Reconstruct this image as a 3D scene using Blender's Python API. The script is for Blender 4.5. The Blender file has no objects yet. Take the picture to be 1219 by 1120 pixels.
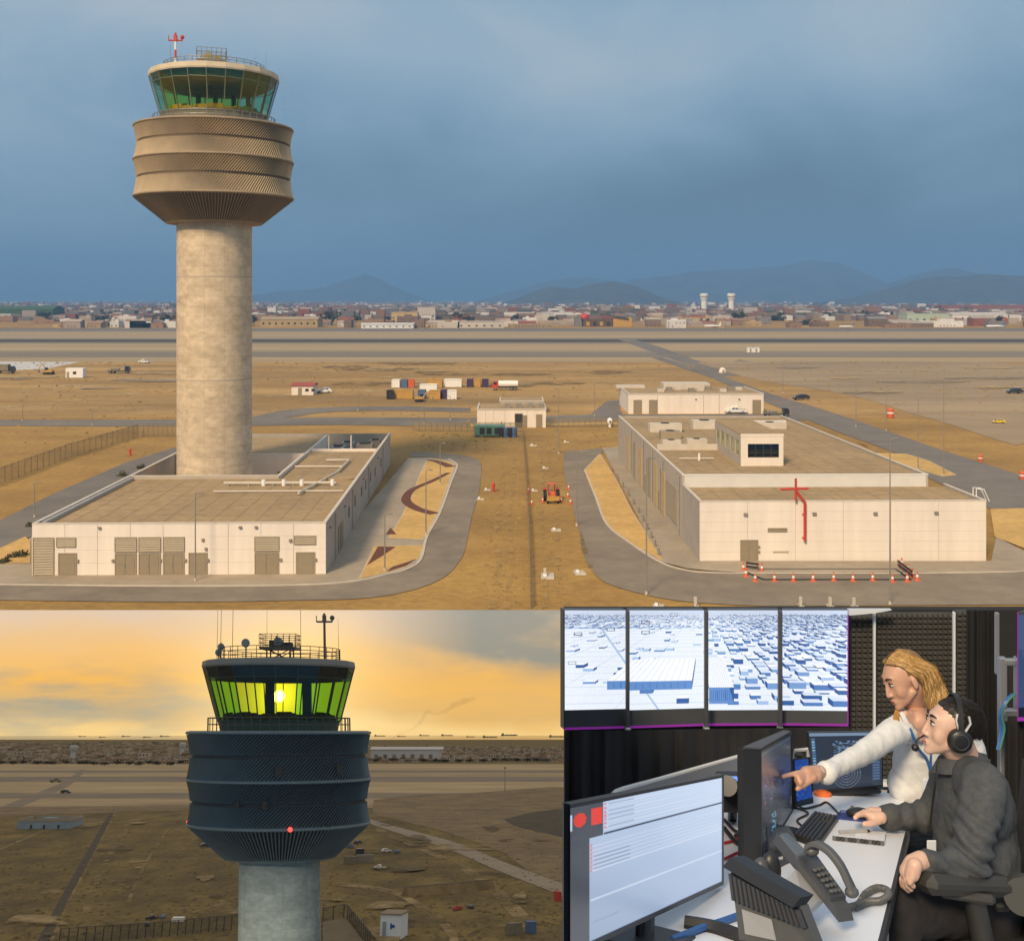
import bpy, bmesh, math, random
import numpy as np
from mathutils import Vector, Matrix, noise

random.seed(7)
scene = bpy.context.scene
COL = scene.collection
R = math.radians

# ------------------------------------------------------------------ camera
W0, H0 = 1219.0, 1120.0
F, CX, HY, CH = 1300.0, 609.5, 356.0, 28.0      # focal length, centre column, horizon row, camera height
cam_d = bpy.data.cameras.new('camera')
cam = bpy.data.objects.new('camera', cam_d)
COL.objects.link(cam)
cam.location = (0, 0, CH)
cam.rotation_euler = (R(90), 0, 0)
cam_d.sensor_fit = 'HORIZONTAL'
cam_d.sensor_width = 36.0
cam_d.lens = F * 36.0 / W0
cam_d.shift_y = -(H0 / 2 - HY) / W0
cam_d.clip_start = 0.1
cam_d.clip_end = 60000
scene.camera = cam

# ------------------------------------------------------------------ sky and sun
SUN_ELEV, SUN_AZ = 38.0, 205.0                   # azimuth from +Y clockwise: behind the camera, a little left
CLOUD_OFF = (-1.47, -0.027, -0.303)
w = bpy.data.worlds.new('World')
scene.world = w
w.use_nodes = True
nt = w.node_tree
nt.nodes.clear()
def wn(t, **k):
 n = nt.nodes.new(t)
 for a, v in k.items():
  setattr(n, a, v)
 return n
wo = wn('ShaderNodeOutputWorld')
bg = wn('ShaderNodeBackground')
sky = wn('ShaderNodeTexSky', sky_type='NISHITA', sun_disc=False)
sky.sun_elevation = R(SUN_ELEV)
sky.sun_rotation = R(SUN_AZ)
sky.air_density = 1.5
sky.dust_density = 2.0
tc = wn('ShaderNodeTexCoord')
sep = wn('ShaderNodeSeparateXYZ')
nt.links.new(tc.outputs['Generated'], sep.inputs[0])
def cloud_noise(sx, sz, scale, detail, rough, dist=0.0, off=(0, 0, 0)):
 mp = wn('ShaderNodeMapping')
 mp.inputs['Scale'].default_value = (sx, sx, sz)
 mp.inputs['Location'].default_value = off
 nt.links.new(tc.outputs['Generated'], mp.inputs[0])
 no = wn('ShaderNodeTexNoise')
 no.inputs['Scale'].default_value = scale
 no.inputs['Detail'].default_value = detail
 no.inputs['Roughness'].default_value = rough
 no.inputs['Distortion'].default_value = dist
 nt.links.new(mp.outputs[0], no.inputs['Vector'])
 return no.outputs['Fac']
def wmath(op, a, b):
 m = wn('ShaderNodeMath', operation=op)
 for i, v in enumerate((a, b)):
  if isinstance(v, (int, float)):
   m.inputs[i].default_value = v
  else:
   nt.links.new(v, m.inputs[i])
 return m.outputs[0]
n1 = cloud_noise(1.0, 1.5, 1.55, 2.0, 0.5, 0.3, CLOUD_OFF)
n2 = cloud_noise(1.0, 1.7, 4.6, 9.0, 0.60, 0.6, (0.1, 0.3, 0.0))
elev = wmath('ADD', sep.outputs['Z'], wmath('ADD', wmath('MULTIPLY', wmath('SUBTRACT', n1, 0.5), 0.85), wmath('MULTIPLY', wmath('SUBTRACT', n2, 0.5), 0.27)))
ramp = wn('ShaderNodeValToRGB')
cr = ramp.color_ramp
stops = [(0.0, (0.085, 0.145, 0.205)), (0.06, (0.11, 0.19, 0.265)), (0.15, (0.165, 0.27, 0.365)),
         (0.25, (0.26, 0.365, 0.46)), (0.36, (0.38, 0.445, 0.50)), (1.0, (0.50, 0.52, 0.54))]
cr.elements[0].position, cr.elements[0].color = stops[0][0], (*stops[0][1], 1)
cr.elements[1].position, cr.elements[1].color = stops[-1][0], (*stops[-1][1], 1)
for p_, c_ in stops[1:-1]:
 e = cr.elements.new(p_)
 e.color = (*c_, 1)
nt.links.new(elev, ramp.inputs[0])
skm = wn('ShaderNodeMix', data_type='RGBA', blend_type='MULTIPLY')
skm.inputs[0].default_value = 1.0
nt.links.new(sky.outputs[0], skm.inputs[6])
skm.inputs[7].default_value = (0.1, 0.1, 0.1, 1)
mx = wn('ShaderNodeMix', data_type='RGBA')
mx.inputs[0].default_value = 0.94                 # cloud cover over the clear sky
nt.links.new(skm.outputs[2], mx.inputs[6])
nt.links.new(ramp.outputs[0], mx.inputs[7])
nt.links.new(mx.outputs[2], bg.inputs[0])
bg.inputs[1].default_value = 1.0
nt.links.new(bg.outputs[0], wo.inputs[0])

sun_d = bpy.data.lights.new('sun', 'SUN')
sun = bpy.data.objects.new('sun', sun_d)
COL.objects.link(sun)
sun_d.energy = 3.3
sun_d.angle = R(11)
sun_d.color = (1.0, 0.77, 0.50)
sd = Vector((math.sin(R(SUN_AZ)) * math.cos(R(SUN_ELEV)), math.cos(R(SUN_AZ)) * math.cos(R(SUN_ELEV)), math.sin(R(SUN_ELEV))))
sun.rotation_euler = sd.to_track_quat('Z', 'Y').to_euler()

vs = scene.view_settings
vs.view_transform = 'Standard'
vs.look = 'None'
vs.exposure = 0.3
vs.gamma = 1.0
scene.cycles.use_denoising = True
scene.cycles.max_bounces = 8
scene.cycles.transparent_max_bounces = 16
scene.cycles.volume_bounces = 0
scene.cycles.sample_clamp_indirect = 6.0

# ------------------------------------------------------------------ helpers
def P(px, py, d):                                 # the point seen at a pixel, at depth d in front of the camera
 return Vector(((px - CX) / F * d, d, CH - (py - HY) / F * d))
def G(px, py, z=0.0):                             # the point at height z seen at a pixel of the upper view
 d = F * (CH - z) / (py - HY)
 return P(px, py, d)
def s(r, g, b):                                   # a 0-255 colour as linear
 return tuple((c / 255 / 12.92) if c <= 10.3 else ((c / 255 + 0.055) / 1.055) ** 2.4 for c in (r, g, b))
def nrm(v):
 return Vector(v).normalized()

MATS = {}
HEX = [(0, 1, 2, 3), (7, 6, 5, 4), (0, 4, 5, 1), (1, 5, 6, 2), (2, 6, 7, 3), (3, 7, 4, 0)]    # faces of a six-sided block
def mat(name, col, rough=0.8, var=0.0, vscale=1.0, bump=0.0, bscale=20.0, metal=0.0, col2=None, spec=0.5,
  stretch=(1, 1, 1), detail=6.0, emit=None, estr=0.0, coat=0.0, var2=0.0, v2scale=0.05, attr=None, bdist=0.02, rnd=0.0, coord='Object'):
 """Principled material: base colour broken up by two noises, fine relief by a third."""
 if name in MATS:
  return MATS[name]
 m = bpy.data.materials.new(name)
 m.use_nodes = True
 t = m.node_tree
 L = t.links.new
 b = t.nodes['Principled BSDF']
 b.inputs['Roughness'].default_value = rough
 b.inputs['Metallic'].default_value = metal
 b.inputs['Specular IOR Level'].default_value = spec
 b.inputs['Coat Weight'].default_value = coat
 b.inputs['Base Color'].default_value = (*col, 1)
 tcn = t.nodes.new('ShaderNodeTexCoord')
 mp = t.nodes.new('ShaderNodeMapping')
 mp.inputs['Scale'].default_value = stretch
 L(tcn.outputs[coord], mp.inputs[0])
 cur = None
 if attr:
  a = t.nodes.new('ShaderNodeAttribute')
  a.attribute_name = attr
  cur = a.outputs['Color']
 def noise_node(scale, det=detail):
  n = t.nodes.new('ShaderNodeTexNoise')
  n.inputs['Scale'].default_value = scale
  n.inputs['Detail'].default_value = det
  n.inputs['Roughness'].default_value = 0.62
  L(mp.outputs[0], n.inputs['Vector'])
  return n.outputs['Fac']
 def mixnode(fac, a, c, blend='MIX'):
  x = t.nodes.new('ShaderNodeMix')
  x.data_type = 'RGBA'
  x.blend_type = blend
  for i, v in ((0, fac), (6, a), (7, c)):
   if isinstance(v, tuple):
    x.inputs[i].default_value = (*v, 1)
   elif isinstance(v, (int, float)):
    x.inputs[i].default_value = v
   else:
    L(v, x.inputs[i])
  return x.outputs[2]
 def contrast(f, lo, hi):
  r_ = t.nodes.new('ShaderNodeMapRange')
  r_.inputs[1].default_value, r_.inputs[2].default_value = lo, hi
  L(f, r_.inputs[0])
  return r_.outputs[0]
 if cur is None:
  cur = col
 if col2 is not None:
  cur = mixnode(contrast(noise_node(vscale), 0.38, 0.66), cur, col2)
 if var:
  f = contrast(noise_node(vscale * (14.0 if col2 is not None else 1.0)), 0.3, 0.7)
  lo, hi = mixnode(1.0, cur, (1 - var,) * 3, 'MULTIPLY'), mixnode(1.0, cur, (1 + var,) * 3, 'MULTIPLY')
  cur = mixnode(f, lo, hi)
 if var2:
  f = contrast(noise_node(v2scale, 4.0), 0.35, 0.65)
  lo, hi = mixnode(1.0, cur, (1 - var2,) * 3, 'MULTIPLY'), mixnode(1.0, cur, (1 + var2,) * 3, 'MULTIPLY')
  cur = mixnode(f, lo, hi)
 if rnd:
  oi = t.nodes.new('ShaderNodeObjectInfo')
  mr = t.nodes.new('ShaderNodeMapRange')
  mr.inputs[3].default_value, mr.inputs[4].default_value = 1 - rnd, 1 + rnd
  L(oi.outputs['Random'], mr.inputs[0])
  x = t.nodes.new('ShaderNodeVectorMath')
  x.operation = 'SCALE'
  if isinstance(cur, tuple):
   x.inputs[0].default_value = cur
  else:
   L(cur, x.inputs[0])
  L(mr.outputs[0], x.inputs['Scale'])
  cur = x.outputs[0]
 if not isinstance(cur, tuple):
  L(cur, b.inputs['Base Color'])
 if bump:
  bn = t.nodes.new('ShaderNodeBump')
  bn.inputs['Strength'].default_value = bump
  bn.inputs['Distance'].default_value = bdist
  L(noise_node(bscale), bn.inputs['Height'])
  L(bn.outputs[0], b.inputs['Normal'])
 if emit is not None:
  b.inputs['Emission Color'].default_value = (*emit, 1)
  b.inputs['Emission Strength'].default_value = estr
  if attr:
   L(cur, b.inputs['Emission Color'])
 MATS[name] = m
 return m

def glass(name, tint, gloss=0.12, rough=0.02):
 """Tinted window glass: see-through with mirror reflections that grow at grazing angles."""
 if name in MATS:
  return MATS[name]
 m = bpy.data.materials.new(name)
 m.use_nodes = True
 t = m.node_tree
 t.nodes.clear()
 o = t.nodes.new('ShaderNodeOutputMaterial')
 tr = t.nodes.new('ShaderNodeBsdfTransparent')
 tr.inputs[0].default_value = (*tint, 1)
 gl = t.nodes.new('ShaderNodeBsdfGlossy')
 gl.inputs['Roughness'].default_value = rough
 lw = t.nodes.new('ShaderNodeLayerWeight')
 lw.inputs[0].default_value = 0.5
 fr = t.nodes.new('ShaderNodeMath')
 fr.operation = 'POWER'
 fr.inputs[1].default_value = 4.0
 t.links.new(lw.outputs['Facing'], fr.inputs[0])
 mm = t.nodes.new('ShaderNodeMath')
 mm.operation = 'MULTIPLY_ADD'
 mm.inputs[1].default_value = 0.8
 mm.inputs[2].default_value = gloss
 t.links.new(fr.outputs[0], mm.inputs[0])
 ms = t.nodes.new('ShaderNodeMixShader')
 t.links.new(mm.outputs[0], ms.inputs[0])
 t.links.new(tr.outputs[0], ms.inputs[1])
 t.links.new(gl.outputs[0], ms.inputs[2])
 t.links.new(ms.outputs[0], o.inputs[0])
 MATS[name] = m
 return m

def patchy(m, scale, lo=0.46, hi=0.60, stretch=(1, 1, 1)):
 """Breaks a thin ground layer up so that what lies under it shows through."""
 t = m.node_tree
 tcn, mp = t.nodes.new('ShaderNodeTexCoord'), t.nodes.new('ShaderNodeMapping')
 mp.inputs['Scale'].default_value = stretch
 n, r_ = t.nodes.new('ShaderNodeTexNoise'), t.nodes.new('ShaderNodeMapRange')
 n.inputs['Scale'].default_value = scale
 n.inputs['Detail'].default_value = 8.0
 n.inputs['Roughness'].default_value = 0.65
 r_.inputs[1].default_value, r_.inputs[2].default_value = lo, hi
 tr, ms = t.nodes.new('ShaderNodeBsdfTransparent'), t.nodes.new('ShaderNodeMixShader')
 L = t.links.new
 L(tcn.outputs['Object'], mp.inputs[0]); L(mp.outputs[0], n.inputs['Vector']); L(n.outputs['Fac'], r_.inputs[0]); L(r_.outputs[0], ms.inputs[0])
 L(tr.outputs[0], ms.inputs[1]); L(t.nodes['Principled BSDF'].outputs[0], ms.inputs[2]); L(ms.outputs[0], t.nodes['Material Output'].inputs[0])
 return m

class MB:
 """Collects simple solids; build() links them as one mesh object."""
 def __init__(self):
  self.v, self.f = [], []
 def add(self, vs_, fs_):
  o = len(self.v)
  self.v += [tuple(p) for p in vs_]
  self.f += [tuple(i + o for i in q) for q in fs_]
  return self
 def box(self, x0, x1, y0, y1, z0, z1, M=None):
  vs_ = [Vector(p) for p in ((x0, y0, z0), (x1, y0, z0), (x1, y1, z0), (x0, y1, z0), (x0, y0, z1), (x1, y0, z1), (x1, y1, z1), (x0, y1, z1))]
  if M is not None:
   vs_ = [M @ p for p in vs_]
  return self.add(vs_, [(0, 3, 2, 1), (4, 5, 6, 7), (0, 1, 5, 4), (1, 2, 6, 5), (2, 3, 7, 6), (3, 0, 4, 7)])
 def bbox(self, c, sx, sy, sz, bev=0.0, M=None):
  """Box with bevelled edges (an octagonal rounding of all three directions)."""
  hx, hy, hz = sx / 2, sy / 2, sz / 2
  b = min(bev, hx * .95, hy * .95, hz * .95)
  if b <= 0:
   return self.box(c[0] - hx, c[0] + hx, c[1] - hy, c[1] + hy, c[2] - hz, c[2] + hz, M)
  vs_, idx = [], {}
  for X in (-1, 1):
   for Y in (-1, 1):
    for Z in (-1, 1):
     for k in range(3):
      p = [X * (hx - b), Y * (hy - b), Z * (hz - b)]
      p[k] = (X * hx, Y * hy, Z * hz)[k]
      idx[(X, Y, Z, k)] = len(vs_)
      q = Vector((p[0] + c[0], p[1] + c[1], p[2] + c[2]))
      vs_.append(M @ q if M is not None else q)
  fs_ = []
  for k in range(3):
   a, d = [(1, 2), (0, 2), (0, 1)][k]
   for S in (-1, 1):
    q = []
    for A, D in ((-1, -1), (1, -1), (1, 1), (-1, 1)):
     t_ = [0, 0, 0]
     t_[k], t_[a], t_[d] = S, A, D
     q.append(idx[(*t_, k)])
    fs_.append(q)
  for k in range(3):
   a, d = [(1, 2), (0, 2), (0, 1)][k]
   for A in (-1, 1):
    for D in (-1, 1):
     q = []
     for S, kk in ((-1, a), (1, a), (1, d), (-1, d)):
      t_ = [0, 0, 0]
      t_[k], t_[a], t_[d] = S, A, D
      q.append(idx[(*t_, kk)])
     fs_.append(q)
  for X in (-1, 1):
   for Y in (-1, 1):
    for Z in (-1, 1):
     fs_.append([idx[(X, Y, Z, k)] for k in range(3)])
  return self.add(vs_, fs_)
 def cyl(self, p0, p1, r0, r1=None, n=8, cap=True):
  r1 = r0 if r1 is None else r1
  p0, p1 = Vector(p0), Vector(p1)
  d = (p1 - p0).normalized()
  a = d.orthogonal().normalized()
  b = d.cross(a)
  vs_ = []
  for p, r in ((p0, r0), (p1, r1)):
   for i in range(n):
    t_ = 2 * math.pi * i / n
    vs_.append(p + r * (math.cos(t_) * a + math.sin(t_) * b))
  fs_ = [(i, (i + 1) % n, n + (i + 1) % n, n + i) for i in range(n)]
  if cap:
   fs_ += [tuple(range(n))[::-1], tuple(range(n, 2 * n))]
  return self.add(vs_, fs_)
 def tube(self, pts, r, n=6, cap=True):
  pts = [Vector(p) for p in pts]
  m = len(pts)
  rr = r if isinstance(r, (list, tuple)) else [r] * m
  d0 = (pts[1] - pts[0]).normalized()
  a = d0.orthogonal().normalized()
  vs_ = []
  for i, p in enumerate(pts):
   d = (pts[min(i + 1, m - 1)] - pts[max(i - 1, 0)])
   d = d.normalized() if d.length > 1e-9 else d0
   a = (a - a.dot(d) * d)
   a = a.normalized() if a.length > 1e-6 else d.orthogonal().normalized()
   b = d.cross(a)
   for k in range(n):
    t_ = 2 * math.pi * k / n
    vs_.append(p + rr[i] * (math.cos(t_) * a + math.sin(t_) * b))
  fs_ = []
  for i in range(m - 1):
   for k in range(n):
    fs_.append((i * n + k, i * n + (k + 1) % n, (i + 1) * n + (k + 1) % n, (i + 1) * n + k))
  if cap:
   fs_ += [tuple(range(n))[::-1], tuple(range((m - 1) * n, m * n))]
  return self.add(vs_, fs_)
 def sweep(self, pts, w_, h, up):
  """A flat bar with rounded corners drawn along a line."""
  pts = [Vector(p) for p in pts]
  m, sec = len(pts), ((-1, -.5), (-.7, -1), (.7, -1), (1, -.5), (1, .5), (.7, 1), (-.7, 1), (-1, .5))
  vs_ = []
  for i, p in enumerate(pts):
   d = (pts[min(i + 1, m - 1)] - pts[max(i - 1, 0)]).normalized()
   a = d.cross(up).normalized()
   b = a.cross(d)
   ww = w_[i] if isinstance(w_, list) else w_
   vs_ += [p + a * x * ww / 2 + b * y * h / 2 for x, y in sec]
  fs_ = [(i * 8 + k, i * 8 + (k + 1) % 8, i * 8 + 8 + (k + 1) % 8, i * 8 + 8 + k) for i in range(m - 1) for k in range(8)]
  return self.add(vs_, fs_ + [tuple(range(8))[::-1], tuple(range(8 * m - 8, 8 * m))])
 def lathe(self, prof, n=32, a0=0.0, close=True):
  vs_, fs_ = [], []
  for r, z in prof:
   for i in range(n):
    t_ = a0 + 2 * math.pi * i / n
    vs_.append((r * math.cos(t_), r * math.sin(t_), z))
  for j in range(len(prof) - 1):
   for i in range(n):
    fs_.append((j * n + i, j * n + (i + 1) % n, (j + 1) * n + (i + 1) % n, (j + 1) * n + i))
  if close:
   fs_ += [tuple(range(n))[::-1], tuple(range((len(prof) - 1) * n, len(prof) * n))]
  return self.add(vs_, fs_)
 def prism(self, poly, z0, z1, M=None):
  n = len(poly)
  ar = sum(poly[i][0] * poly[(i + 1) % n][1] - poly[(i + 1) % n][0] * poly[i][1] for i in range(n))
  if ar < 0:
   poly = poly[::-1]
  vs_ = [Vector((p[0], p[1], z0)) for p in poly] + [Vector((p[0], p[1], z1)) for p in poly]
  if M is not None:
   vs_ = [M @ p for p in vs_]
  return self.add(vs_, [tuple(range(n))[::-1], tuple(range(n, 2 * n))] + [(i, (i + 1) % n, n + (i + 1) % n, n + i) for i in range(n)])
 def ball(self, c, rx, ry=None, rz=None, n=12, m=8, M=None):
  ry = rx if ry is None else ry
  rz = rx if rz is None else rz
  vs_ = [Vector((0, 0, -1))]
  for j in range(1, m):
   f_ = -math.pi / 2 + math.pi * j / m
   for i in range(n):
    t_ = 2 * math.pi * i / n
    vs_.append(Vector((math.cos(f_) * math.cos(t_), math.cos(f_) * math.sin(t_), math.sin(f_))))
  vs_.append(Vector((0, 0, 1)))
  vs_ = [Vector((v.x * rx, v.y * ry, v.z * rz)) for v in vs_]
  if M is not None:
   vs_ = [M @ v for v in vs_]
  vs_ = [v + Vector(c) for v in vs_]
  fs_ = [(0, 1 + (i + 1) % n, 1 + i) for i in range(n)]
  for j in range(m - 2):
   for i in range(n):
    fs_.append((1 + j * n + i, 1 + j * n + (i + 1) % n, 1 + (j + 1) * n + (i + 1) % n, 1 + (j + 1) * n + i))
  last = 1 + (m - 1) * n
  fs_ += [(last, last - n + i, last - n + (i + 1) % n) for i in range(n)]
  return self.add(vs_, fs_)
 def quad(self, a, b, c, d):
  return self.add([a, b, c, d], [(0, 1, 2, 3)])
 def sheet(self, pts, t=0.0):
  return self.add(pts, [tuple(range(len(pts)))])
 def mesh(self, name, m=None, smooth=False):
  me = bpy.data.meshes.new(name)
  me.from_pydata(self.v, [], self.f)
  if m is not None:
   me.materials.append(m)
  if smooth:
   me.polygons.foreach_set('use_smooth', [True] * len(me.polygons))
   me.set_sharp_from_angle(angle=R(40)) if hasattr(me, 'set_sharp_from_angle') else None
  me.update()
  return me
 def build(self, name, m, parent=None, smooth=False, M=None, kind=None, label=None):
  o = bpy.data.objects.new(name, self.mesh(name, m, smooth))
  COL.objects.link(o)
  if parent is not None:
   o.parent = parent
  if M is not None:
   o.matrix_world = M
  if kind:
   o['kind'] = kind
  if label:
   o['label'] = label
  return o

def tag(o, label, cat, group=None):
 o['label'] = label
 o['category'] = cat
 if group:
  o['group'] = group
 return o
def thing(name, label, cat, M=None, group=None):
 o = bpy.data.objects.new(name, None)
 o.empty_display_size = 0.5
 COL.objects.link(o)
 if M is not None:
  if not isinstance(M, Matrix):
   M = Matrix.Translation(Vector(M))
  o.matrix_world = M
 return tag(o, label, cat, group)
def struct(o):
 o['kind'] = 'structure'
 return o
def copy_tree(o, parent=None):
 c = o.copy()
 COL.objects.link(c)
 c.parent = parent
 for ch in o.children:
  copy_tree(ch, c)
 return c
def frame(o, x, y, z):                            # matrix from origin and axes
 m = Matrix.Identity(4)
 for i in range(3):
  m[i][0], m[i][1], m[i][2], m[i][3] = x[i], y[i], z[i], o[i]
 return m
def TR(x, y, z, rz=0.0):
 return Matrix.Translation((x, y, z)) @ Matrix.Rotation(rz, 4, 'Z')
def smooth_line(pts, k=6):                        # Catmull-Rom through the points
 pts = [Vector(p) for p in pts]
 out = []
 for i in range(len(pts) - 1):
  p0, p1, p2, p3 = pts[max(i - 1, 0)], pts[i], pts[i + 1], pts[min(i + 2, len(pts) - 1)]
  for j in range(k):
   t_ = j / k
   out.append(0.5 * ((2 * p1) + (p2 - p0) * t_ + (2 * p0 - 5 * p1 + 4 * p2 - p3) * t_ ** 2 + (3 * p1 - p0 - 3 * p2 + p3) * t_ ** 3))
 out.append(pts[-1])
 return out

# ================================================================== MAIN VIEW: the airfield by day
M_dirt = mat('dirt', (0.355, 0.207, 0.048), 0.95, col2=(0.27, 0.150, 0.034), vscale=0.06, var=0.2, var2=0.20, v2scale=0.012, bump=0.9, bscale=1.2, bdist=0.2, stretch=(1, 1.3, 1))
M_field = mat('field', (0.31, 0.178, 0.047), 0.95, col2=(0.38, 0.238, 0.085), vscale=0.035, var=0.2, var2=0.25, v2scale=0.02, bump=0.5, bscale=0.8, bdist=0.15, stretch=(0.35, 1.4, 1), detail=9)
M_verge = mat('verge', (0.36, 0.262, 0.140), 0.95, var=0.14, vscale=0.03, var2=0.12, v2scale=0.006, stretch=(0.12, 1, 1))
M_asph = mat('asphalt', (0.215, 0.172, 0.122), 0.9, var=0.13, vscale=0.5, var2=0.16, v2scale=0.09, bump=0.2, bscale=8)
M_asph2 = mat('asphalt_old', (0.165, 0.142, 0.118), 0.9, var=0.14, vscale=0.2, var2=0.15, v2scale=0.03)
M_rwy = mat('runway_asphalt', (0.21, 0.168, 0.118), 0.9, var=0.2, vscale=0.02, stretch=(0.1, 2, 1), var2=0.2, v2scale=0.004)
M_rubber = patchy(mat('runway_rubber', (0.06, 0.05, 0.042), 0.9, var=0.3, vscale=0.01, stretch=(0.05, 3, 1)), 0.01, .30, .62, (.12, 3, 1))
M_pave = mat('paving', (0.335, 0.272, 0.195), 0.9, var=0.10, vscale=0.6, var2=0.12, v2scale=0.1, bump=0.15, bscale=6)
M_kerb = mat('kerb', (0.50, 0.43, 0.34), 0.9, var=0.12, vscale=0.7)
M_sand = mat('yellow_gravel', (0.54, 0.335, 0.105), 0.95, var=0.14, vscale=1.2, var2=0.10, v2scale=0.15, bump=0.7, bscale=5, bdist=0.06)
M_redg = mat('red_gravel', (0.125, 0.042, 0.022), 0.95, var=0.22, vscale=1.5, bump=0.8, bscale=6, bdist=0.06)
M_white = mat('white_render', (0.75, 0.665, 0.575), 0.85, var=0.05, vscale=1.1, var2=0.05, v2scale=0.2, bump=0.1, bscale=4, stretch=(1, 1, .12))
M_greyw = mat('grey_wall', (0.40, 0.35, 0.295), 0.88, var=0.10, vscale=0.5, bump=0.15, bscale=3)
M_taupe = mat('taupe_wall', (0.43, 0.375, 0.31), 0.88, var=0.08, vscale=0.4, bump=0.15, bscale=3)
M_roof = mat('roof_gravel', (0.335, 0.232, 0.118), 0.95, var=0.16, vscale=1.0, var2=0.10, v2scale=0.12, bump=0.7, bscale=3.5, bdist=0.06)
M_cap = mat('parapet_cap', (0.56, 0.50, 0.42), 0.8, var=0.08, vscale=0.8)
M_doorp = mat('door_paint', (0.27, 0.215, 0.14), 0.6, var=0.06, vscale=1.5)
M_louv = mat('louvre_metal', (0.33, 0.265, 0.175), 0.55, var=0.08, vscale=1.0)
M_dark = mat('dark_gap', (0.03, 0.028, 0.025), 0.8)
M_metal = mat('galvanised', (0.42, 0.40, 0.37), 0.5, metal=0.5, var=0.12, vscale=2)
M_pole = mat('pole_paint', (0.24, 0.21, 0.17), 0.6, var=0.1, vscale=0.5)
M_red = mat('red_paint', (0.50, 0.045, 0.025), 0.55, var=0.12, vscale=3)
M_orange = mat('orange_plastic', (0.58, 0.12, 0.045), 0.55, var=0.1, vscale=3)
M_whitep = mat('white_paint', (0.78, 0.76, 0.72), 0.5, var=0.05, vscale=2)
M_black = mat('black_rubber', (0.02, 0.02, 0.02), 0.7)
M_yellow = mat('yellow_machine', (0.48, 0.28, 0.06), 0.5, var=0.15, vscale=1.5)
M_glassg = glass('green_glass', (0.30, 0.42, 0.16), 0.10)
M_glassd = mat('dark_window', (0.03, 0.045, 0.04), 0.12, spec=0.6)
M_conc = None

Y0 = F * CH / (726 - HY)                          # the near edge of the airfield ground
gm = MB().add([(-9000, Y0, 0), (9000, Y0, 0), (9000, 13000, 0), (-9000, 13000, 0)], [(0, 1, 2, 3)])
ground = struct(gm.build('ground', M_dirt))

LAYER = [0.004]
def lay(name, mb, m, kind='structure', z=None):
 LAYER[0] += 0.004
 o = mb.build(name, m)
 o.location.z = LAYER[0] if z is None else z
 o['kind'] = kind
 return o
def gp(l):
 return [Vector((*G(*q).xy, 0.0)) for q in l]
def strip_mb(a, b):
 def res(l, n=60):
  L_ = [0]
  for i in range(len(l) - 1):
   L_.append(L_[-1] + (l[i + 1] - l[i]).length)
  out = []
  for k in range(n + 1):
   t_ = L_[-1] * k / n
   j = 0
   while j < len(l) - 2 and L_[j + 1] < t_:
    j += 1
   u = (t_ - L_[j]) / max(1e-9, L_[j + 1] - L_[j])
   out.append(l[j].lerp(l[j + 1], min(1, u)))
  return out
 a, b = res(a), res(b)
 n = len(a)
 return MB().add(a + b, [(i, i + 1, n + i + 1, n + i) for i in range(n - 1)])
def poly_mb(pts, sm=0):
 p = gp(pts)
 if sm:
  p = smooth_line(p + [p[0]], sm)[:-1]
 return MB().sheet(p)
def kerb(name, pts, wd=0.3, h=0.14, sm=5, m=None):
 p = smooth_line(gp(pts), sm) if sm > 1 else gp(pts)
 vs_, fs_ = [], []
 n = len(p)
 for i in range(n):
  d = (p[min(i + 1, n - 1)] - p[max(i - 1, 0)]).normalized()
  sd_ = Vector((-d.y, d.x, 0)) * wd / 2
  for q, z in ((p[i] - sd_, 0), (p[i] - sd_, h), (p[i] + sd_, h), (p[i] + sd_, 0)):
   vs_.append((q.x, q.y, z))
 for i in range(n - 1):
  for k in range(4):
   fs_.append((4 * i + k, 4 * i + (k + 1) % 4, 4 * i + 4 + (k + 1) % 4, 4 * i + 4 + k))
 o = MB().add(vs_, fs_).build(name, m or M_kerb)
 o['kind'] = 'structure'
 return o

# fields, verges and runways beyond the buildings
def band(name, y0, y1, m, x0=-2500, x1=2500):
 d0, d1 = F * CH / (y0 - HY), F * CH / (y1 - HY)
 return lay(name, MB().add([(x0, d1, 0), (x1, d1, 0), (x1, d0, 0), (x0, d0, 0)], [(0, 1, 2, 3)]), m)
band('field_terrain', 431, 497, M_field)
band('verge_terrain', 391, 431, M_verge)
band('apron_road', 391.0, 394.5, M_asph2)
band('runway_road', 402.0, 409.0, M_rwy)
band('runway_rubber_road', 404.2, 407.2, M_rubber)
band('taxiway_road', 418.0, 425.5, M_rwy)
lay('concrete_apron_pavement', poly_mb([(-80, 430), (95, 431), (55, 439), (-80, 446)]), mat('pale_concrete', (0.52, 0.50, 0.47), 0.9, var=0.08, vscale=0.1))
lay('link_road', strip_mb(gp([(735, 404), (760, 413), (800, 428), (860, 448)]), gp([(755, 404), (785, 413), (826, 428), (885, 447)])), M_asph2)
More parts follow.
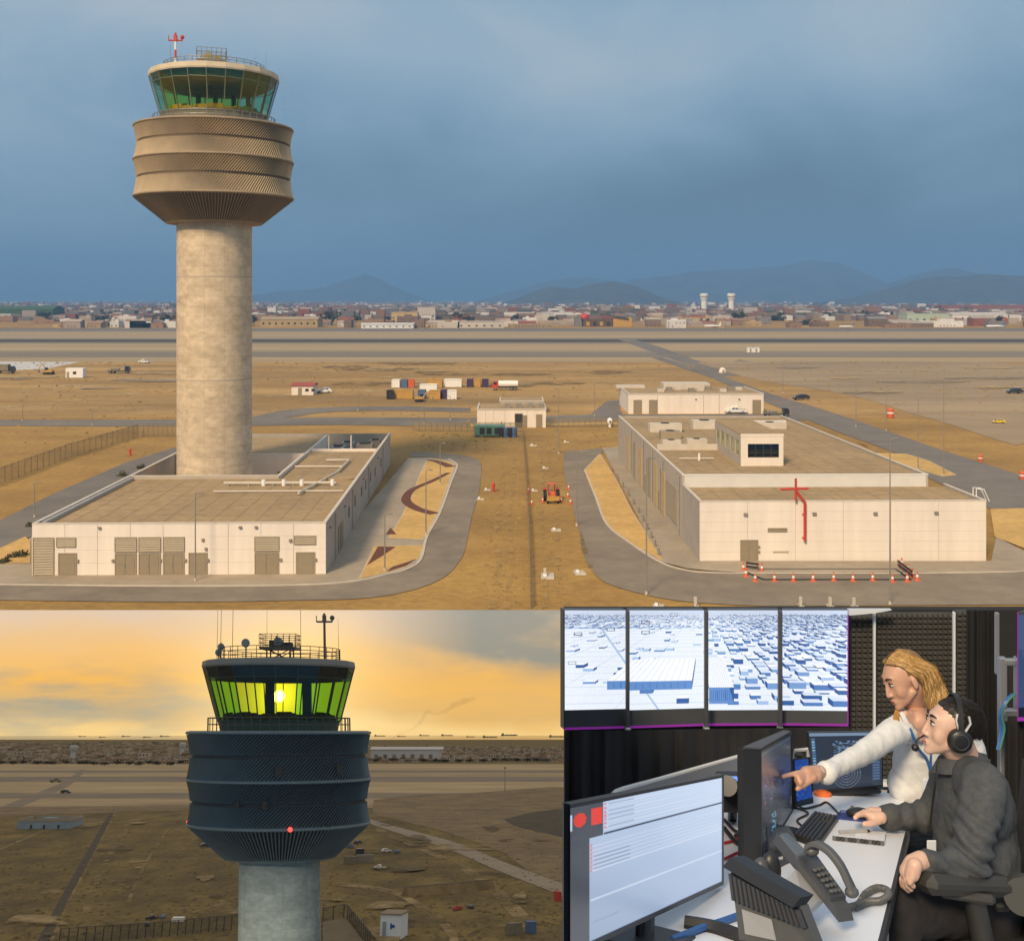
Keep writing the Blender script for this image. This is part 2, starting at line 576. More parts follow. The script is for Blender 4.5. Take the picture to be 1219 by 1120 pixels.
# dirt tracks and pale scars in the fields
M_track = patchy(mat('track_dirt', (0.47, 0.335, 0.15), 0.95, var=0.2, vscale=0.3), 0.12, .42, .62)
M_scrub = patchy(mat('scrub_dirt', (0.22, 0.14, 0.045), 0.95, var=0.35, vscale=0.4), 0.15, .44, .60)
M_greyd = patchy(mat('grey_dirt', (0.30, 0.235, 0.155), 0.95, var=0.18, vscale=0.08, stretch=(0.3, 1, 1)), 0.08, .38, .60)
for a, b in (([(0, 484), (90, 474), (200, 462)], [(0, 488), (90, 477), (200, 464)]),
             ([(0, 466), (110, 456), (210, 449)], [(0, 468), (110, 458), (210, 450)]),
             ([(300, 470), (480, 462), (640, 455)], [(300, 473), (480, 465), (640, 457)])):
 lay('dirt_track_path', strip_mb(gp(a), gp(b)), M_track)
for a, b in (([(880, 428), (1000, 450), (1100, 462), (1240, 474)], [(870, 432), (1000, 457), (1100, 472), (1240, 492)]),
             ([(980, 436), (1100, 446), (1240, 452)], [(980, 439), (1100, 450), (1240, 458)])):
 lay('grey_track_path', strip_mb(gp(a), gp(b)), M_greyd)
lay('bare_patch_terrain', poly_mb([(830, 432), (1000, 430), (1240, 436), (1240, 520), (1130, 505), (1010, 470), (900, 452)], 3), mat('bare_dirt', (0.30, 0.215, 0.125), 0.95, var=0.16, vscale=0.07, var2=0.16, v2scale=0.02, stretch=(0.3, 1, 1), bump=0.4, bscale=1.0, bdist=0.1))

# roads
LO = [(-60, 714), (200, 717), (360, 715), (442, 712), (498, 701), (531, 686), (547, 668), (554, 653), (562, 614), (570, 587), (573, 556), (570, 548), (557, 543), (534, 540.5), (488, 538)]
LI = [(-60, 696), (200, 698.5), (360, 697), (426, 692), (462, 684), (485, 678), (501, 666), (508, 640), (524, 610), (537, 574), (544, 556), (541, 551), (534, 547), (515, 544.5), (490, 544)]
lay('left_loop_road', strip_mb(smooth_line(gp(LO), 4), smooth_line(gp(LI), 4)), M_asph)
RO = [(671, 538.4), (672, 562), (680, 599), (688, 626), (694, 657), (702, 676), (721, 694), (766, 708), (819, 717), (898, 721.5), (960, 722), (1240, 720)]
RI = [(724, 533), (696, 560), (709, 592), (722, 624), (750, 647), (787, 670.5), (819, 680), (850, 682.5), (885, 683), (960, 683), (1100, 683), (1240, 681)]
lay('right_loop_road', strip_mb(smooth_line(gp(RO), 4), smooth_line(gp(RI), 4)), M_asph)
lay('back_road', strip_mb(gp([(-80, 500), (210, 500), (400, 497), (560, 498), (700, 494), (960, 493)]), gp([(-80, 507), (210, 508), (400, 506), (560, 508), (700, 502), (960, 501)])), M_asph2)
lay('back_loop_road', strip_mb(smooth_line(gp([(300, 497), (330, 490), (380, 485.5), (470, 484), (560, 486)]), 4), smooth_line(gp([(300, 503), (345, 497), (395, 490.5), (470, 489), (560, 491)]), 4)), M_asph2)
lay('side_road', strip_mb(gp([(722, 478), (712, 486), (700, 496)]), gp([(742, 476), (738, 486), (742, 496)])), M_asph2)
lay('diagonal_road', strip_mb(gp([(790, 426), (860, 448), (920, 470), (981, 488), (1052, 512), (1123, 537), (1250, 577)]), gp([(776, 426), (850, 451), (905, 476), (954, 497), (1007, 518), (1090, 548), (1250, 615)])), M_asph2)
lay('yard_road', poly_mb([(1039, 538), (1090, 548), (1139, 567), (1250, 614), (1178, 606), (1105, 569), (1060, 545)]), M_asph2)
lay('left_yard_road', poly_mb([(-40, 640), (60, 590), (150, 551), (212, 532), (240, 540), (200, 560), (100, 610), (36, 640), (-40, 668)]), M_asph2)

# paving, planting beds
lay('left_pavement', poly_mb([(-60, 694), (36, 660), (60, 670), (380, 670), (486, 546), (512, 545), (534, 547.5), (541, 551), (544, 556), (537, 574), (524, 610), (508, 640), (501, 666), (485, 678), (462, 684), (426, 692), (360, 697), (200, 698.5), (-60, 696.5)]), M_pave)
kerb('left_kerb', LI[:13])
lay('left_forecourt_pavement', poly_mb([(-60, 693), (20, 655), (60, 620), (60, 670), (387, 670), (389, 694.5), (-60, 694.5)]), mat('paving_warm', (0.35, 0.28, 0.195), 0.9, var=0.1, vscale=0.5, var2=0.1, v2scale=0.1))
UP = [(509, 547.5), (524, 548), (538, 551.5), (541, 556), (534, 574), (521, 610), (507, 637), (503, 643), (463, 641), (476, 620), (489, 595), (500, 566)]
LP = [(446, 651), (504, 650), (499, 664), (484, 675), (462, 682), (428, 690), (438, 669)]
lay('upper_bed_terrain', poly_mb(UP), M_sand)
lay('lower_bed_terrain', poly_mb(LP), M_sand)
kerb('upper_bed_kerb', UP + [UP[0]], 0.22, 0.1, 1)
kerb('lower_bed_kerb', LP + [LP[0]], 0.22, 0.1, 1)
for l, wd in (([(509, 548), (522, 550.5), (537, 556.5)], .8), ([(534, 563.5), (515, 573), (492, 583), (484, 592), (485, 599), (498, 607), (518, 612.5)], .72)):
 c = smooth_line(gp(l), 6)
 a_, b_ = [], []
 for i, p in enumerate(c):
  d = (c[min(i + 1, len(c) - 1)] - c[max(i - 1, 0)]).normalized()
  t_ = i / (len(c) - 1)
  h_ = wd * (0.55 + 0.65 * t_)
  a_.append(p + Vector((-d.y, d.x, 0)) * h_)
  b_.append(p - Vector((-d.y, d.x, 0)) * h_)
 lay('red_gravel_band_terrain', strip_mb(a_, b_), M_redg)
for pl in ([(459, 637), (472, 637), (465, 629)], [(437, 674), (458, 661), (471, 652), (450, 651.5)], [(460, 682), (467, 676), (496, 666.5), (484, 674.5)]):
 lay('red_gravel_patch_terrain', poly_mb(pl), M_redg)
RB = [(714, 541), (696, 560), (709, 592), (723, 626), (755, 650), (789, 669), (773, 643), (752, 610), (732, 570)]
lay('right_pavement', poly_mb([(717, 534), (745, 532), (742, 546), (833, 669), (1180, 669), (1186, 640), (1240, 668), (1240, 682), (885, 682.5), (850, 681), (819, 678), (787, 670)]), M_pave)
lay('long_bed_terrain', poly_mb(RB), M_sand)
kerb('long_bed_kerb', RB + [RB[0]], 0.25, 0.12, 1)
kerb('right_kerb', RI[1:])
RB2 = [(1040, 540), (1079, 541), (1105, 549), (1138, 566), (1123, 568), (1092, 559)]
lay('triangle_bed_terrain', poly_mb(RB2), M_sand)
kerb('triangle_bed_kerb', RB2 + [RB2[0]], 0.25, 0.12, 1)
RB3 = [(1179, 607), (1250, 605), (1250, 666), (1184, 640)]
lay('corner_bed_terrain', poly_mb(RB3), M_sand)
lay('verge_bed_terrain', poly_mb([(560, 505), (742, 503), (742, 506), (560, 509)]), M_sand)
lay('yard_bed_terrain', poly_mb([(-40, 672), (30, 640), (36, 645), (36, 672)]), M_sand)
M_wtrack = patchy(mat('wheel_dirt', (0.43, 0.285, 0.105), 0.95, var=0.2, vscale=0.8), 0.35, .46, .78)
for x0, x1, w_ in ((583, 597, 9.0), (601, 609, 8), (645, 641, 9.0), (667, 651, 8)):
 a_ = [(x0 + (x1 - x0) * k / 7 + 2.5 * math.sin(k * 1.7 + x0), 726 - 190 * k / 7) for k in range(8)]
 lay('wheel_track_path', strip_mb(gp(a_), gp([(x + w_ * (1 - .6 * i / 7), y) for i, (x, y) in enumerate(a_)])), M_wtrack)
# worn edge of dirt along the loop road, scrub spots
for pl in ([(690, 628), (697, 650), (706, 677), (700, 676), (692, 655)], [(1000, 518), (1030, 530), (1040, 537), (1015, 524)]):
 lay('verge_scrub_terrain', poly_mb(pl), M_scrub)
rs = random.Random(3)
for i in range(16):
 px, py = rs.uniform(380, 760), rs.uniform(432, 462)
 w_, h_ = rs.uniform(15, 60), rs.uniform(1.2, 3)
 lay('scrub_patch_terrain', poly_mb([(px + w_ * math.cos(a) * rs.uniform(.6, 1.1), py + h_ * math.sin(a) * rs.uniform(.6, 1.1)) for a in [k * math.pi / 5 for k in range(10)]], 3), M_scrub if i % 3 else M_track)
for i in range(14):
 px, py = rs.choice([rs.uniform(0, 200), rs.uniform(940, 1219)]), rs.uniform(434, 470)
 w_, h_ = rs.uniform(20, 70), rs.uniform(1, 2.2)
 lay('soil_patch_terrain', poly_mb([(px + w_ * math.cos(a) * rs.uniform(.6, 1.1), py + h_ * math.sin(a) * rs.uniform(.6, 1.1)) for a in [k * math.pi / 5 for k in range(10)]], 3), M_track if i % 2 else M_greyd)

# tufts and stones scattered over the open dirt
M_tuft = mat('dry_tuft', (0.25, 0.155, 0.05), 0.95, var=0.4, vscale=0.7)
tm_ = MB()
for i in range(3000):
 px, py = (rs.uniform(500, 760), rs.uniform(512, 726)) if i % 3 == 0 else (rs.uniform(-20, 1240), 432 + 110 * rs.random() ** 1.6)
 if i % 3 == 0 and not (575 < px < 672 or py < 536):
  continue
 if py > 496 and (px > 742 or 205 < px < 492) or (600 < px < 650 and py < 512) or (740 < px < 915 and 470 < py < 500):
  continue
 a = G(px, py)
 r_ = rs.uniform(.10, .34) * (1 + (560 - min(py, 560)) / 60)
 h_ = r_ * rs.uniform(.3, .8)
 p = [Vector((a.x + r_ * math.cos(k * 1.257 + i) * rs.uniform(.6, 1.2), a.y + r_ * math.sin(k * 1.257 + i) * rs.uniform(.6, 1.2), 0.002)) for k in range(5)]
 tm_.add(p + [(a.x, a.y, h_)], [(k, (k + 1) % 5, 5) for k in range(5)])
o = tm_.build('dry_tufts', M_tuft, kind='stuff')
o['label'] = 'dry tufts and stones scattered over the open dirt'

# ------------------------------------------------------------------ control tower builder
def concrete_mat(name, c, c2):
 if name in MATS:
  return MATS[name]
 m = mat(name, c, 0.85, col2=c2, vscale=0.30, var2=0.13, v2scale=0.9, bump=0.25, bscale=2.0, stretch=(1, 1, 1.6), detail=8)
 t = m.node_tree
 b = t.nodes['Principled BSDF']
 src = b.inputs['Base Color'].links[0].from_socket
 # formwork lifts: a brick pattern wrapped round the shaft
 tcn = t.nodes.new('ShaderNodeTexCoord')
 sp = t.nodes.new('ShaderNodeSeparateXYZ')
 t.links.new(tcn.outputs['Object'], sp.inputs[0])
 at = t.nodes.new('ShaderNodeMath')
 at.operation = 'ARCTAN2'
 t.links.new(sp.outputs['Y'], at.inputs[0])
 t.links.new(sp.outputs['X'], at.inputs[1])
 ml = t.nodes.new('ShaderNodeMath')
 ml.operation = 'MULTIPLY'
 ml.inputs[1].default_value = 5.2
 t.links.new(at.outputs[0], ml.inputs[0])
 cb = t.nodes.new('ShaderNodeCombineXYZ')
 t.links.new(ml.outputs[0], cb.inputs[0])
 t.links.new(sp.outputs['Z'], cb.inputs[1])
 bk = t.nodes.new('ShaderNodeTexBrick')
 bk.offset = 0.0
 bk.inputs['Color1'].default_value = (1.06, 1.06, 1.06, 1)
 bk.inputs['Color2'].default_value = (0.88, 0.88, 0.88, 1)
 bk.inputs['Mortar'].default_value = (0.74, 0.74, 0.74, 1)
 bk.inputs['Scale'].default_value = 1.0
 bk.inputs['Mortar Size'].default_value = 0.03
 bk.inputs['Brick Width'].default_value = 2.72
 bk.inputs['Row Height'].default_value = 1.35
 t.links.new(cb.outputs[0], bk.inputs['Vector'])
 x = t.nodes.new('ShaderNodeMix')
 x.data_type, x.blend_type = 'RGBA', 'MULTIPLY'
 x.inputs[0].default_value = 0.75
 t.links.new(src, x.inputs[6])
 t.links.new(bk.outputs[0], x.inputs[7])
 t.links.new(x.outputs[2], b.inputs['Base Color'])
 return m

def tower(name, label, M, q, k, mats, mast_ang, plat_ang, dishes):
 """q: profile in metres (shaft_r, cone, three rims, cab radii and heights); k: scale of the small fittings."""
 T = thing(name, label, 'control tower', M)
 sr, zb = q['shaft_r'], q['z0']
 sh = MB().lathe([(sr, zb), (sr, q['cone_z0'] + 0.4)], 64).build('shaft', mats['conc'], T, True)
 for zz in q.get('joints', []):
  MB().lathe([(sr - .05, zz - .09 * k), (sr + .02 * k, zz - .09 * k), (sr + .02 * k, zz + .09 * k), (sr - .05, zz + .09 * k)], 64, close=False).build('shaft_joint', mats['joint'], T, True)
 Rr, Zr = q['rim_r'], q['rim_z']                # three rims, bottom to top
 c0, z0 = q['cone_r'], q['cone_z0']
 MB().lathe([(sr * .9, z0 - .25 * k), (c0, z0 - .25 * k), (c0 + .12 * k, z0), (c0, z0 + .25 * k)], 64, close=False).build('collar', mats['rim'], T, True)
 so = MB().lathe([(c0 - .1 * k, z0), (Rr[0] - .25 * k, Zr[0])], 72, close=False).build('soffit', mats['drum'], T, True)
 rb = MB()
 nr = 150
 for i in range(nr):
  a = 2 * math.pi * i / nr
  ca, sa = math.cos(a), math.sin(a)
  tx = Vector((-sa, ca, 0)) * .05 * k
  A, B = Vector((c0 * ca, c0 * sa, z0)), Vector(((Rr[0] - .12 * k) * ca, (Rr[0] - .12 * k) * sa, Zr[0]))
  up = Vector((ca, sa, -.9)) * .14 * k
  rb.add([A - tx, A + tx, B + tx, B - tx, A - tx + up, A + tx + up, B + tx + up, B - tx + up], [(0, 1, 2, 3), (4, 7, 6, 5), (0, 4, 5, 1), (1, 5, 6, 2), (2, 6, 7, 3), (3, 7, 4, 0)])
 rb.build('soffit_rib', mats['rim'], T, kind='stuff')
 for i in range(2):                              # two concave tiers, each with two courses of slanted slats
  za, zc = Zr[i], Zr[i + 1]
  def rad(t, i=i):
   return Rr[i] + (Rr[i + 1] - Rr[i]) * t - q['waist'] * math.sin(math.pi * t) ** 0.8
  nn = 14
  MB().lathe([(rad(j / nn) - .42 * k, za + (zc - za) * j / nn) for j in range(nn + 1)], 72, close=False).build('drum_wall', mats['drum'], T, True)
  for t0, t1, wid in q.get('courses', ((0.03, 0.47, 0.80), (0.545, 0.96, 0.62))):
   sl = MB()
   ns, sg = q.get('nslat', 150), 5
   for a_i in range(ns):
    a0 = 2 * math.pi * a_i / ns
    vs_, fs_ = [], []
    for j in range(sg + 1):
     t = t0 + (t1 - t0) * j / sg
     r = rad(t)
     a = a0 + R(q.get('twist', 9)) * j / sg
     hw = math.pi / ns * wid
     z = za + (zc - za) * t
     for rr_, aa in ((r - .05 * k, a - hw), (r + .06 * k, a - hw * .8), (r - .16 * k, a + hw), (r - .27 * k, a + hw * .8)):
      vs_.append((rr_ * math.cos(aa), rr_ * math.sin(aa), z))
    for j in range(sg):
     for e in range(4):
      fs_.append((4 * j + e, 4 * j + (e + 1) % 4, 4 * j + 4 + (e + 1) % 4, 4 * j + 4 + e))
    fs_ += [(3, 2, 1, 0), (4 * sg, 4 * sg + 1, 4 * sg + 2, 4 * sg + 3)]
    sl.add(vs_, fs_)
   sl.build('slat_course', mats['slat'], T, kind='stuff')
  tm = 0.508
  rm = rad(tm) - .30 * k
  zm = za + (zc - za) * tm
  MB().lathe([(rm - .1 * k, zm - .16 * k), (rm + .08 * k, zm - .16 * k), (rm + .08 * k, zm + .06 * k), (rm - .1 * k, zm + .06 * k)], 72, close=False).build('ledge', mats['drum'], T, True)
 for i in range(3):
  r, z = Rr[i], Zr[i]
  MB().lathe([(r - .5 * k, z - .20 * k), (r - .04 * k, z - .16 * k), (r + .08 * k, z - .07 * k), (r + .08 * k, z + .07 * k), (r - .04 * k, z + .16 * k), (r - .5 * k, z + .20 * k)], 72, close=False).build('rim', mats['rim'], T, True)
 zt = Zr[2]
 # deck and its railing
 MB().lathe([(0.2, zt + .02), (Rr[2] - .3 * k, zt + .02), (Rr[2] - .3 * k, zt + .22 * k), (0.2, zt + .22 * k)], 72).build('deck', mats['roofm'], T)
 c_r0, c_r1, cz0, cz1, cz2 = q['cab_r0'], q['cab_r1'], q['cab_z0'], q['cab_z1'], q['cab_z2']
 N = q.get('sides', 22)
 a00 = q.get('a00', 0.0)
 def ring(r, z, off=0.0):
  return [Vector((r * math.cos(a00 + 2 * math.pi * (i + off) / N), r * math.sin(a00 + 2 * math.pi * (i + off) / N), z)) for i in range(N)]
 def rail(nm, r, z, h, n, bars, mm, tk):
  for_ = MB()
  for i in range(n):
   a = 2 * math.pi * i / n
   for_.cyl((r * math.cos(a), r * math.sin(a), z), (r * math.cos(a), r * math.sin(a), z + h), tk, n=5)
  for b_ in bars:
   for_.tube([(r * math.cos(2 * math.pi * i / 48), r * math.sin(2 * math.pi * i / 48), z + h * b_) for i in range(49)], tk, 5)
  return for_.build(nm, mm, T, kind='stuff')
 rail('deck_railing', q['rail_r'], zt + .2 * k, q['rail_h'], q.get('rail_n', 44), (0.5, 1.0), mats['railm'], .055 * k)
 # the glass cab: floor, sill, panes, transom panes, mullions, ceiling, core, consoles
 zs = cz0 + (cz1 - cz0) * 0.07
 ztr = cz0 + (cz1 - cz0) * 0.80
 def rz(z):
  return c_r0 + (c_r1 - c_r0) * (z - cz0) / (cz1 - cz0)
 MB().lathe([(rz(cz0) - .25 * k, zt + .2 * k), (rz(cz0) - .1 * k, cz0), (rz(zs) - .02, zs)], N, a00, close=True).build('cab_base', mats['sill'], T)
 lo, mi, hi = ring(rz(zs), zs), ring(rz(ztr), ztr), ring(rz(cz1), cz1)
 for i in range(N):
  j = (i + 1) % N
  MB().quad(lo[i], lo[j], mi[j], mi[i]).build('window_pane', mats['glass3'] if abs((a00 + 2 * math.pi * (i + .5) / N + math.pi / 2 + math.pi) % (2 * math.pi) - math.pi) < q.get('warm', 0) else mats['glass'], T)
  MB().quad(mi[i], mi[j], hi[j], hi[i]).build('transom_pane', mats['glass2'], T)
  mu = MB()
  rd = Vector((lo[i].x, lo[i].y, 0)).normalized()
  tg = Vector((-rd.y, rd.x, 0)) * .055 * k
  dd = rd * .16 * k
  A, B = lo[i] + rd * .04 * k, hi[i] + rd * .04 * k
  mu.add([A - tg, A + tg, B + tg, B - tg, A - tg - dd, A + tg - dd, B + tg - dd, B - tg - dd], [(0, 1, 2, 3), (4, 7, 6, 5), (0, 4, 5, 1), (1, 5, 6, 2), (2, 6, 7, 3), (3, 7, 4, 0)])
  mu.build('mullion', mats['mull'], T)
 trm = MB()
 for i in range(N):
  trm.cyl(mi[i] + (mi[i] * 0.002), mi[(i + 1) % N], .05 * k, n=5)
 trm.build('transom_ring', mats['mull'], T)
 # ceiling with a deep dark soffit, drawn down inside the glass
 MB().lathe([(0.3, ztr + .1 * k), (rz(ztr) - 1.4 * k, ztr - .15 * k), (rz(ztr) - .5 * k, ztr + .35 * k), (rz(cz1) - .3 * k, cz1 - .05)], N, a00, close=False).build('ceiling', mats['inner'], T)
 if q.get('core', True):
  MB().lathe([(1.5 * k, zs), (1.5 * k, ztr)], 10).build('cab_core', mats['inner'], T)
 cw_ = q.get('col_w', .28) * k
 for a in q.get('columns', (40, 62, 118, 141, 220, 320)):
  x, y = (rz(zs) - 1.5 * k) * math.cos(R(a)), (rz(zs) - 1.5 * k) * math.sin(R(a))
  MB().box(x - cw_, x + cw_, y - cw_, y + cw_, zs, ztr).build('cab_column', mats['inner'], T)
 co = MB()
 for i in range(N):
  p0, p1 = ring(rz(zs) - .7 * k, zs)[i], ring(rz(zs) - .7 * k, zs)[(i + 1) % N]
  q0, q1 = ring(rz(zs) - 1.7 * k, zs)[i], ring(rz(zs) - 1.7 * k, zs)[(i + 1) % N]
  h = Vector((0, 0, (.55 + .35 * ((i * 7) % 3) / 2) * k))
  co.add([p0, p1, q1, q0, p0 + h * .8, p1 + h * .8, q1 + h, q0 + h], [(0, 1, 2, 3), (4, 7, 6, 5), (0, 4, 5, 1), (1, 5, 6, 2), (2, 6, 7, 3), (3, 7, 4, 0)])
 co.build('console', mats['inner'], T)
 MB().lathe([(c_r1 - .5 * k, cz1 - .02), (c_r1 + .06 * k, cz1), (c_r1 + .12 * k, cz1 + .2 * k), (c_r1 + .04 * k, cz2 - .1 * k), (c_r1 - .25 * k, cz2)], N, a00).build('roof', mats['fascia'], T)
 rr = q['roof_rail_r']
 rail('roof_railing', rr, cz2, q['roof_rail_h'], q.get('roof_rail_n', 36), (0.35, 0.68, 1.0), mats['railm'], .045 * k)
 # equipment platform on the roof
 ca, sa = math.cos(plat_ang), math.sin(plat_ang)
 Mp = Matrix.Translation((q['plat_off'] * ca, q['plat_off'] * sa, cz2)) @ Matrix.Rotation(q.get('plat_rot', 0), 4, 'Z')
 pw, pd, ph = q['plat_w'], q['plat_w'] * .8, q['plat_h']
 pf = MB()
 for x in (-1, 1):
  for y in (-1, 1):
   pf.cyl(Mp @ Vector((x * pw * .32, y * pd * .32, 0)), Mp @ Vector((x * pw * .32, y * pd * .32, ph * .45)), .10 * k, n=6)
  pf.cyl(Mp @ Vector((x * pw * .32, -pd * .32, 0)), Mp @ Vector((-x * pw * .32, -pd * .32, ph * .45)), .06 * k, n=5)
  pf.cyl(Mp @ Vector((x * pw * .32, pd * .32, 0)), Mp @ Vector((-x * pw * .32, pd * .32, ph * .45)), .06 * k, n=5)
 pf.box(-pw / 2, pw / 2, -pd / 2, pd / 2, ph * .45, ph * .53, Mp)
 pf.build('platform', mats['railm'], T)
 pr = MB()
 for x in np.linspace(-1, 1, 7):
  for y in (-1, 1):
   pr.cyl(Mp @ Vector((x * pw / 2, y * pd / 2, ph * .5)), Mp @ Vector((x * pw / 2, y * pd / 2, ph)), .04 * k, n=5)
 for y in np.linspace(-1, 1, 5):
  for x in (-1, 1):
   pr.cyl(Mp @ Vector((x * pw / 2, y * pd / 2, ph * .5)), Mp @ Vector((x * pw / 2, y * pd / 2, ph)), .04 * k, n=5)
 for h_ in (.68, .84, 1.0):
  pr.tube([Mp @ Vector((x * pw / 2, y * pd / 2, ph * h_)) for x, y in ((-1, -1), (1, -1), (1, 1), (-1, 1), (-1, -1))], .04 * k, 5)
 pr.build('platform_railing', mats['railm'], T, kind='stuff')
 eq = MB()
 eq.box(-pw * .28, pw * .06, -pd * .2, pd * .2, ph * .53, ph * .78, Mp)
 eq.box(pw * .10, pw * .34, -pd * .25, pd * .12, ph * .53, ph * .70, Mp)
 eq.cyl(Mp @ Vector((-pw * .1, 0, ph * .78)), Mp @ Vector((-pw * .1, 0, ph * .96)), .14 * k, n=8)
 eq.build('rooftop_equipment', mats['inner'], T)
 # mast with cross arm
 mxp = Vector((q['mast_r'] * math.cos(mast_ang), q['mast_r'] * math.sin(mast_ang), cz2))
 mh = q['mast_h']
 nb = q.get('mast_bands', 1)
 for j in range(nb):
  MB().cyl(mxp + Vector((0, 0, mh * j / nb)), mxp + Vector((0, 0, mh * (j + 1) / nb)), .16 * k, .14 * k, 8).build('mast', mats['mast'] if j % 2 == 0 else mats['mast2'], T, True)
 hd = MB()
 hx = Vector((1, 0, 0)) * .95 * k
 top = mxp + Vector((0, 0, mh * .82))
 hd.cyl(top - hx, top + hx, .11 * k, n=6)
 hd.cyl(top + hx, top + hx + Vector((0, 0, .5 * k)), .10 * k, n=6)
 hd.ball(top + hx + Vector((0, 0, .45 * k)), .30 * k, n=8, m=6)
 hd.cyl(top - hx, top - hx + Vector((0, 0, .7 * k)), .06 * k, n=5)
 hd.box(top.x - .22 * k, top.x + .22 * k, top.y - .2 * k, top.y + .2 * k, top.z - .1 * k, top.z + .75 * k)
 hd.build('mast_head', mats['head'], T)
 for (a, h_) in q.get('whips', []):
  x, y = rr * 1.03 * math.cos(R(a)), rr * 1.03 * math.sin(R(a))
  MB().cyl((x, y, cz2), (x, y, cz2 + h_ * k), .035 * k, .012 * k, 5).build('whip_antenna', mats['railm'], T)
 for (a, rfac, h_, dr) in dishes:
  x, y = rr * rfac * math.cos(R(a)), rr * rfac * math.sin(R(a))
  d = MB().cyl((x, y, cz2), (x, y, cz2 + h_ * k + .5 * k), .06 * k, n=6)
  d.cyl((x, y, cz2 + h_ * k), (x, y - .28 * k, cz2 + h_ * k), dr * k, dr * .85 * k, 14)
  d.build('dish_antenna', mats['dish'], T)
 return T

TD = 151.0
def hz(y):
 return CH - (y - HY) / F * TD
wf = 0.965                                        # a round thing off the axis looks a little wider than it is
def hr(px):
 return px * TD / F * wf
tower_mats = dict(
 conc=concrete_mat('tower_concrete', (0.63, 0.505, 0.355), (0.50, 0.395, 0.265)),
 joint=mat('tower_joint', (0.45, 0.375, 0.28), 0.9),
 rim=mat('tower_rim', (0.33, 0.25, 0.155), 0.7, var=0.12, vscale=0.5),
 drum=mat('tower_drum', (0.17, 0.125, 0.075), 0.8, var=0.1, vscale=0.4),
 slat=mat('tower_slat', (0.66, 0.515, 0.33), 0.55, var=0.10, vscale=0.5, metal=0.1),
 roofm=mat('tower_deck', (0.42, 0.36, 0.28), 0.8, var=0.1, vscale=0.5),
 sill=mat('cab_sill', (0.16, 0.15, 0.10), 0.6), glass=glass('cab_glass', (0.40, 0.80, 0.66), 0.10), glass3=glass('cab_warm_glass', (0.85, 0.80, 0.16), 0.06), glass2=glass('cab_transom_glass', (0.30, 0.66, 0.56), 0.12),
 mull=mat('cab_mullion', (0.22, 0.22, 0.12), 0.5, metal=0.3), inner=mat('cab_interior', (0.36, 0.29, 0.085), 0.8, var=0.2, vscale=0.6),
 fascia=mat('cab_fascia', (0.58, 0.48, 0.33), 0.7, var=0.08, vscale=0.5), railm=mat('cab_railing', (0.25, 0.23, 0.20), 0.5, metal=0.5),
 mast=M_red, mast2=M_whitep, head=M_red, dish=M_whitep)
q1 = dict(shaft_r=hr(45), z0=0.0, cone_r=hr(57.5), cone_z0=hz(265), rim_r=[hr(95.5), hr(95.5), hr(95)], rim_z=[hz(236), hz(193.5), hz(154)], waist=hr(3.8),
          cab_r0=hr(64), cab_r1=hr(77.5), cab_z0=hz(142), cab_z1=hz(96), cab_z2=hz(88.5), rail_r=hr(73), rail_h=1.25, roof_rail_r=hr(60), roof_rail_h=1.1,
          core=False, warm=.62, plat_w=3.9, plat_h=3.1, plat_off=-1.0, plat_rot=0.3, mast_r=hr(51), mast_h=5.9, mast_bands=5, whips=[(10, 3.5), (335, 2.2), (60, 3), (230, 3)], joints=[hz(450), hz(330)],
          columns=(52, 78, 104, 128), nslat=170)
tower('control_tower', 'tall beige concrete control tower with green glass cab under the blue cloudy sky', Matrix.Translation((-354 / F * TD, TD, 0)), q1, 1.0, tower_mats, R(172), R(80), [(345, 1.0, .3, .3)])

# ------------------------------------------------------------------ low buildings of the main view
def louvre(parent, name, x0, x1, z0, z1, M, slats=6, depth=0.12):
 """A framed louvre on a facade: M maps (along wall, outward, up)."""
 fr = MB()
 t = 0.07
 for a in ((x0, x1, z0, z0 + t), (x0, x1, z1 - t, z1), (x0, x0 + t, z0 + t, z1 - t), (x1 - t, x1, z0 + t, z1 - t)):
  fr.box(a[0], a[1], 0.003, depth, a[2], a[3], M)
 o = fr.build(name, M_louv, parent)
 bk_ = MB().box(x0 + t, x1 - t, 0.004, 0.02, z0 + t, z1 - t, M).build('louvre_back', M_doorp, o)
 h = (z1 - z0 - 2 * t) / slats
 sl = MB()
 for i in range(slats):
  z = z0 + t + i * h
  sl.add([M @ Vector(p) for p in ((x0 + t, .025, z + h * .95), (x1 - t, .025, z + h * .95), (x1 - t, .10, z + h * .15), (x0 + t, .10, z + h * .15),
          (x0 + t, .04, z + h * .98), (x1 - t, .04, z + h * .98), (x1 - t, .115, z + h * .18), (x0 + t, .115, z + h * .18))],
               [(0, 1, 2, 3), (4, 7, 6, 5), (0, 4, 5, 1), (1, 5, 6, 2), (2, 6, 7, 3), (3, 7, 4, 0)])
 sl.build('louvre_slat', M_louv, o, kind='stuff')
 return o
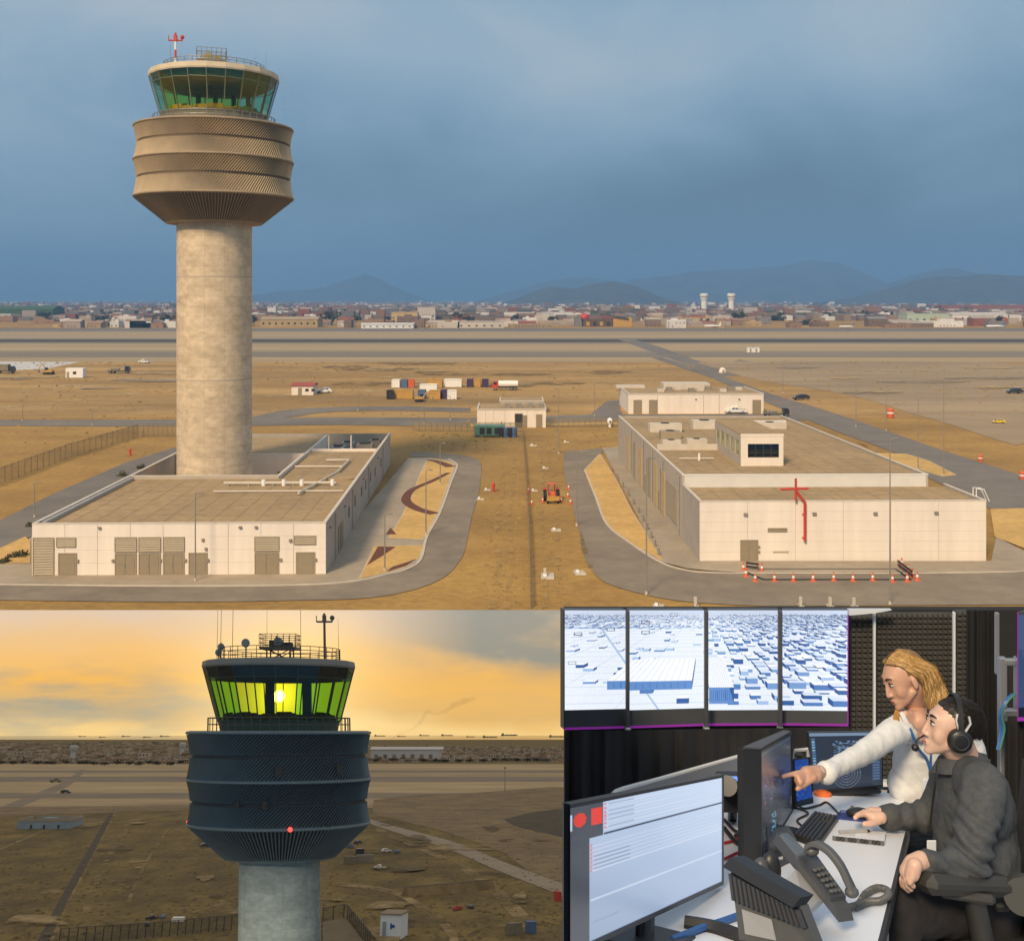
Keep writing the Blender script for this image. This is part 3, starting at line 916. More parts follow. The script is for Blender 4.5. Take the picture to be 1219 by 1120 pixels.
def door(parent, x0, x1, z1, M, leaves=1, m=None):
 m = m or M_doorp
 fr = MB()
 t = 0.08
 for a in ((x0 - t, x0, 0, z1 + t), (x1, x1 + t, 0, z1 + t), (x0, x1, z1, z1 + t)):
  fr.box(a[0], a[1], 0.003, .10, a[2] + .002, a[3], M)
 o = fr.build('door_frame', M_louv, parent)
 for i in range(leaves):
  a, b = x0 + (x1 - x0) * i / leaves + .015, x0 + (x1 - x0) * (i + 1) / leaves - .015
  lf = MB().box(a, b, .003, .06, .02, z1 - .01, M)
  lf.box(a + .12, b - .12, .061, .075, z1 * .55, z1 * .9, M)
  lf.box(a + .12, b - .12, .061, .075, .15, z1 * .45, M)
  lf.build('door_leaf', m, o)
  MB().box(b - .16, b - .1, .075, .13, z1 * .46, z1 * .54, M).build('door_handle', M_metal, o)
 return o
def lamp_box(parent, x, z, M, sz=0.16):
 return MB().box(x - sz, x + sz, .003, .22, z - sz * .7, z + sz * .7, M).build('wall_lamp', M_pole, parent)
def wall_run(parent, x0, x1, h, M, n, m, th=0.25, name='wall_panel', rows=1):
 """Precast panels side by side with recessed joints."""
 for i in range(n):
  a, b = x0 + (x1 - x0) * i / n, x0 + (x1 - x0) * (i + 1) / n
  for j in range(rows):
   MB().box(a + .018, b - .018, -th, 0, h * j / rows + (.012 if j else 0), h * (j + 1) / rows, M).build(name, m, parent)
 MB().box(x0 + .02, x1 - .02, -th + .05, -.05, 0.01, h - .05, M).build('wall_core', M_greyw, parent)

# left building -----------------------------------------------------
A, B = G(38, 686), G(388, 684)
ux = (B - A).normalized()
uy = Vector((-ux.y, ux.x, 0))
ang = R(1.0)
LB = thing('service_building', 'long white flat-roofed building around the foot of the control tower', 'building', frame((A.x, A.y, 0), ux, uy, Vector((0, 0, 1))))
LWd, LD, LH = (B - A).length, 74.0, 5.25
def FR(z=0):
 return Matrix(((1, 0, 0, 0), (0, -1, 0, 0), (0, 0, 1, z), (0, 0, 0, 1)))       # facade: (along, outward, up) on the front
def FS(x):
 return Matrix(((0, 1, 0, x), (1, 0, 0, 0), (0, 0, 1, 0), (0, 0, 0, 1)))        # on a wall that faces +x
def FW(x):
 return Matrix(((0, -1, 0, x), (1, 0, 0, 0), (0, 0, 1, 0), (0, 0, 0, 1)))       # on a wall that faces -x
wall_run(LB, 0, LWd, LH, FR(), 9, M_white, rows=4)
wall_run(LB, 0.27, LD, LH, FS(LWd), 12, M_greyw)
wall_run(LB, 0.27, LD, LH, FW(0), 12, M_taupe)
MB().box(0.26, LWd - .26, LD - .25, LD, 0, LH).build('back_wall', M_greyw, LB)
MB().box(0.26, LWd - .26, 0.26, 29.7, LH - .75, LH - .35).build('front_roof', M_roof, LB)
MB().box(19.3, LWd - .26, 30.0, 54.5, LH - .75, LH - .35).build('wing_roof', M_roof, LB)
MB().box(0.26, 19.0, 50.3, 72, LH - .75, LH - .35).build('rear_roof', M_roof, LB)
MB().box(19.3, LWd - .26, 55, LD - .3, 0.5, 0.9).build('plant_floor', M_roof, LB)
MB().box(0.3, 19.2, 29.72, 30.0, 0, LH - .02).build('courtyard_front_wall', M_taupe, LB)
MB().box(19.0, 19.28, 30.0, 72, 0, LH + .02).build('courtyard_side_wall', M_white, LB)
MB().box(0.27, 19.0, 50.0, 50.28, 0, LH + .02).build('courtyard_back_wall', M_white, LB)
MB().box(19.3, LWd - .26, 54.6, 54.9, 0, LH + .05).build('plant_screen_wall', M_white, LB)
MB().box(15.2, 17.6, 49.95, 49.99, 0.1, 2.6).build('courtyard_opening', M_dark, LB)
for nm, a in (('parapet', (0, LWd, -.03, .33)), ('parapet', (0.34, 19.3, 29.68, 30.05))):
 MB().box(a[0] - .03 if a[2] < 0 else a[0], a[1] + .03 if a[2] < 0 else a[1], a[2], a[3], LH, LH + .10).build(nm, M_cap, LB)
MB().box(LWd - .33, LWd + .03, .34, LD + .02, LH, LH + .10).build('parapet', M_cap, LB)
MB().box(-.03, .33, .34, LD + .02, LH, LH + .10).build('parapet', M_cap, LB)
for x, y0_, y1_ in ((19.15, 30.06, 50),):
 MB().box(x - .2, x + .2, y0_, y1_, LH + .03, LH + .12).build('parapet', M_cap, LB)
zx = lambda v: (v / 3.0475 - 38) / 350 * LWd
zz = lambda v: max(0.05, (684 - (480 + v / 3.0475)) / 62 * LH)
louvre(LB, 'louvre', zx(120), zx(196), .05, zz(481), FR(), 14)
louvre(LB, 'louvre', zx(204), zx(275), zz(516), zz(481), FR(), 4)
louvre(LB, 'louvre', zx(1066), zx(1146), zz(511), zz(478), FR(), 4)
door(LB, zx(214), zx(275), zz(540), FR())
for a, b in ((415, 495), (501, 582), (590, 668), (922, 1012)):
 louvre(LB, 'louvre', zx(a), zx(b), zz(536), zz(481), FR(), 6)
 door(LB, zx(a) + .1, zx(b) - .1, zz(543), FR(), 2)
door(LB, zx(686), zx(748), zz(541), FR())
door(LB, zx(1076), zx(1140), zz(541), FR())
for x in (360, 928, 870):
 lamp_box(LB, zx(x), zz(446), FR(), .14)
for x, z in ((281, 566), (409, 566), (580, 566), (671, 566), (753, 566), (1018, 566), (1145, 566), (735, 492), (746, 525)):
 MB().box(zx(x) - .12, zx(x) + .12, .003, .16, zz(z) - .14, zz(z) + .14, FR()).build('switch_box', M_doorp, LB)
MB().box(zx(1048), zx(1058), .003, .2, zz(500), zz(490), FR()).build('switch_box', M_doorp, LB)
# side wall openings
for y, w_, z0_, z1_ in ((18, .9, 2.2, 3.4), (24, .9, 2.4, 3.6), (31, .9, 2.4, 3.6), (36, .9, 2.4, 3.6), (42, .9, 2.4, 3.6), (48, 1.0, 2.2, 3.4), (57, .9, 2.2, 3.4)):
 MB().box(y, y + w_, .003, .06, z0_, z1_, FS(LWd)).build('window', M_glassd, LB)
door(LB, 9.0, 10.4, 2.9, FS(LWd))
door(LB, 11.2, 12.6, 2.9, FS(LWd))
for y in (2.5, 14, 33, 52):
 lamp_box(LB, y, 4.3, FS(LWd), .12)
for y in (6.5, 21.5, 39.5, 60):
 MB().cyl((LWd + .12, y, .02), (LWd + .12, y, LH - .3), .07, n=6).build('downpipe', M_metal, LB)
# roof pipes
zr = LH - .35
def pipe(parent, pts, r, m=None, nm='roof_pipe'):
 return MB().tube(pts, r, 8).build(nm, m or M_cap, parent, True)
pipe(LB, [(13.4, 24.5, zr + .35), (22.5, 24.5, zr + .35), (27.2, 24.5, zr + .35)], .16)
pipe(LB, [(13.4, 19.5, zr + .2), (28.8, 19.5, zr + .2)], .10)
pipe(LB, [(23.8, 17.5, zr + .3), (26.2, 33, zr + .3), (26.4, 44, zr + .3), (23.2, 44, zr + .3)], .14)
pipe(LB, [(19.8, 38.0, zr + .3), (26.2, 38.0, zr + .3)], .12)
for x, y in ((18.3, 24.5), (20.8, 24.5), (26.8, 24.5), (23.0, 24.5)):
 MB().cyl((x, y, zr), (x, y, zr + .75), .26, n=10).build('roof_vent', M_whitep, LB, True)
for x in (14, 16.5, 19.5, 22, 24.6, 27):
 MB().box(x - .08, x + .08, 24.2, 24.8, zr, zr + .2).build('pipe_support', M_metal, LB)
MB().lathe([(0.01, 0), (2.6, 0), (2.6, .2), (0.01, .2)], 24).build('roof_hatch', M_roof, LB, M=LB.matrix_world @ Matrix.Translation((27.0, 30.5, zr + .003)))
# plant in the roof well
for i, (x, y, sx, sy, h) in enumerate(((20.6, 57, 1.8, 2.2, 3.6), (23.4, 57.5, 1.6, 2.4, 4.0), (26.2, 57, 1.9, 2, 3.4), (21, 63, 2.2, 2.4, 3.5), (25, 64, 2.6, 2.2, 3.8), (22, 69, 2, 2, 3.4), (26.5, 69.4, 1.8, 2.2, 3.7))):
 c_ = MB().box(x, x + sx, y, y + sy, .92, .92 + h).build('cooling_unit', M_metal if i % 2 else M_pole, LB)
 MB().cyl((x + sx / 2, y + sy / 2, .92 + h), (x + sx / 2, y + sy / 2, 1.1 + h), sx * .36, n=14).build('fan', M_dark, c_)
for x in (21.8, 25.2):
 MB().cyl((x, 56, .92), (x, 56, 7.2), .13, n=8).build('flue', M_cap, LB, True)
# cable tray along the left edge of the roof
MB().box(.5, .95, 1.2, 29, LH - .35, LH + .05).build('cable_tray', M_metal, LB)

# right building ----------------------------------------------------
A, B = G(833, 669), G(1176, 668.5)
ux = (B - A).normalized()
ux = (ux + Vector((0, 0.012, 0))).normalized()
uy = Vector((-ux.y, ux.x, 0))
RBd = thing('operations_building', 'white flat-roofed two-step building with a small rooftop cabin at right', 'building', frame((A.x, A.y, 0), ux, uy, Vector((0, 0, 1))))
RW, RD, RH, RH2, RF = (B - A).length, 75.0, 6.42, 7.5, 10.6
wall_run(RBd, 0, RW, RH, FR(), 6, M_white, rows=6)
wall_run(RBd, .27, RF, RH, FW(0), 2, M_greyw)
wall_run(RBd, RF + .01, RD, RH2, FW(0), 11, M_taupe)
wall_run(RBd, .27, RF, RH, FS(RW), 2, M_greyw)
wall_run(RBd, RF + .01, RD, RH2, FS(RW - 2.0), 11, M_taupe)
MB().box(.26, RW - .26, .26, RF, RH - .6, RH - .3).build('front_roof', M_roof, RBd)
MB().box(.26, RW - 2.26, RF + .02, RF + .35, RH - .3, RH2 - .001).build('upper_front_wall', mat('upper_band', (0.62, 0.60, 0.57), 0.7, var=0.05, vscale=0.5), RBd)
MB().box(.26, RW - 2.26, RF + .35, RD - .26, RH2 - .6, RH2 - .3).build('main_roof', M_roof, RBd)
MB().box(.26, RW - 2.26, RD - .25, RD, 0, RH2).build('back_wall', M_greyw, RBd)
MB().box(-.03, RW + .03, -.03, .3, RH, RH + .09).build('parapet', M_cap, RBd)
MB().box(RW - .3, RW + .03, .31, RF, RH, RH + .09).build('parapet', M_cap, RBd)
MB().box(-.03, .3, .31, RF - .01, RH, RH + .09).build('parapet', M_cap, RBd)
MB().box(-.03, RW - 1.97, RF - .02, RF + .4, RH2, RH2 + .1).build('parapet', mat('parapet_light', (0.70, 0.67, 0.62), 0.7), RBd)
MB().box(-.03, .3, RF + .41, RD, RH2, RH2 + .1).build('parapet', M_cap, RBd)
MB().box(RW - 2.3, RW - 1.97, RF + .41, RD, RH2, RH2 + .1).build('parapet', M_cap, RBd)
fx = lambda px: (px - 833) / 343 * RW
fz = lambda py: (669 - py) / 72 * RH
door(RBd, fx(882), fx(901.5), fz(643.5), FR(), 2)
louvre(RBd, 'louvre', fx(914), fx(937), fz(633), fz(628.5), FR(), 3)
for px, py in ((887.5, 612), (969.5, 611.5), (1042.5, 611.5), (1115.5, 611)):
 lamp_box(RBd, fx(px), fz(py), FR(), .2)
for i in range(8):                                  # a short row of small dark raised characters, too small to read
 MB().box(fx(920.5 + i * 2.4), fx(922 + i * 2.4), .003, .03, fz(658.5), fz(656.3), FR()).build('sign_letter', M_doorp, RBd)
for px, py in ((903.5, 651), (903.5, 657)):
 MB().box(fx(px) - .1, fx(px) + .1, .003, .14, fz(py) - .12, fz(py) + .12, FR()).build('switch_box', M_doorp, RBd)
# left long wall: louvre field, tinted screens, doors, downpipes
louvre(RBd, 'louvre', 14.0, 22.5, 1.0, 5.2, FW(0), 16)
for y, w_, c_ in ((23.5, 1.4, 0), (25.6, 1.6, 1), (30, 2.4, 0), (36, 2.6, 1), (45, 3.2, 0), (52, 2.6, 1), (60, 3, 0)):
 MB().box(y, y + w_, .003, .07, .2, 5.8, FW(0)).build('wall_screen', mat('ochre_screen', (0.50, 0.36, 0.16), 0.6, var=0.1, vscale=1) if c_ == 0 else M_louv, RBd)
door(RBd, 27.6, 28.8, 2.6, FW(0))
door(RBd, 40.5, 41.8, 2.6, FW(0))
for y in (12.5, 24.9, 34, 43, 57):
 MB().cyl((-.14, y, .02), (-.14, y, RH2 - .3), .08, n=6).build('downpipe', M_metal, RBd)
# rooftop cabin
cx0, cy0 = 8.9, 19.6
cw, cd, chh = 5.3, 16.0, 3.8
zc = RH2 - .3
cab_ = MB()
for a in ((cx0, cx0 + .85, cy0, cy0 + .3, 0, chh), (cx0 + 4.75, cx0 + cw, cy0, cy0 + .3, 0, chh), (cx0 + .85, cx0 + 4.75, cy0, cy0 + .3, 0, 1.05), (cx0 + .85, cx0 + 4.75, cy0, cy0 + .3, 2.75, chh)):
 cab_.box(a[0], a[1], a[2], a[3], zc + a[4], zc + a[5])
cab_.build('cabin_front_wall', M_white, RBd)
sw = MB()
sw.box(cx0, cx0 + .3, cy0 + .3, cy0 + cd, zc, zc + 1.1)
sw.box(cx0, cx0 + .3, cy0 + .3, cy0 + cd, zc + 3.0, zc + chh)
for y in (.3, 3.3, 6.3, 9.3, 12.3, 15.2):
 sw.box(cx0, cx0 + .3, cy0 + y, cy0 + y + (.8 if y < 15 else .8), zc + 1.1, zc + 3.0)
sw.build('cabin_side_wall', M_taupe, RBd)
MB().box(cx0 + cw - .3, cx0 + cw, cy0 + .3, cy0 + cd, zc, zc + chh).build('cabin_far_wall', M_taupe, RBd)
MB().box(cx0 + .3, cx0 + cw - .3, cy0 + cd - .3, cy0 + cd, zc, zc + chh).build('cabin_back_wall', M_taupe, RBd)
MB().box(cx0 + .02, cx0 + cw - .02, cy0 + .02, cy0 + cd, zc + chh + .001, zc + chh + .12).build('cabin_roof', M_roof, RBd)
MB().box(cx0 - .05, cx0 + cw + .05, cy0 - .05, cy0 + .02, zc + chh - .1, zc + chh + .2).build('cabin_coping', M_white, RBd)
wf_ = MB().box(cx0 + .85, cx0 + 4.75, cy0 + .1, cy0 + .14, zc + 1.05, zc + 2.75).build('cabin_window', glass('cabin_glass', (0.25, 0.38, 0.16), 0.12), RBd)
for i in range(1, 4):
 MB().box(cx0 + .85 + i * .975 - .05, cx0 + .85 + i * .975 + .05, cy0 + .04, cy0 + .18, zc + 1.05, zc + 2.75).build('glazing_bar', M_dark, wf_)
for y in (1.1, 4.1, 7.1, 10.1, 13.1):
 MB().box(cx0 + .1, cx0 + .14, cy0 + y, cy0 + y + 2.2, zc + 1.1, zc + 3.0).build('cabin_side_window', mat('olive_window', (0.22, 0.24, 0.08), 0.15, spec=0.6), RBd)
# roof plant and low walls at the back
rr2 = random.Random(5)
for i, (x, y, sx, sy, h) in enumerate(((2.0, 38, 2.6, 1.4, .8), (5.6, 38.5, 2.8, 1.4, .9), (3.0, 46, 3.0, 2, 1.1), (2.5, 54, 5, 2, 1.3), (10, 58, 4, 2.4, 1.3), (17, 50, 3, 2.4, 1.1), (20, 58, 5, 2, 1.0))):
 u_ = MB().box(x, x + sx, y, y + sy, RH2 - .29, RH2 - .29 + h).build('air_handler', M_cap if i % 3 != 2 else M_louv, RBd)
 MB().cyl((x + sx * .5, y + sy * .5, RH2 - .29 + h), (x + sx * .5, y + sy * .5, RH2 - .2 + h), sy * .34, n=14).build('fan', M_dark, u_)
MB().box(.6, 9, 34.0, 34.4, RH2 - .3, RH2 + .5).build('low_roof_wall', M_cap, RBd)
MB().box(16, 26, 62, 62.5, RH2 - .3, RH2 + .6).build('low_roof_wall', M_white, RBd)
pipe(RBd, [(2, 24.5, RH2 - .05), (6.5, 24.5, RH2 - .05)], .09)
MB().cyl((4.6, 24.5, RH2 - .3), (4.6, 24.5, RH2 + .6), .16, n=8).build('roof_vent', M_whitep, RBd)
for px in (0.3, 9.5, 16.5, 23.0, 27.2):
 MB().box(px, px + .5, RF + .6, RF + 1.0, RH2 - .3, RH2 + .05).build('roof_light', M_pole, RBd)
# handrail at the far corner of the roof and side ladder
hl = MB()
hl.tube([(RW - .1, 2.2, RH), (RW - .1, 2.2, RH + .9), (RW + .6, 1.9, RH + .9), (RW + 1.2, 1.9, RH - .4)], .06, 6)
hl.tube([(RW - .1, 3.0, RH), (RW - .1, 3.0, RH + .9), (RW + .6, 2.7, RH + .9), (RW + 1.2, 2.7, RH - .4)], .06, 6)
hl.build('roof_ladder', M_whitep, RBd)
# seams of the roofing felt, stains left as they are in the gravel
M_seam = mat('roof_seam', (0.23, 0.165, 0.09), 0.95, var=0.2, vscale=1)
for T_, x0, x1, y0_, y1_, z, nx, ny in ((LB, .5, LWd - .5, .5, 29.5, LH - .35, 12, 10), (LB, 19.6, LWd - .5, 30.2, 54.3, LH - .35, 4, 8), (RBd, .4, RW - .4, .4, RF - .1, RH - .3, 12, 4), (RBd, .4, RW - 2.4, RF + .6, RD - .4, RH2 - .3, 11, 22)):
 mb = MB()
 for i in range(1, nx):
  x = x0 + (x1 - x0) * i / nx
  mb.box(x - .04, x + .04, y0_, y1_, z + .003, z + .012)
 for j in range(1, ny):
  y = y0_ + (y1_ - y0_) * j / ny
  mb.box(x0, x1, y - .03, y + .03, z + .003, z + .009)
 mb.build('roof_seam', M_seam, T_, kind='stuff')
# red standpipe with cross arms on the front wall
rp = thing('red_standpipe', 'dark red pipe with crossed arms rising above the front wall of the right building', 'pipe', RBd.matrix_world @ Matrix.Translation((fx(957.3), -.35, 0)))
MB().tube([(0, 0, fz(643.5)), (0, 0, fz(597)), (-.55, -.1, fz(590)), (-1.0, -.1, fz(583))], .15, 8).build('riser', M_red, rp, True)
MB().tube([(-2.6, -.1, fz(581.5)), (.35, -.1, fz(580.5))], .13, 8).build('cross_arm', M_red, rp, True)
MB().tube([(-1.0, -.12, fz(595)), (-1.0, -.12, fz(568.5))], .13, 8).build('upright', M_red, rp, True)
for z in (fz(640), fz(612)):
 MB().box(-.2, .2, .16, .349, z - .06, z + .06).build('bracket', M_red, rp)

# small central building and the block behind --------------------------------
def small_building(name, label, x0, x1, yb, h_px, depth, group=None, doors=(), wins=(), top=None, m=None):
 a, b = G(x0, yb), G(x1, yb)
 T = thing(name, label, 'building', (a.x, a.y, 0), group)
 W_, H_ = b.x - a.x, h_px * a.y / F
 MB().box(0, W_, 0, depth, 0, H_).build('wall', m or M_white, T)
 MB().box(-.1, W_ + .1, -.1, .25, H_ + .001, H_ + .25).build('parapet', M_cap, T)
 MB().box(-.1, .25, .26, depth, H_ + .001, H_ + .25).build('parapet', M_cap, T)
 MB().box(W_ - .25, W_ + .1, .26, depth, H_ + .001, H_ + .25).build('parapet', M_cap, T)
 MB().box(.26, W_ - .26, .26, depth - .1, H_ + .003, H_ + .08).build('roof', M_roof, T)
 for u, w_, hh, m2 in doors:
  door(T, u * W_, u * W_ + w_, hh, FR(), 1, m2)
 for u, w_, z0_, z1_ in wins:
  MB().box(u * W_, u * W_ + w_, .003, .05, z0_, z1_, FR()).build('window', M_glassd, T)
 return T, W_, H_
T, W_, H_ = small_building('gatehouse', 'small white flat-roofed gatehouse at the end of the central lane', 568, 650, 509, 21, 14, doors=((.55, 1.6, 3.0, M_dark), (.66, .9, 2.6, None), (.86, 1.2, 2.8, None)))
for x, y in ((6, 4), (8.5, 4), (11, 4.5), (13.5, 4)):
 MB().box(x, x + 1.3, y, y + 1.2, H_ + .08, H_ + 1.0).build('roof_unit', M_pole, T)
for u in (.12, .24, .4, .72):
 MB().box(u * W_, u * W_ + .06, .002, .03, 0, H_, FR()).build('wall_joint', M_greyw, T)
T, W_, H_ = small_building('equipment_block', 'low beige block just behind the small white gatehouse', 595, 647, 492, 14, 10, m=M_taupe)
T, W_, H_ = small_building('rear_building', 'long low white building with brown doors behind the right building', 748, 909, 492.5, 23, 22, doors=((.04, 1.9, 3.3, None), (.155, 1.9, 3.3, None), (.92, 1.9, 3.3, None)))
for u in (.215, .555, .67):
 MB().box(u * W_, u * W_ + .1, .002, .05, 0, H_, FR()).build('wall_joint', M_greyw, T)
for u in (.5, .82):
 lamp_box(T, u * W_, H_ * .75, FR(), .2)
for i in range(9):
 x = 4 + i * 2.6
 MB().box(x + W_ * .12, x + W_ * .12 + 1.6, 6 + (i % 3) * 3, 7.4 + (i % 3) * 3, H_ + .08, H_ + .8 + .2 * (i % 2)).build('roof_unit', M_pole if i % 2 else M_cap, T)
MB().box(W_ * .32, W_ * .68, 14, 20, H_ + .08, H_ + 1.6).build('roof_block', M_cap, T)
MB().box(-1.2, W_ * .19, 18, 21.8, H_ + .08, H_ + .7).build('roof_block', M_cap, T)

# ------------------------------------------------------------------ hills and the city beyond the runway
def hill(name, sil, d, m, depth_f=700, depth_b=900, seed=0):
 """A ridge with the given outline (pixel column, row), standing at distance d, with sloping flanks."""
 xs = [q[0] for q in sil]
 n, mrow = 130, 13
 vs_, fs_ = [], []
 for j in range(mrow):
  t = j / (mrow - 1) * 2 - 1                  # -1 front foot, 0 crest, 1 back foot
  dy = t * (depth_f if t < 0 else depth_b)
  for i in range(n):
   px = xs[0] + (xs[-1] - xs[0]) * i / (n - 1)
   py = np.interp(px, xs, [q[1] for q in sil])
   H_ = max(0.0, CH - (py - HY) / F * d)
   x = (px - CX) / F * d
   fall = (1 - abs(t)) ** 0.8
   nz = noise.fractal(Vector((x * .0022 + seed, dy * .003, seed * 3.1)), 1.0, 2.0, 6)
   edge = min(1.0, min(i, n - 1 - i) / 6)
   z = H_ * fall * (1 + .30 * nz * (1 - .75 * fall)) + 14 * noise.noise(Vector((x * .012, dy * .01, seed))) * fall * edge * (1 if t else .35)
   vs_.append((x + nz * 60 * abs(t), d + dy + nz * 120 * abs(t), max(-4, z) if abs(t) < 1 else -4))
 for j in range(mrow - 1):
  for i in range(n - 1):
   fs_.append((j * n + i, j * n + i + 1, (j + 1) * n + i + 1, (j + 1) * n + i))
 return struct(MB().add(vs_, fs_).build(name, m, smooth=True))
M_hill = mat('hill_rock', (0.055, 0.06, 0.065), 0.95, col2=(0.09, 0.09, 0.085), vscale=0.006, var2=0.2, v2scale=0.02, bump=0.8, bscale=0.02, bdist=20)
hill('hill', [(598, 361), (624, 352), (642, 344.5), (660, 341), (684, 343), (705, 337), (731, 335), (750, 338), (770, 347), (790, 355), (812, 361)], 5200, M_hill, 500, 700, 1)
hill('hill', [(985, 361), (1030, 355), (1071, 341), (1099, 333), (1143, 329), (1171, 324), (1200, 325), (1219, 327), (1300, 322), (1420, 345), (1500, 361)], 5600, M_hill, 700, 900, 2)
hill('hill', [(1010, 361), (1060, 338), (1085, 329), (1109, 322), (1130, 319.5), (1150, 323), (1200, 335), (1260, 361)], 8800, M_hill, 800, 900, 3)
hill('hill', [(690, 361), (750, 334), (830, 322), (900, 317), (937, 315), (965, 310), (985, 314), (999, 315), (1020, 321), (1047, 333), (1075, 343), (1110, 361)], 9200, M_hill, 900, 1000, 4)
hill('hill', [(250, 361), (330, 347), (385, 343), (415, 333), (435, 327), (452, 333), (475, 344), (520, 361)], 10200, M_hill, 900, 900, 5)
hill('hill', [(560, 361), (610, 346), (660, 333), (700, 331), (760, 337), (820, 345), (870, 361)], 9800, M_hill, 900, 900, 6)
for i, (px, py, h) in enumerate(((1168, 324, 11), (1192, 325, 8))):
 d = 5600
 b = P(px, py, d)
 T = thing('hilltop_mast', ('taller' if i == 0 else 'shorter') + ' thin lattice mast on the crest of the dark hill at right', 'mast', (b.x, b.y, b.z - 8))
 hh = h * d / F + 8
 m_ = MB()
 for a in range(3):
  m_.cyl((4 * math.cos(a * 2.1), 4 * math.sin(a * 2.1), 0), (.8 * math.cos(a * 2.1), .8 * math.sin(a * 2.1), hh), 1.1, .5, 5)
 for k in range(8):
  r0, r1 = 4 - 3.2 * k / 8, 4 - 3.2 * (k + 1) / 8
  for a in range(3):
   m_.cyl((r0 * math.cos(a * 2.1), r0 * math.sin(a * 2.1), hh * k / 8), (r1 * math.cos(a * 2.1 + 2.1), r1 * math.sin(a * 2.1 + 2.1), hh * (k + 1) / 8), .5, n=4)
 m_.build('lattice', M_pole, T)

CITY = [mat('city_%d' % i, c, 0.9, var=0.10, vscale=0.15, rnd=0.15) for i, c in enumerate(((0.38, 0.32, 0.26), (0.52, 0.47, 0.42), (0.26, 0.16, 0.10), (0.33, 0.245, 0.15), (0.19, 0.13, 0.09), (0.64, 0.62, 0.60), (0.20, 0.19, 0.19), (0.44, 0.32, 0.16), (0.27, 0.10, 0.06)))]
rc = random.Random(11)
def city_house(d, x, w_, dep, h, mi, label, name='city_house', group='houses beyond the runway', parts=True):
 T = thing(name, label, 'house', (x, d, 0), group)
 mb = MB().box(-w_ / 2, w_ / 2, 0, dep, 0, h)
 mb.build('wall', CITY[mi], T)
 r_ = MB()
 if rc.random() < .35:
  r_.add([(-w_ / 2 - .4, -.4, h), (w_ / 2 + .4, -.4, h), (w_ / 2 + .4, dep + .4, h), (-w_ / 2 - .4, dep + .4, h), (-w_ / 2 - .4, dep / 2, h + dep * .18), (w_ / 2 + .4, dep / 2, h + dep * .18)],
               [(0, 1, 5, 4), (2, 3, 4, 5), (0, 4, 3), (1, 2, 5), (3, 2, 1, 0)])
  r_.build('roof', CITY[rc.choice((0, 2, 6, 8))], T)
 else:
  r_.box(-w_ / 2, w_ / 2, 0, .4, h, h + .7)
  r_.box(-w_ / 2, -w_ / 2 + .4, .4, dep, h, h + .7)
  r_.box(w_ / 2 - .4, w_ / 2, .4, dep, h, h + .7)
  u = rc.uniform(-.3, .2) * w_
  r_.box(u, u + w_ * rc.uniform(.15, .35), dep * .3, dep * .8, h + .001, h + rc.uniform(1.2, 2.6))
  r_.build('roof', CITY[mi], T)
 nw = max(2, int(w_ / 3.2))
 wm = MB()
 for k in range(nw):
  for fl in range(max(1, int(h / 3.2))):
   if rc.random() < .55:
    x0 = -w_ / 2 + w_ * (k + .25) / nw
    wm.box(x0, x0 + w_ / nw * .32, -.06, .002, 1.0 + fl * 3.1, 2.0 + fl * 3.1)
 if wm.v:
  wm.build('window', M_glassd, T, kind='stuff')
 return T
SHARED = 'flat-roofed pale or brown house in the low town beyond the runway'
for i in range(150):
 yb = 378 + 13.5 * (i / 150) ** 0.6 + rc.uniform(-.6, .6)
 yb = min(yb, 390.5)
 d = F * CH / (yb - HY)
 px = rc.uniform(-30, 1250)
 if 683 < px < 765 and yb > 384 or px < 70 and yb > 386 or 300 < px < 385 and yb > 383:
  continue
 w_, h = rc.uniform(7, 26), rc.uniform(3.2, 8.0)
 if rc.random() < .2:
  w_ *= 2
 city_house(d, (px - CX) / F * d, w_, rc.uniform(8, 16), h, rc.choice((0, 1, 5, 5, 3, 2, 0, 7, 4, 6, 2, 8)), SHARED)
# the mass of the town
v_, f_, cl_ = [], [], []
pal = [(0.30, 0.26, 0.23), (0.42, 0.39, 0.36), (0.19, 0.115, 0.08), (0.25, 0.19, 0.13), (0.12, 0.09, 0.075), (0.60, 0.59, 0.58), (0.14, 0.14, 0.15), (0.24, 0.125, 0.075), (0.22, 0.075, 0.045), (0.08, 0.085, 0.055), (0.16, 0.12, 0.09)]
cm = MB()
for i in range(5200):
 u = rc.random()
 yb = 360.2 + 22 * u ** 1.5
 d = F * CH / (yb - HY)
 px = rc.uniform(-120, 1340)
 x = (px - CX) / F * d
 w_, h = rc.uniform(7, 24), rc.uniform(3, 8) * (1.7 if rc.random() < .06 else 1) * (1 + .5 * (1 - u))
 cm.box(x - w_ / 2, x + w_ / 2, d, d + rc.uniform(8, 20), 0, h)
 cl_ += [rc.choice(pal)] * 6
town = cm.build('distant_town', mat('town_mass', (1, 1, 1), 0.9, attr='col'), kind='stuff')
town['label'] = 'hazy mass of low houses stretching to the foot of the hills'
ca_ = town.data.color_attributes.new('col', 'FLOAT_COLOR', 'CORNER')
arr = np.ones((len(town.data.loops), 4), dtype=np.float32)
arr[:, :3] = np.repeat(np.array(cl_, dtype=np.float32), 4, axis=0)
ca_.data.foreach_set('color', arr.ravel())

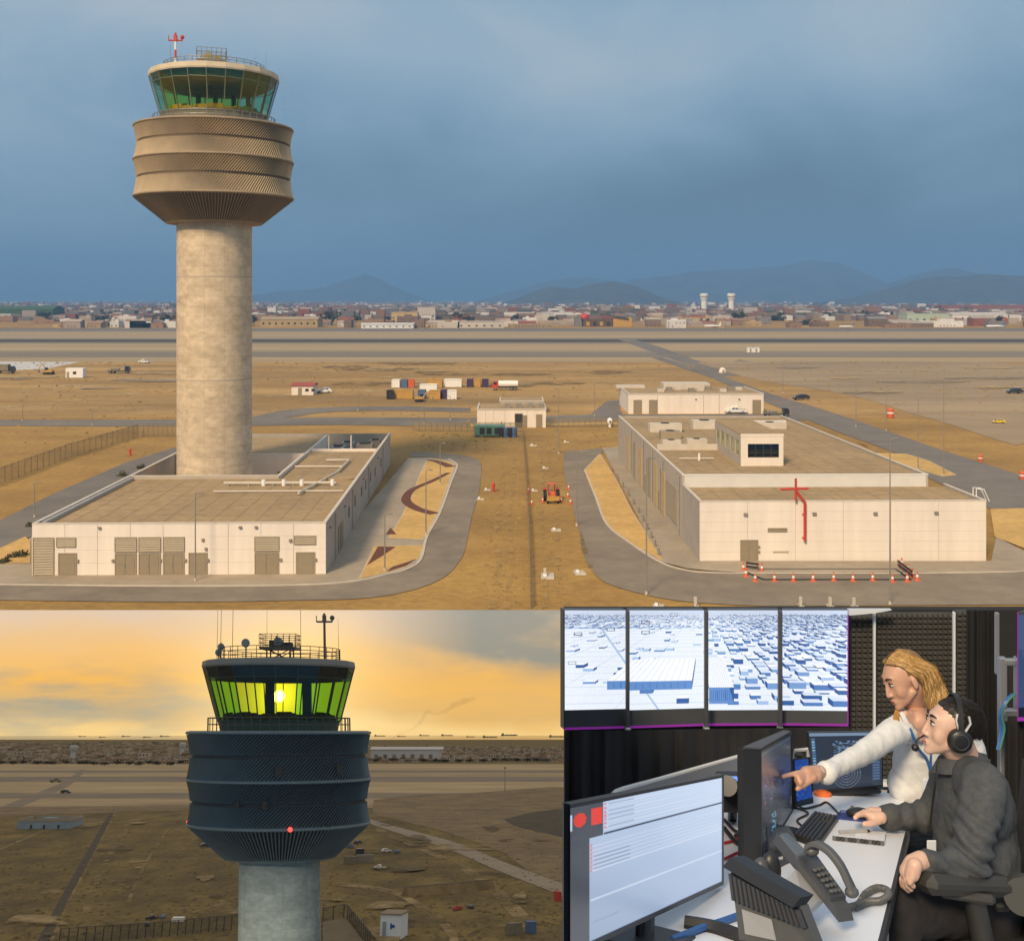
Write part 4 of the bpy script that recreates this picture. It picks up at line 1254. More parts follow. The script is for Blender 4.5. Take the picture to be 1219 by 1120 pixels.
def far_block(name, label, cat, x0, x1, yt, yb, dep, m, roof=None, gable=False, wins=0, rm=None):
 a = G(x0, yb)
 d = a.y
 W_, H_ = (x1 - x0) * d / F, (yb - yt) * d / F
 T = thing(name, label, cat, (a.x, d, 0))
 MB().box(0, W_, 0, dep, 0, H_ * (.72 if gable else 1)).build('wall', m, T)
 if gable:
  nseg = 10
  pr_ = [(-.5, H_ * .72)] + [(-.5 + (dep + 1) * k / nseg, H_ * (.72 + .28 * math.sin(math.pi * k / nseg))) for k in range(1, nseg)] + [(dep + .5, H_ * .72)]
  MB().add([(-.5, y, z) for y, z in pr_] + [(W_ + .5, y, z) for y, z in pr_],
                 [tuple(range(len(pr_)))[::-1], tuple(range(len(pr_), 2 * len(pr_)))] + [(i, i + 1, len(pr_) + i + 1, len(pr_) + i) for i in range(len(pr_) - 1)]).build('roof', rm or m, T)
 else:
  MB().box(-.3, W_ + .3, -.3, dep, H_ + .002, H_ + .5).build('roof', rm or m, T)
 for k in range(wins):
  MB().box(W_ * (k + .3) / wins, W_ * (k + .6) / wins, .003, .1, H_ * .25, H_ * .45, FR()).build('window', M_glassd, T)
 return T
M_green = mat('green_sheet', (0.035, 0.085, 0.035), 0.6, var=0.15, vscale=0.2)
far_block('hangar', 'dark green vaulted hangar at the far left edge of the town', 'hangar', -12, 63, 364, 380, 40, M_green, gable=True, rm=M_green, wins=5)
far_block('warehouse', 'long low tan warehouse beyond the runway right of the tower', 'warehouse', 310, 378, 377, 389.5, 30, CITY[7], gable=True, rm=CITY[3], wins=9)
far_block('apartment_block', 'pale yellow block standing above the town left of centre', 'building', 497, 518, 366.5, 381, 20, CITY[1], wins=5)
far_block('office_block', 'low tan office block left of the pale yellow block', 'building', 466, 497, 372, 382, 20, CITY[7], wins=6)
far_block('terminal_hall', 'long white hall with a flat roof beside the red and yellow works', 'building', 600, 682, 372.5, 380, 40, CITY[5], wins=14)
far_block('cargo_shed', 'long grey-green cargo shed far right in the town', 'building', 1080, 1130, 374, 384, 30, mat('sage_wall', (0.42, 0.50, 0.40), 0.9), wins=6)
far_block('cargo_hall', 'wide pinkish white cargo hall near the right edge of the town', 'building', 1134, 1200, 372, 383, 30, CITY[5], gable=True, rm=CITY[1], wins=8)
far_block('brown_hall', 'long red-brown roofed hall in the town at far right', 'building', 1120, 1240, 363.5, 371, 40, CITY[8], rm=CITY[8])
far_block('white_shed', 'long low white shed by the apron in front of the town', 'building', 430, 492, 384.5, 391, 14, CITY[5], gable=True, rm=CITY[5], wins=8)
far_block('white_barn', 'low white barn with dark doors right of the tower shaft', 'building', 545, 600, 383, 390.5, 14, CITY[1], wins=6)
# works with red dome and yellow frame
a = G(686, 389)
T = thing('works_yard', 'dark works building with a red dome and yellow cladding beyond the runway', 'building', (a.x, a.y, 0))
k_ = a.y / F
MB().box(8 * k_, 62 * k_, 0, 20, 0, 9 * k_).build('wall', mat('brown_frame', (0.12, 0.07, 0.04), 0.8, var=0.3, vscale=0.2), T)
MB().ball((10 * k_, 6, 11 * k_), 6 * k_, 6 * k_, 5 * k_).build('dome', M_red, T, True)
MB().box(-2 * k_, 6 * k_, -2, 10, 0, 12 * k_).build('tower_bay', CITY[6], T)
MB().box(44 * k_, 66 * k_, -1, 12, 0, 11 * k_).build('yellow_cladding', M_yellow, T)
MB().add([(30 * k_, -3, 14 * k_), (62 * k_, -3, 9 * k_), (62 * k_, -1, 10.5 * k_), (30 * k_, -1, 16 * k_), (30 * k_, 8, 14 * k_), (62 * k_, 8, 9 * k_)], [(0, 1, 2, 3), (3, 2, 5, 4), (0, 3, 4), (1, 5, 2), (0, 4, 5, 1)]).build('conveyor', mat('dark_steel', (0.06, 0.05, 0.045), 0.7), T)
for i in range(6):
 MB().box((12 + i * 8) * k_, (16 + i * 8) * k_, .003, .2, 1, 6 * k_, FR()).build('bay', M_dark if i % 2 else M_yellow, T)
# two water towers
for i, (px, yb, yt, w_) in enumerate(((838, 371, 349.5, 9.5), (870.5, 371, 349.5, 9.5))):
 a = G(px, yb)
 k_ = a.y / F
 T = thing('water_tower', 'white water tower with a flared tank, ' + ('left' if i == 0 else 'right') + ' one of the pair above the town', 'water tower', (a.x, a.y, 0))
 H_ = (yb - yt) * k_
 MB().lathe([(w_ * .36 * k_, 0), (w_ * .34 * k_, H_ * .62)], 16).build('shaft', M_whitep, T, True)
 MB().lathe([(w_ * .34 * k_, H_ * .60), (w_ * .5 * k_, H_ * .76), (w_ * .52 * k_, H_ * .95), (w_ * .40 * k_, H_)], 20).build('tank', M_whitep, T, True)
 MB().lathe([(w_ * .53 * k_, H_ * .80), (w_ * .54 * k_, H_ * .84)], 20, close=False).build('tank_band', CITY[2], T)
# trees between the houses
M_leafd = mat('far_leaf', (0.035, 0.045, 0.022), 0.9, var=0.35, vscale=0.6)
M_bark = mat('far_bark', (0.10, 0.075, 0.05), 0.9)
def far_tree(px, yb, hpx, wpx, label, group='dark trees among the houses', seed=0):
 a = G(px, yb)
 k_ = a.y / F
 r_ = random.Random(seed)
 T = thing('town_tree', label, 'tree', (a.x, a.y, 0), group)
 H_, W_ = hpx * k_, wpx * k_
 MB().cyl((0, 0, 0), (.1 * W_, 0, H_ * .55), W_ * .06, W_ * .03, 6).build('trunk', M_bark, T)
 c_ = MB()
 cl = [(r_.gauss(0, .24) * W_, r_.gauss(0, .24) * W_, H_ * (.58 + r_.gauss(0, .14)), W_ * r_.uniform(.14, .26)) for _ in range(12)]
 for x, y, z, r in cl:
  for _ in range(34):
   d = Vector((r_.gauss(0, 1), r_.gauss(0, 1), r_.gauss(0, .8))).normalized() * r * r_.uniform(.6, 1.1)
   p = Vector((x, y, z)) + d
   t1 = Vector((r_.gauss(0, 1), r_.gauss(0, 1), r_.gauss(0, 1))).normalized() * W_ * .075
   t2 = d.cross(t1).normalized() * W_ * .05
   c_.add([p - t1, p + t2, p + t1, p - t2], [(0, 1, 2, 3)])
 c_.build('crown', M_leafd, T)
for i, (px, yb, h, w_) in enumerate(((52, 382, 12, 16), (118, 384, 7, 22), (198, 386, 14, 16), (302, 389, 16, 10), (330, 385, 8, 14), (392, 387, 16, 20), (362, 384, 8, 12), (424, 384, 9, 12), (405, 381, 9, 16), (545, 382, 11, 13), (556, 384, 8, 12), (615, 382, 8, 10), (657, 386, 11, 11), (880, 385, 15, 16), (840, 388, 8, 12), (922, 382, 6, 14), (930, 380, 6, 16), (1000, 380, 6, 20), (1030, 379, 6, 24), (1055, 378, 6, 18), (958, 387, 6, 10), (1190, 388, 12, 12), (768, 386, 9, 10), (100, 388, 6, 10), (240, 386, 8, 14))):
 far_tree(px, yb, h, w_, 'dark bushy tree among the houses beyond the runway', seed=i)
# small aircraft tails / parked airliners far right
for i, (px, yb, sc_) in enumerate(((1008, 391, 18), (848, 390.5, 20), (1185, 391, 22))):
 a = G(px, yb)
 k_ = a.y / F
 T = thing('parked_airliner', ('white airliner parked on the apron, ' + ('at far right', 'below the two water towers', 'by the right picture edge with a raised blue tail')[i]) if i else 'white airliner parked on the apron right of the two water towers', 'airliner', (a.x, a.y, 0))
 L_ = sc_ * k_
 nP = 12
 prof_ = [(-.5, .02), (-.46, .045), (-.38, .06), (.2, .06), (.4, .035), (.5, .012)]
 b_ = MB()
 b_.tube([(u * L_, 0, L_ * .12) for u, r in prof_], [r * L_ for u, r in prof_], 10)
 b_.build('fuselage', M_whitep, T, True)
 MB().add([(.36 * L_, -.1, L_ * .13), (.5 * L_, -.1, L_ * .13), (.53 * L_, -.1, L_ * .36), (.46 * L_, -.1, L_ * .36), (.36 * L_, .3, L_ * .13), (.5 * L_, .3, L_ * .13), (.53 * L_, .3, L_ * .36), (.46 * L_, .3, L_ * .36)],
             HEX).build('tail_fin', mat('blue_tail', (0.10, 0.16, 0.30), 0.5) if i != 1 else M_whitep, T)
 for sd_ in (-1, 1):
  MB().add([(-.1 * L_, 0, L_ * .09), (.08 * L_, 0, L_ * .09), (.2 * L_, sd_ * .42 * L_, L_ * .12), (.14 * L_, sd_ * .42 * L_, L_ * .12), (-.1 * L_, 0, L_ * .105), (.08 * L_, 0, L_ * .105), (.2 * L_, sd_ * .42 * L_, L_ * .125), (.14 * L_, sd_ * .42 * L_, L_ * .125)],
                 HEX).build('wing', M_whitep, T)
  MB().cyl((0, sd_ * .16 * L_, L_ * .07), (.1 * L_, sd_ * .16 * L_, L_ * .07), .028 * L_, n=8).build('engine', M_metal, T)
 for u in (-.38, .05):
  MB().cyl((u * L_, 0, 0), (u * L_, 0, L_ * .1), .012 * L_, n=6).build('landing_gear', M_pole, T)

# ------------------------------------------------------------------ lamp posts
def light_pole(px, yb, yt, label, arm=1):
 a = G(px, yb)
 H_ = (yb - yt) * a.y / F
 T = thing('light_pole', label, 'light pole', (a.x, a.y, 0), 'light poles around the buildings')
 r = .06 + .00007 * a.y
 MB().cyl((0, 0, 0), (0, 0, H_), r * 1.25, r * .7, 8).build('post', M_pole, T, True)
 MB().cyl((0, 0, 0.002), (0, 0, .35), r * 2.4, r * 1.6, 8).build('footing', M_kerb, T)
 MB().tube([(0, 0, H_ - .05), (arm * .2, 0, H_ + .05), (arm * .4, 0, H_ + .07)], r * .6, 6).build('arm', M_pole, T)
 MB().bbox((arm * .55, 0, H_ + .07), .5, .28, .12, .04).build('lamp_head', M_pole, T)
for px, yb, yt, lb, am in (
  (1059.5, 720, 523, 'tallest light pole, in front of the right half of the white right building', 1),
  (769.5, 708, 546, 'tall light pole beside the long yellow bed by the right loop road', 1),
  (686.5, 626, 536, 'light pole on the left edge of the right loop road', -1),
  (665, 540, 463, 'thin light pole in the dirt left of the right loop road', -1),
  (1093, 560, 474, 'light pole at the tip of the yellow triangular bed, left of the two', 1),
  (1123.5, 567, 455, 'light pole at the right tip of the yellow triangular bed', 1),
  (1019, 508, 457, 'light pole beside the diagonal road, left of the pair', 1),
  (1055, 513, 465, 'light pole on the field side of the diagonal road', 1),
  (932, 468, 430, 'far light pole where the diagonal road narrows', 1),
  (27, 501, 475, 'light pole by the back road at the left picture edge', 1),
  (110, 506, 490, 'short light pole by the back road left of the tower', 1),
  (41, 616, 575, 'light pole at the left corner of the tower building', 1),
  (232.5, 692, 587, 'light pole standing before the front doors of the left building', 1),
  (507, 637, 560, 'light pole in the upper yellow bed right of the left building', 1),
  (458, 680, 612, 'light pole in the lower yellow bed by the left building', 1),
  (524, 577, 528, 'light pole near the top end of the upper yellow bed', 1),
  (708, 495, 458, 'light pole by the junction left of the long rear building', -1),
  (426, 489, 462, 'thin light pole by the rear loop road behind the tower building', 1),
  (505, 505, 470, 'thin light pole by the back road left of the gatehouse', 1),
  (536, 500, 472, 'thin light pole close to the gatehouse on its left', -1)):
 light_pole(px, yb, yt, lb, am)

# ------------------------------------------------------------------ fences
def fence(name, label, pts, h, n, m, mesh_m, group=None, rails=(.05, .95), tk=.06):
 line = smooth_line(gp(pts), 1) if len(pts) > 2 else gp(pts)
 T = thing(name, label, 'fence', (line[0].x, line[0].y, 0), group)
 o = line[0].copy()
 L_ = [0]
 for i in range(len(line) - 1):
  L_.append(L_[-1] + (line[i + 1] - line[i]).length)
 def at(t):
  t *= L_[-1]
  j = 0
  while j < len(line) - 2 and L_[j + 1] < t:
   j += 1
  return line[j].lerp(line[j + 1], (t - L_[j]) / (L_[j + 1] - L_[j])) - o
 ps = [at(i / n) for i in range(n + 1)]
 pm = MB().cyl((0, 0, 0), (0, 0, h), tk, n=6).mesh('post', m)
 for p in ps:
  c_ = bpy.data.objects.new('post', pm)
  COL.objects.link(c_)
  c_.parent = T
  c_.location = p
 for k in range(n):
  a, b = ps[k], ps[k + 1]
  up = Vector((0, 0, 1))
  q_ = MB()
  for f_ in rails:
   q_.cyl(a + up * h * f_, b + up * h * f_, tk * .6, n=5)
  q_.build('rail', m, T)
  if mesh_m:
   MB().quad(a + up * h * .06, b + up * h * .06, b + up * h * .94, a + up * h * .94).build('wire_panel', mesh_m, T)
 return T
def wire_mat(name, col, dens):
 if name in MATS:
  return MATS[name]
 m = mat(name, col, 0.7)
 t = m.node_tree
 tr = t.nodes.new('ShaderNodeBsdfTransparent')
 ms = t.nodes.new('ShaderNodeMixShader')
 ms.inputs[0].default_value = dens
 b = t.nodes['Principled BSDF']
 t.links.new(tr.outputs[0], ms.inputs[1])
 t.links.new(b.outputs[0], ms.inputs[2])
 t.links.new(ms.outputs[0], t.nodes['Material Output'].inputs[0])
 return m
M_wire = wire_mat('chain_link', (0.22, 0.17, 0.09), 0.38)
M_fpost = mat('fence_post', (0.24, 0.18, 0.095), 0.7, var=0.15, vscale=1)
fence('chain_link_fence', 'olive chain-link fence running up the left side of the yard', [(-20, 584), (80, 546), (164, 520)], 2.6, 26, M_fpost, M_wire, tk=.07)
fence('chain_link_fence', 'olive chain-link fence behind the yard, left of the tower shaft', [(165, 519), (211, 520)], 2.4, 8, M_fpost, M_wire, tk=.07)
fence('lane_fence', 'low fence running straight down the middle of the dirt lane', [(631.8, 724.5), (630, 640), (626, 570), (622, 516)], 1.0, 34, M_fpost, wire_mat('lane_wire', (0.26, 0.2, 0.11), 0.5), tk=.06)
fence('perimeter_fence', 'long fence in front of the gatehouse at the head of the dirt lane', [(492, 513), (560, 514), (622, 514)], 2.0, 18, M_fpost, wire_mat('lane_wire', (0.26, 0.2, 0.11), 0.5), tk=.06)
fence('perimeter_fence', 'far fence right of the gatehouse across the lane head', [(650, 509), (742, 508)], 2.0, 14, M_fpost, wire_mat('lane_wire', (0.26, 0.2, 0.11), 0.5), tk=.06)
ORD = 'first second third fourth fifth sixth seventh eighth ninth tenth eleventh'.split()
# bollards beside the long yellow bed
for i in range(11):
 t = i / 10
 px, py = 728 + (784 - 728) * t + 4 * math.sin(math.pi * t), 561 + (662 - 561) * t
 a = G(px, py)
 T = thing('bollard', ORD[i] + ' short dark bollard from the far end of the row beside the long yellow bed', 'bollard', (a.x, a.y, 0), 'bollards by the long bed')
 MB().cyl((0, 0, 0), (0, 0, .8), .16, .13, 8).build('post', M_pole, T, True)
 MB().ball((0, 0, .82), .15, n=8, m=6).build('cap', M_pole, T, True)

# ------------------------------------------------------------------ vehicles, machines and site objects of the main view
M_tyre = mat('tyre', (0.018, 0.018, 0.018), 0.85)
M_rim = mat('wheel_rim', (0.35, 0.35, 0.36), 0.4, metal=0.6)
M_cglass = mat('car_glass', (0.02, 0.025, 0.03), 0.08, spec=0.7)
def wheel(T, x, y, r, w_=.22):
 o = MB().cyl((x, y - w_ / 2, r), (x, y + w_ / 2, r), r, n=16).build('wheel', M_tyre, T)
 MB().cyl((x, y - w_ / 2 - .012, r), (x, y + w_ / 2 + .012, r), r * .55, n=10).build('rim', M_rim, o)
def side_body(prof, w_, taper=0.0):
 """Side outline (x, z) drawn out across the car, the roof drawn in by taper."""
 zmax, zmin = max(p[1] for p in prof), min(p[1] for p in prof)
 n = len(prof)
 vs_ = []
 for sd_ in (-1, 1):
  for x, z in prof:
   vs_.append((x, sd_ * (w_ / 2 - taper * ((z - zmin) / (zmax - zmin)) ** 2), z))
 return MB().add(vs_, [tuple(range(n)), tuple(range(n, 2 * n))[::-1]] + [(i, n + i, n + (i + 1) % n, (i + 1) % n) for i in range(n)])
def car(M, label, m, kind='car', group=None, sc=1.0, cat='car', name='parked_car'):
 T = thing(name, label, cat, M @ Matrix.Scale(sc, 4), group)
 L_, w_ = 4.5, 1.8
 if kind == 'pickup':
  L_ = 5.2
  side_body([(-2.6, .45), (-2.6, 1.0), (-2.45, 1.08), (-.2, 1.08), (1.2, 1.08), (2.35, 1.0), (2.6, .85), (2.6, .45)], w_).build('body', m, T)
  side_body([(-.55, 1.09), (-.45, 1.75), (.75, 1.78), (1.45, 1.09)], w_ - .08, .14).build('cabin', m, T)
  MB().box(-2.45, -.7, -.75, .75, 1.081, 1.09).build('load_bed', M_dark, T)
  gl = ((-.45, .9), (.45, 1.0))
  xs0 = (-.42, .22, .32, 1.1)
 else:
  side_body([(-2.25, .4), (-2.25, .95), (-2.1, 1.05), (-.3, 1.0), (1.0, 1.0), (2.1, .85), (2.25, .7), (2.25, .4)], w_).build('body', m, T)
  side_body([(-2.0, 1.0), (-1.5, 1.5), (-.2, 1.58), (.6, 1.5), (1.3, .99)], w_ - .08, .16).build('cabin', m, T)
  xs0 = (-1.35, -.35, -.22, .75)
 for sd_ in (-1, 1):
  for a, b in ((xs0[0], xs0[1]), (xs0[2], xs0[3])):
   y = sd_ * (w_ / 2 - .03)
   y2 = sd_ * (w_ / 2 - .10)
   MB().add([(a, y, 1.14), (b, y, 1.14), (b - (.25 if b > .6 else 0), y2, 1.48), (a + (.1 if a < -1 else 0), y2, 1.48), (a, y - sd_ * .06, 1.14), (b, y - sd_ * .06, 1.14), (b - .25, y2 - sd_ * .06, 1.48), (a + .1, y2 - sd_ * .06, 1.48)],
                     HEX).build('side_window', M_cglass, T)
  MB().bbox((L_ / 2 - .02, sd_ * .62, .78), .08, .36, .16, .03).build('headlight', M_whitep, T)
  MB().bbox((-L_ / 2 + .01, sd_ * .7, .82), .06, .22, .2, .02).build('tail_light', M_red, T)
 xf = 1.42 if kind == 'pickup' else 1.27
 MB().add([(xf, -.7, 1.1), (xf, .7, 1.1), (xf - .62, .62, 1.66), (xf - .62, -.62, 1.66), (xf + .03, -.7, 1.1), (xf + .03, .7, 1.1), (xf - .58, .62, 1.67), (xf - .58, -.62, 1.67)] if kind == 'pickup' else
             [(xf, -.7, 1.04), (xf, .7, 1.04), (xf - .6, .6, 1.48), (xf - .6, -.6, 1.48), (xf + .03, -.7, 1.04), (xf + .03, .7, 1.04), (xf - .56, .6, 1.49), (xf - .56, -.6, 1.49)],
             HEX).build('windscreen', M_cglass, T)
 for x in (-L_ * .3, L_ * .31):
  for sd_ in (-1, 1):
   wheel(T, x, sd_ * (w_ / 2 - .1), .36)
 MB().bbox((L_ / 2 + .02, 0, .5), .12, w_ * .94, .18, .04).build('bumper', M_black, T)
 return T
def truck(M, label, cabm, loadm, load='flat', group=None, sc=1.0, name='truck'):
 T = thing(name, label, 'truck', M @ Matrix.Scale(sc, 4), group)
 MB().box(-4, 3.6, -.5, .5, .7, .95).build('chassis', M_dark, T)
 side_body([(2.2, .7), (2.2, 2.7), (3.4, 2.7), (3.95, 1.8), (4.0, .7)], 2.3, .1).build('cab', cabm, T)
 MB().add([(3.5, -1, 2.62), (3.5, 1, 2.62), (3.97, 1, 1.85), (3.97, -1, 1.85), (3.54, -1, 2.64), (3.54, 1, 2.64), (4.01, 1, 1.87), (4.01, -1, 1.87)], HEX).build('windscreen', M_cglass, T)
 for sd_ in (-1, 1):
  MB().box(2.5, 3.4, sd_ * 1.14 - .02, sd_ * 1.14 + .02, 1.75, 2.5).build('side_window', M_cglass, T)
 if load == 'flat':
  MB().box(-4.1, 2.0, -1.2, 1.2, .96, 1.15).build('flatbed', loadm, T)
  for x in (-4, -2.6, -1.2, .2, 1.7):
   for sd_ in (-1, 1):
    MB().box(x, x + .1, sd_ * 1.15 - .05, sd_ * 1.15 + .05, 1.16, 1.9).build('stake', loadm, T)
  MB().bbox((-1.5, 0, 1.55), 3.2, 1.7, .78, .1).build('cargo', M_pole, T)
 elif load == 'tank':
  MB().tube([(-4.1, 0, 1.95), (-4.0, 0, 1.95), (1.9, 0, 1.95), (2.0, 0, 1.95)], [.7, 1.0, 1.0, .7], 16).build('tank', loadm, T, True)
 else:
  MB().bbox((-1.05, 0, 2.2), 6.0, 2.4, 2.45, .06).build('box_body', loadm, T)
 for x in (-3.1, -2.0, 2.9):
  for sd_ in (-1, 1):
   wheel(T, x, sd_ * .98, .5, .3)
 return T
def container(M, label, m, L_=6.0, w_=2.4, h=2.6, group=None, cat='container', sc=1.0):
 T = thing('container', label, cat, M @ Matrix.Scale(sc, 4), group)
 MB().box(-L_ / 2 + .05, L_ / 2 - .05, -w_ / 2 + .05, w_ / 2 - .05, .1, h - .05).build('body', m, T)
 fr = MB()
 for x in (-1, 1):
  for y in (-1, 1):
   fr.box(x * L_ / 2 - .08, x * L_ / 2 + .08, y * w_ / 2 - .08, y * w_ / 2 + .08, 0, h)
 for z in (0.05, h - .1):
  for y in (-1, 1):
   fr.box(-L_ / 2 + .09, L_ / 2 - .09, y * w_ / 2 - .06, y * w_ / 2 + .06, z, z + .12)
 fr.build('frame', m, T)
 rb = MB()
 n = int(L_ / .5)
 for i in range(n):
  x = -L_ / 2 + .2 + (L_ - .4) * i / n
  for y in (-1, 1):
   rb.box(x, x + .2, y * (w_ / 2 - .05) - .04, y * (w_ / 2 - .05) + .04, .18, h - .12)
 rb.build('corrugation', m, T, kind='stuff')
 for y in (-.3, .3):
  MB().cyl((L_ / 2 - .03, y, .2), (L_ / 2 - .03, y, h - .2), .03, n=5).build('lock_bar', M_metal, T)
 return T
def at(px, py, rz=0.0):
 a = G(px, py)
 return TR(a.x, a.y, 0.02, rz)
M_carw = mat('white_car_paint', (0.72, 0.72, 0.70), 0.3, coat=0.4)
M_card = mat('dark_car_paint', (0.03, 0.03, 0.035), 0.3, coat=0.4)
M_cary = mat('yellow_car_paint', (0.70, 0.50, 0.02), 0.35, coat=0.3)
M_blue = mat('blue_paint', (0.08, 0.14, 0.24), 0.5, var=0.12, vscale=1)
M_teal = mat('teal_paint', (0.10, 0.22, 0.17), 0.5, var=0.15, vscale=1)
M_purple = mat('purple_dark', (0.06, 0.03, 0.09), 0.5)
M_khaki = mat('khaki_load', (0.20, 0.17, 0.11), 0.8, var=0.3, vscale=1)
car(at(876, 492.5, R(175)), 'white pickup parked in front of the long rear building', M_carw, 'pickup', name='pickup_truck', cat='pickup')
truck(at(924, 496, R(4)), 'dark flatbed truck loaded with crates on the road beside the rear building', M_card, M_khaki, 'flat', sc=.75)
car(at(953.5, 476, R(190)), 'small dark car at the roadside where the diagonal road bends', M_card)
car(at(1189, 504, R(170)), 'small bright yellow car on the bare field at far right', M_cary, sc=.6)
car(at(1208, 468.5, R(180)), 'tiny dark car near the right picture edge of the field', M_card)
car(at(386, 468, R(185)), 'white van-like car right of the red-roofed hut behind the tower', M_carw)
car(at(172, 432.5, R(160)), 'small white car with dark load on the left field near the taxiway', M_carw, 'pickup', name='pickup_truck', cat='pickup')
truck(at(142, 444.5, R(8)), 'long dark flatbed truck on the left field right of the white box', M_card, M_khaki, 'flat')
truck(at(5, 444.5, R(0)), 'dark truck at the left picture edge of the field', M_card, M_khaki, 'box')
for i, (x0, x1, yb, m, lb) in enumerate(((466.5, 475.5, 461.5, M_whitep, 'white container, upper left of the works cluster'), (477.5, 484.5, 461.5, M_blue, 'blue container next to the upper left white one'),
  (486, 492.5, 461.5, M_orange, 'orange container right of the blue one'), (508, 526, 461.5, M_yellow, 'ochre container in the upper row of the works cluster'), (529, 549, 461, M_whitep, 'long white container at the right of the upper row'),
  (556, 563, 461, M_purple, 'dark container right of the long white one'), (565, 572, 461, M_yellow, 'yellow container between two dark ones'), (574, 581, 461, M_purple, 'last dark container of the upper row'),
  (462, 467, 475.5, M_black, 'black container at the left end of the lower row'), (468, 491, 475, M_yellow, 'long yellow container in the lower row'), (498, 506, 475, M_blue, 'blue container in the middle of the lower row'),
  (511, 524, 475.5, M_yellow, 'second yellow container in the lower row'), (526, 531, 475, M_purple, 'small dark container near the end of the lower row'), (532.5, 543, 475.5, M_whitep, 'white container at the right end of the lower row'),
  (500, 520, 467.5, M_whitep, 'white container between the two rows of the works cluster'))):
 a, b = G(x0, yb), G(x1, yb)
 container(TR((a.x + b.x) / 2, a.y + 1.2, .02, R(random.uniform(-3, 3))), lb, m, max(1.8, b.x - a.x), 2.4, 2.5, 'containers of the works cluster')
truck(at(601, 464.5, R(180)), 'white tank truck with a red cab at the right of the works cluster', M_red, M_whitep, 'tank')
# red-roofed hut
a = G(347, 470.5)
T = thing('site_hut', 'cream site hut with a red roof behind the tower at its right', 'hut', TR(a.x, a.y, 0, R(0)))
k_ = a.y / F
MB().box(0, 26 * k_, 0, 7, 0, 2.7).build('wall', M_white, T)
MB().add([(-.3, -.4, 2.7), (26 * k_ + .3, -.4, 2.7), (26 * k_ + .3, 7.4, 2.7), (-.3, 7.4, 2.7), (-.3, 3.5, 3.5), (26 * k_ + .3, 3.5, 3.5)], [(0, 1, 5, 4), (2, 3, 4, 5), (0, 4, 3), (1, 2, 5), (3, 2, 1, 0)]).build('roof', mat('red_roof', (0.32, 0.07, 0.05), 0.7), T)
door(T, 2.0, 2.9, 2.1, FR())
for x in (4, 5.8):
 MB().box(x, x + 1.0, .003, .05, 1.1, 1.9, FR()).build('window', M_glassd, T)
# white box on the left field and the yellow machine beside it
a = G(78, 450)
T = thing('white_cabin', 'white box-shaped cabin on the left field', 'cabin', TR(a.x, a.y, 0))
MB().bbox((3.1, 1.6, 1.75), 6.2, 3.2, 3.4, .06).build('body', M_whitep, T)
MB().box(.4, 1.3, .003, .06, .15, 2.2, FR()).build('door', M_louv, T)
MB().box(2.6, 3.8, .003, .06, 1.3, 2.3, FR()).build('window', M_glassd, T)
def excavator(M, label, m, sc=1.0, name='excavator'):
 T = thing(name, label, 'excavator', M @ Matrix.Scale(sc, 4))
 for sd_ in (-1, 1):
  MB().add([(-1.6, sd_ * .8 - .25, .1), (1.6, sd_ * .8 - .25, .1), (1.9, sd_ * .8 - .25, .45), (1.6, sd_ * .8 - .25, .8), (-1.6, sd_ * .8 - .25, .8), (-1.9, sd_ * .8 - .25, .45),
                  (-1.6, sd_ * .8 + .25, .1), (1.6, sd_ * .8 + .25, .1), (1.9, sd_ * .8 + .25, .45), (1.6, sd_ * .8 + .25, .8), (-1.6, sd_ * .8 + .25, .8), (-1.9, sd_ * .8 + .25, .45)],
                 [(0, 1, 2, 3, 4, 5), (11, 10, 9, 8, 7, 6)] + [(i, 6 + i, 6 + (i + 1) % 6, (i + 1) % 6) for i in range(6)]).build('track', M_tyre, T)
 MB().bbox((-.3, 0, 1.3), 3.0, 2.0, .9, .12).build('body', m, T)
 MB().bbox((.6, .55, 2.1), 1.1, .85, 1.1, .1).build('cab', M_cglass, T)
 MB().tube([(1.0, -.3, 1.5), (2.4, -.3, 3.6), (3.6, -.3, 3.3)], [.2, .22, .16], 6).build('boom', m, T)
 MB().tube([(3.6, -.3, 3.3), (4.3, -.3, 1.6)], [.16, .12], 6).build('stick', m, T)
 MB().add([(4.1, -.7, 1.7), (4.6, -.7, 1.5), (4.7, -.7, .8), (4.2, -.7, .7), (4.1, .1, 1.7), (4.6, .1, 1.5), (4.7, .1, .8), (4.2, .1, .7)], HEX).build('bucket', M_pole, T)
 return T
excavator(at(58, 446, R(170)), 'yellow excavator left of the white cabin on the field', M_yellow)
excavator(at(500, 478.5, R(10)), 'yellow excavator in front of the lower row of the works cluster', M_yellow, .8)
# red tractor on the lane
T = thing('tractor', 'red tractor standing among cones on the dirt lane', 'tractor', at(657, 597, R(-86)) @ Matrix.Scale(.95, 4))
MB().bbox((.9, 0, 1.25), 1.8, .75, .75, .1).build('bonnet', M_orange, T)
MB().bbox((-.6, 0, 1.0), 1.3, .9, .5, .08).build('body', M_red, T)
MB().bbox((-.6, 0, 1.5), .55, .5, .12, .04).build('seat', M_black, T)
for x, y in ((-.1, .5), (-.1, -.5), (-1.15, .5), (-1.15, -.5)):
 MB().cyl((x, y, 1.2), (x * .95, y * .9, 2.45), .05, n=6).build('cab_post', M_red, T)
MB().bbox((-.62, 0, 2.5), 1.4, 1.2, .12, .04).build('canopy', M_orange, T)
for sd_ in (-1, 1):
 wheel(T, -.8, sd_ * .95, .82, .42)
 wheel(T, 1.45, sd_ * .75, .5, .28)
 MB().bbox((-.8, sd_ * .95, 1.72), 1.3, .44, .1, .04).build('mudguard', M_red, T)
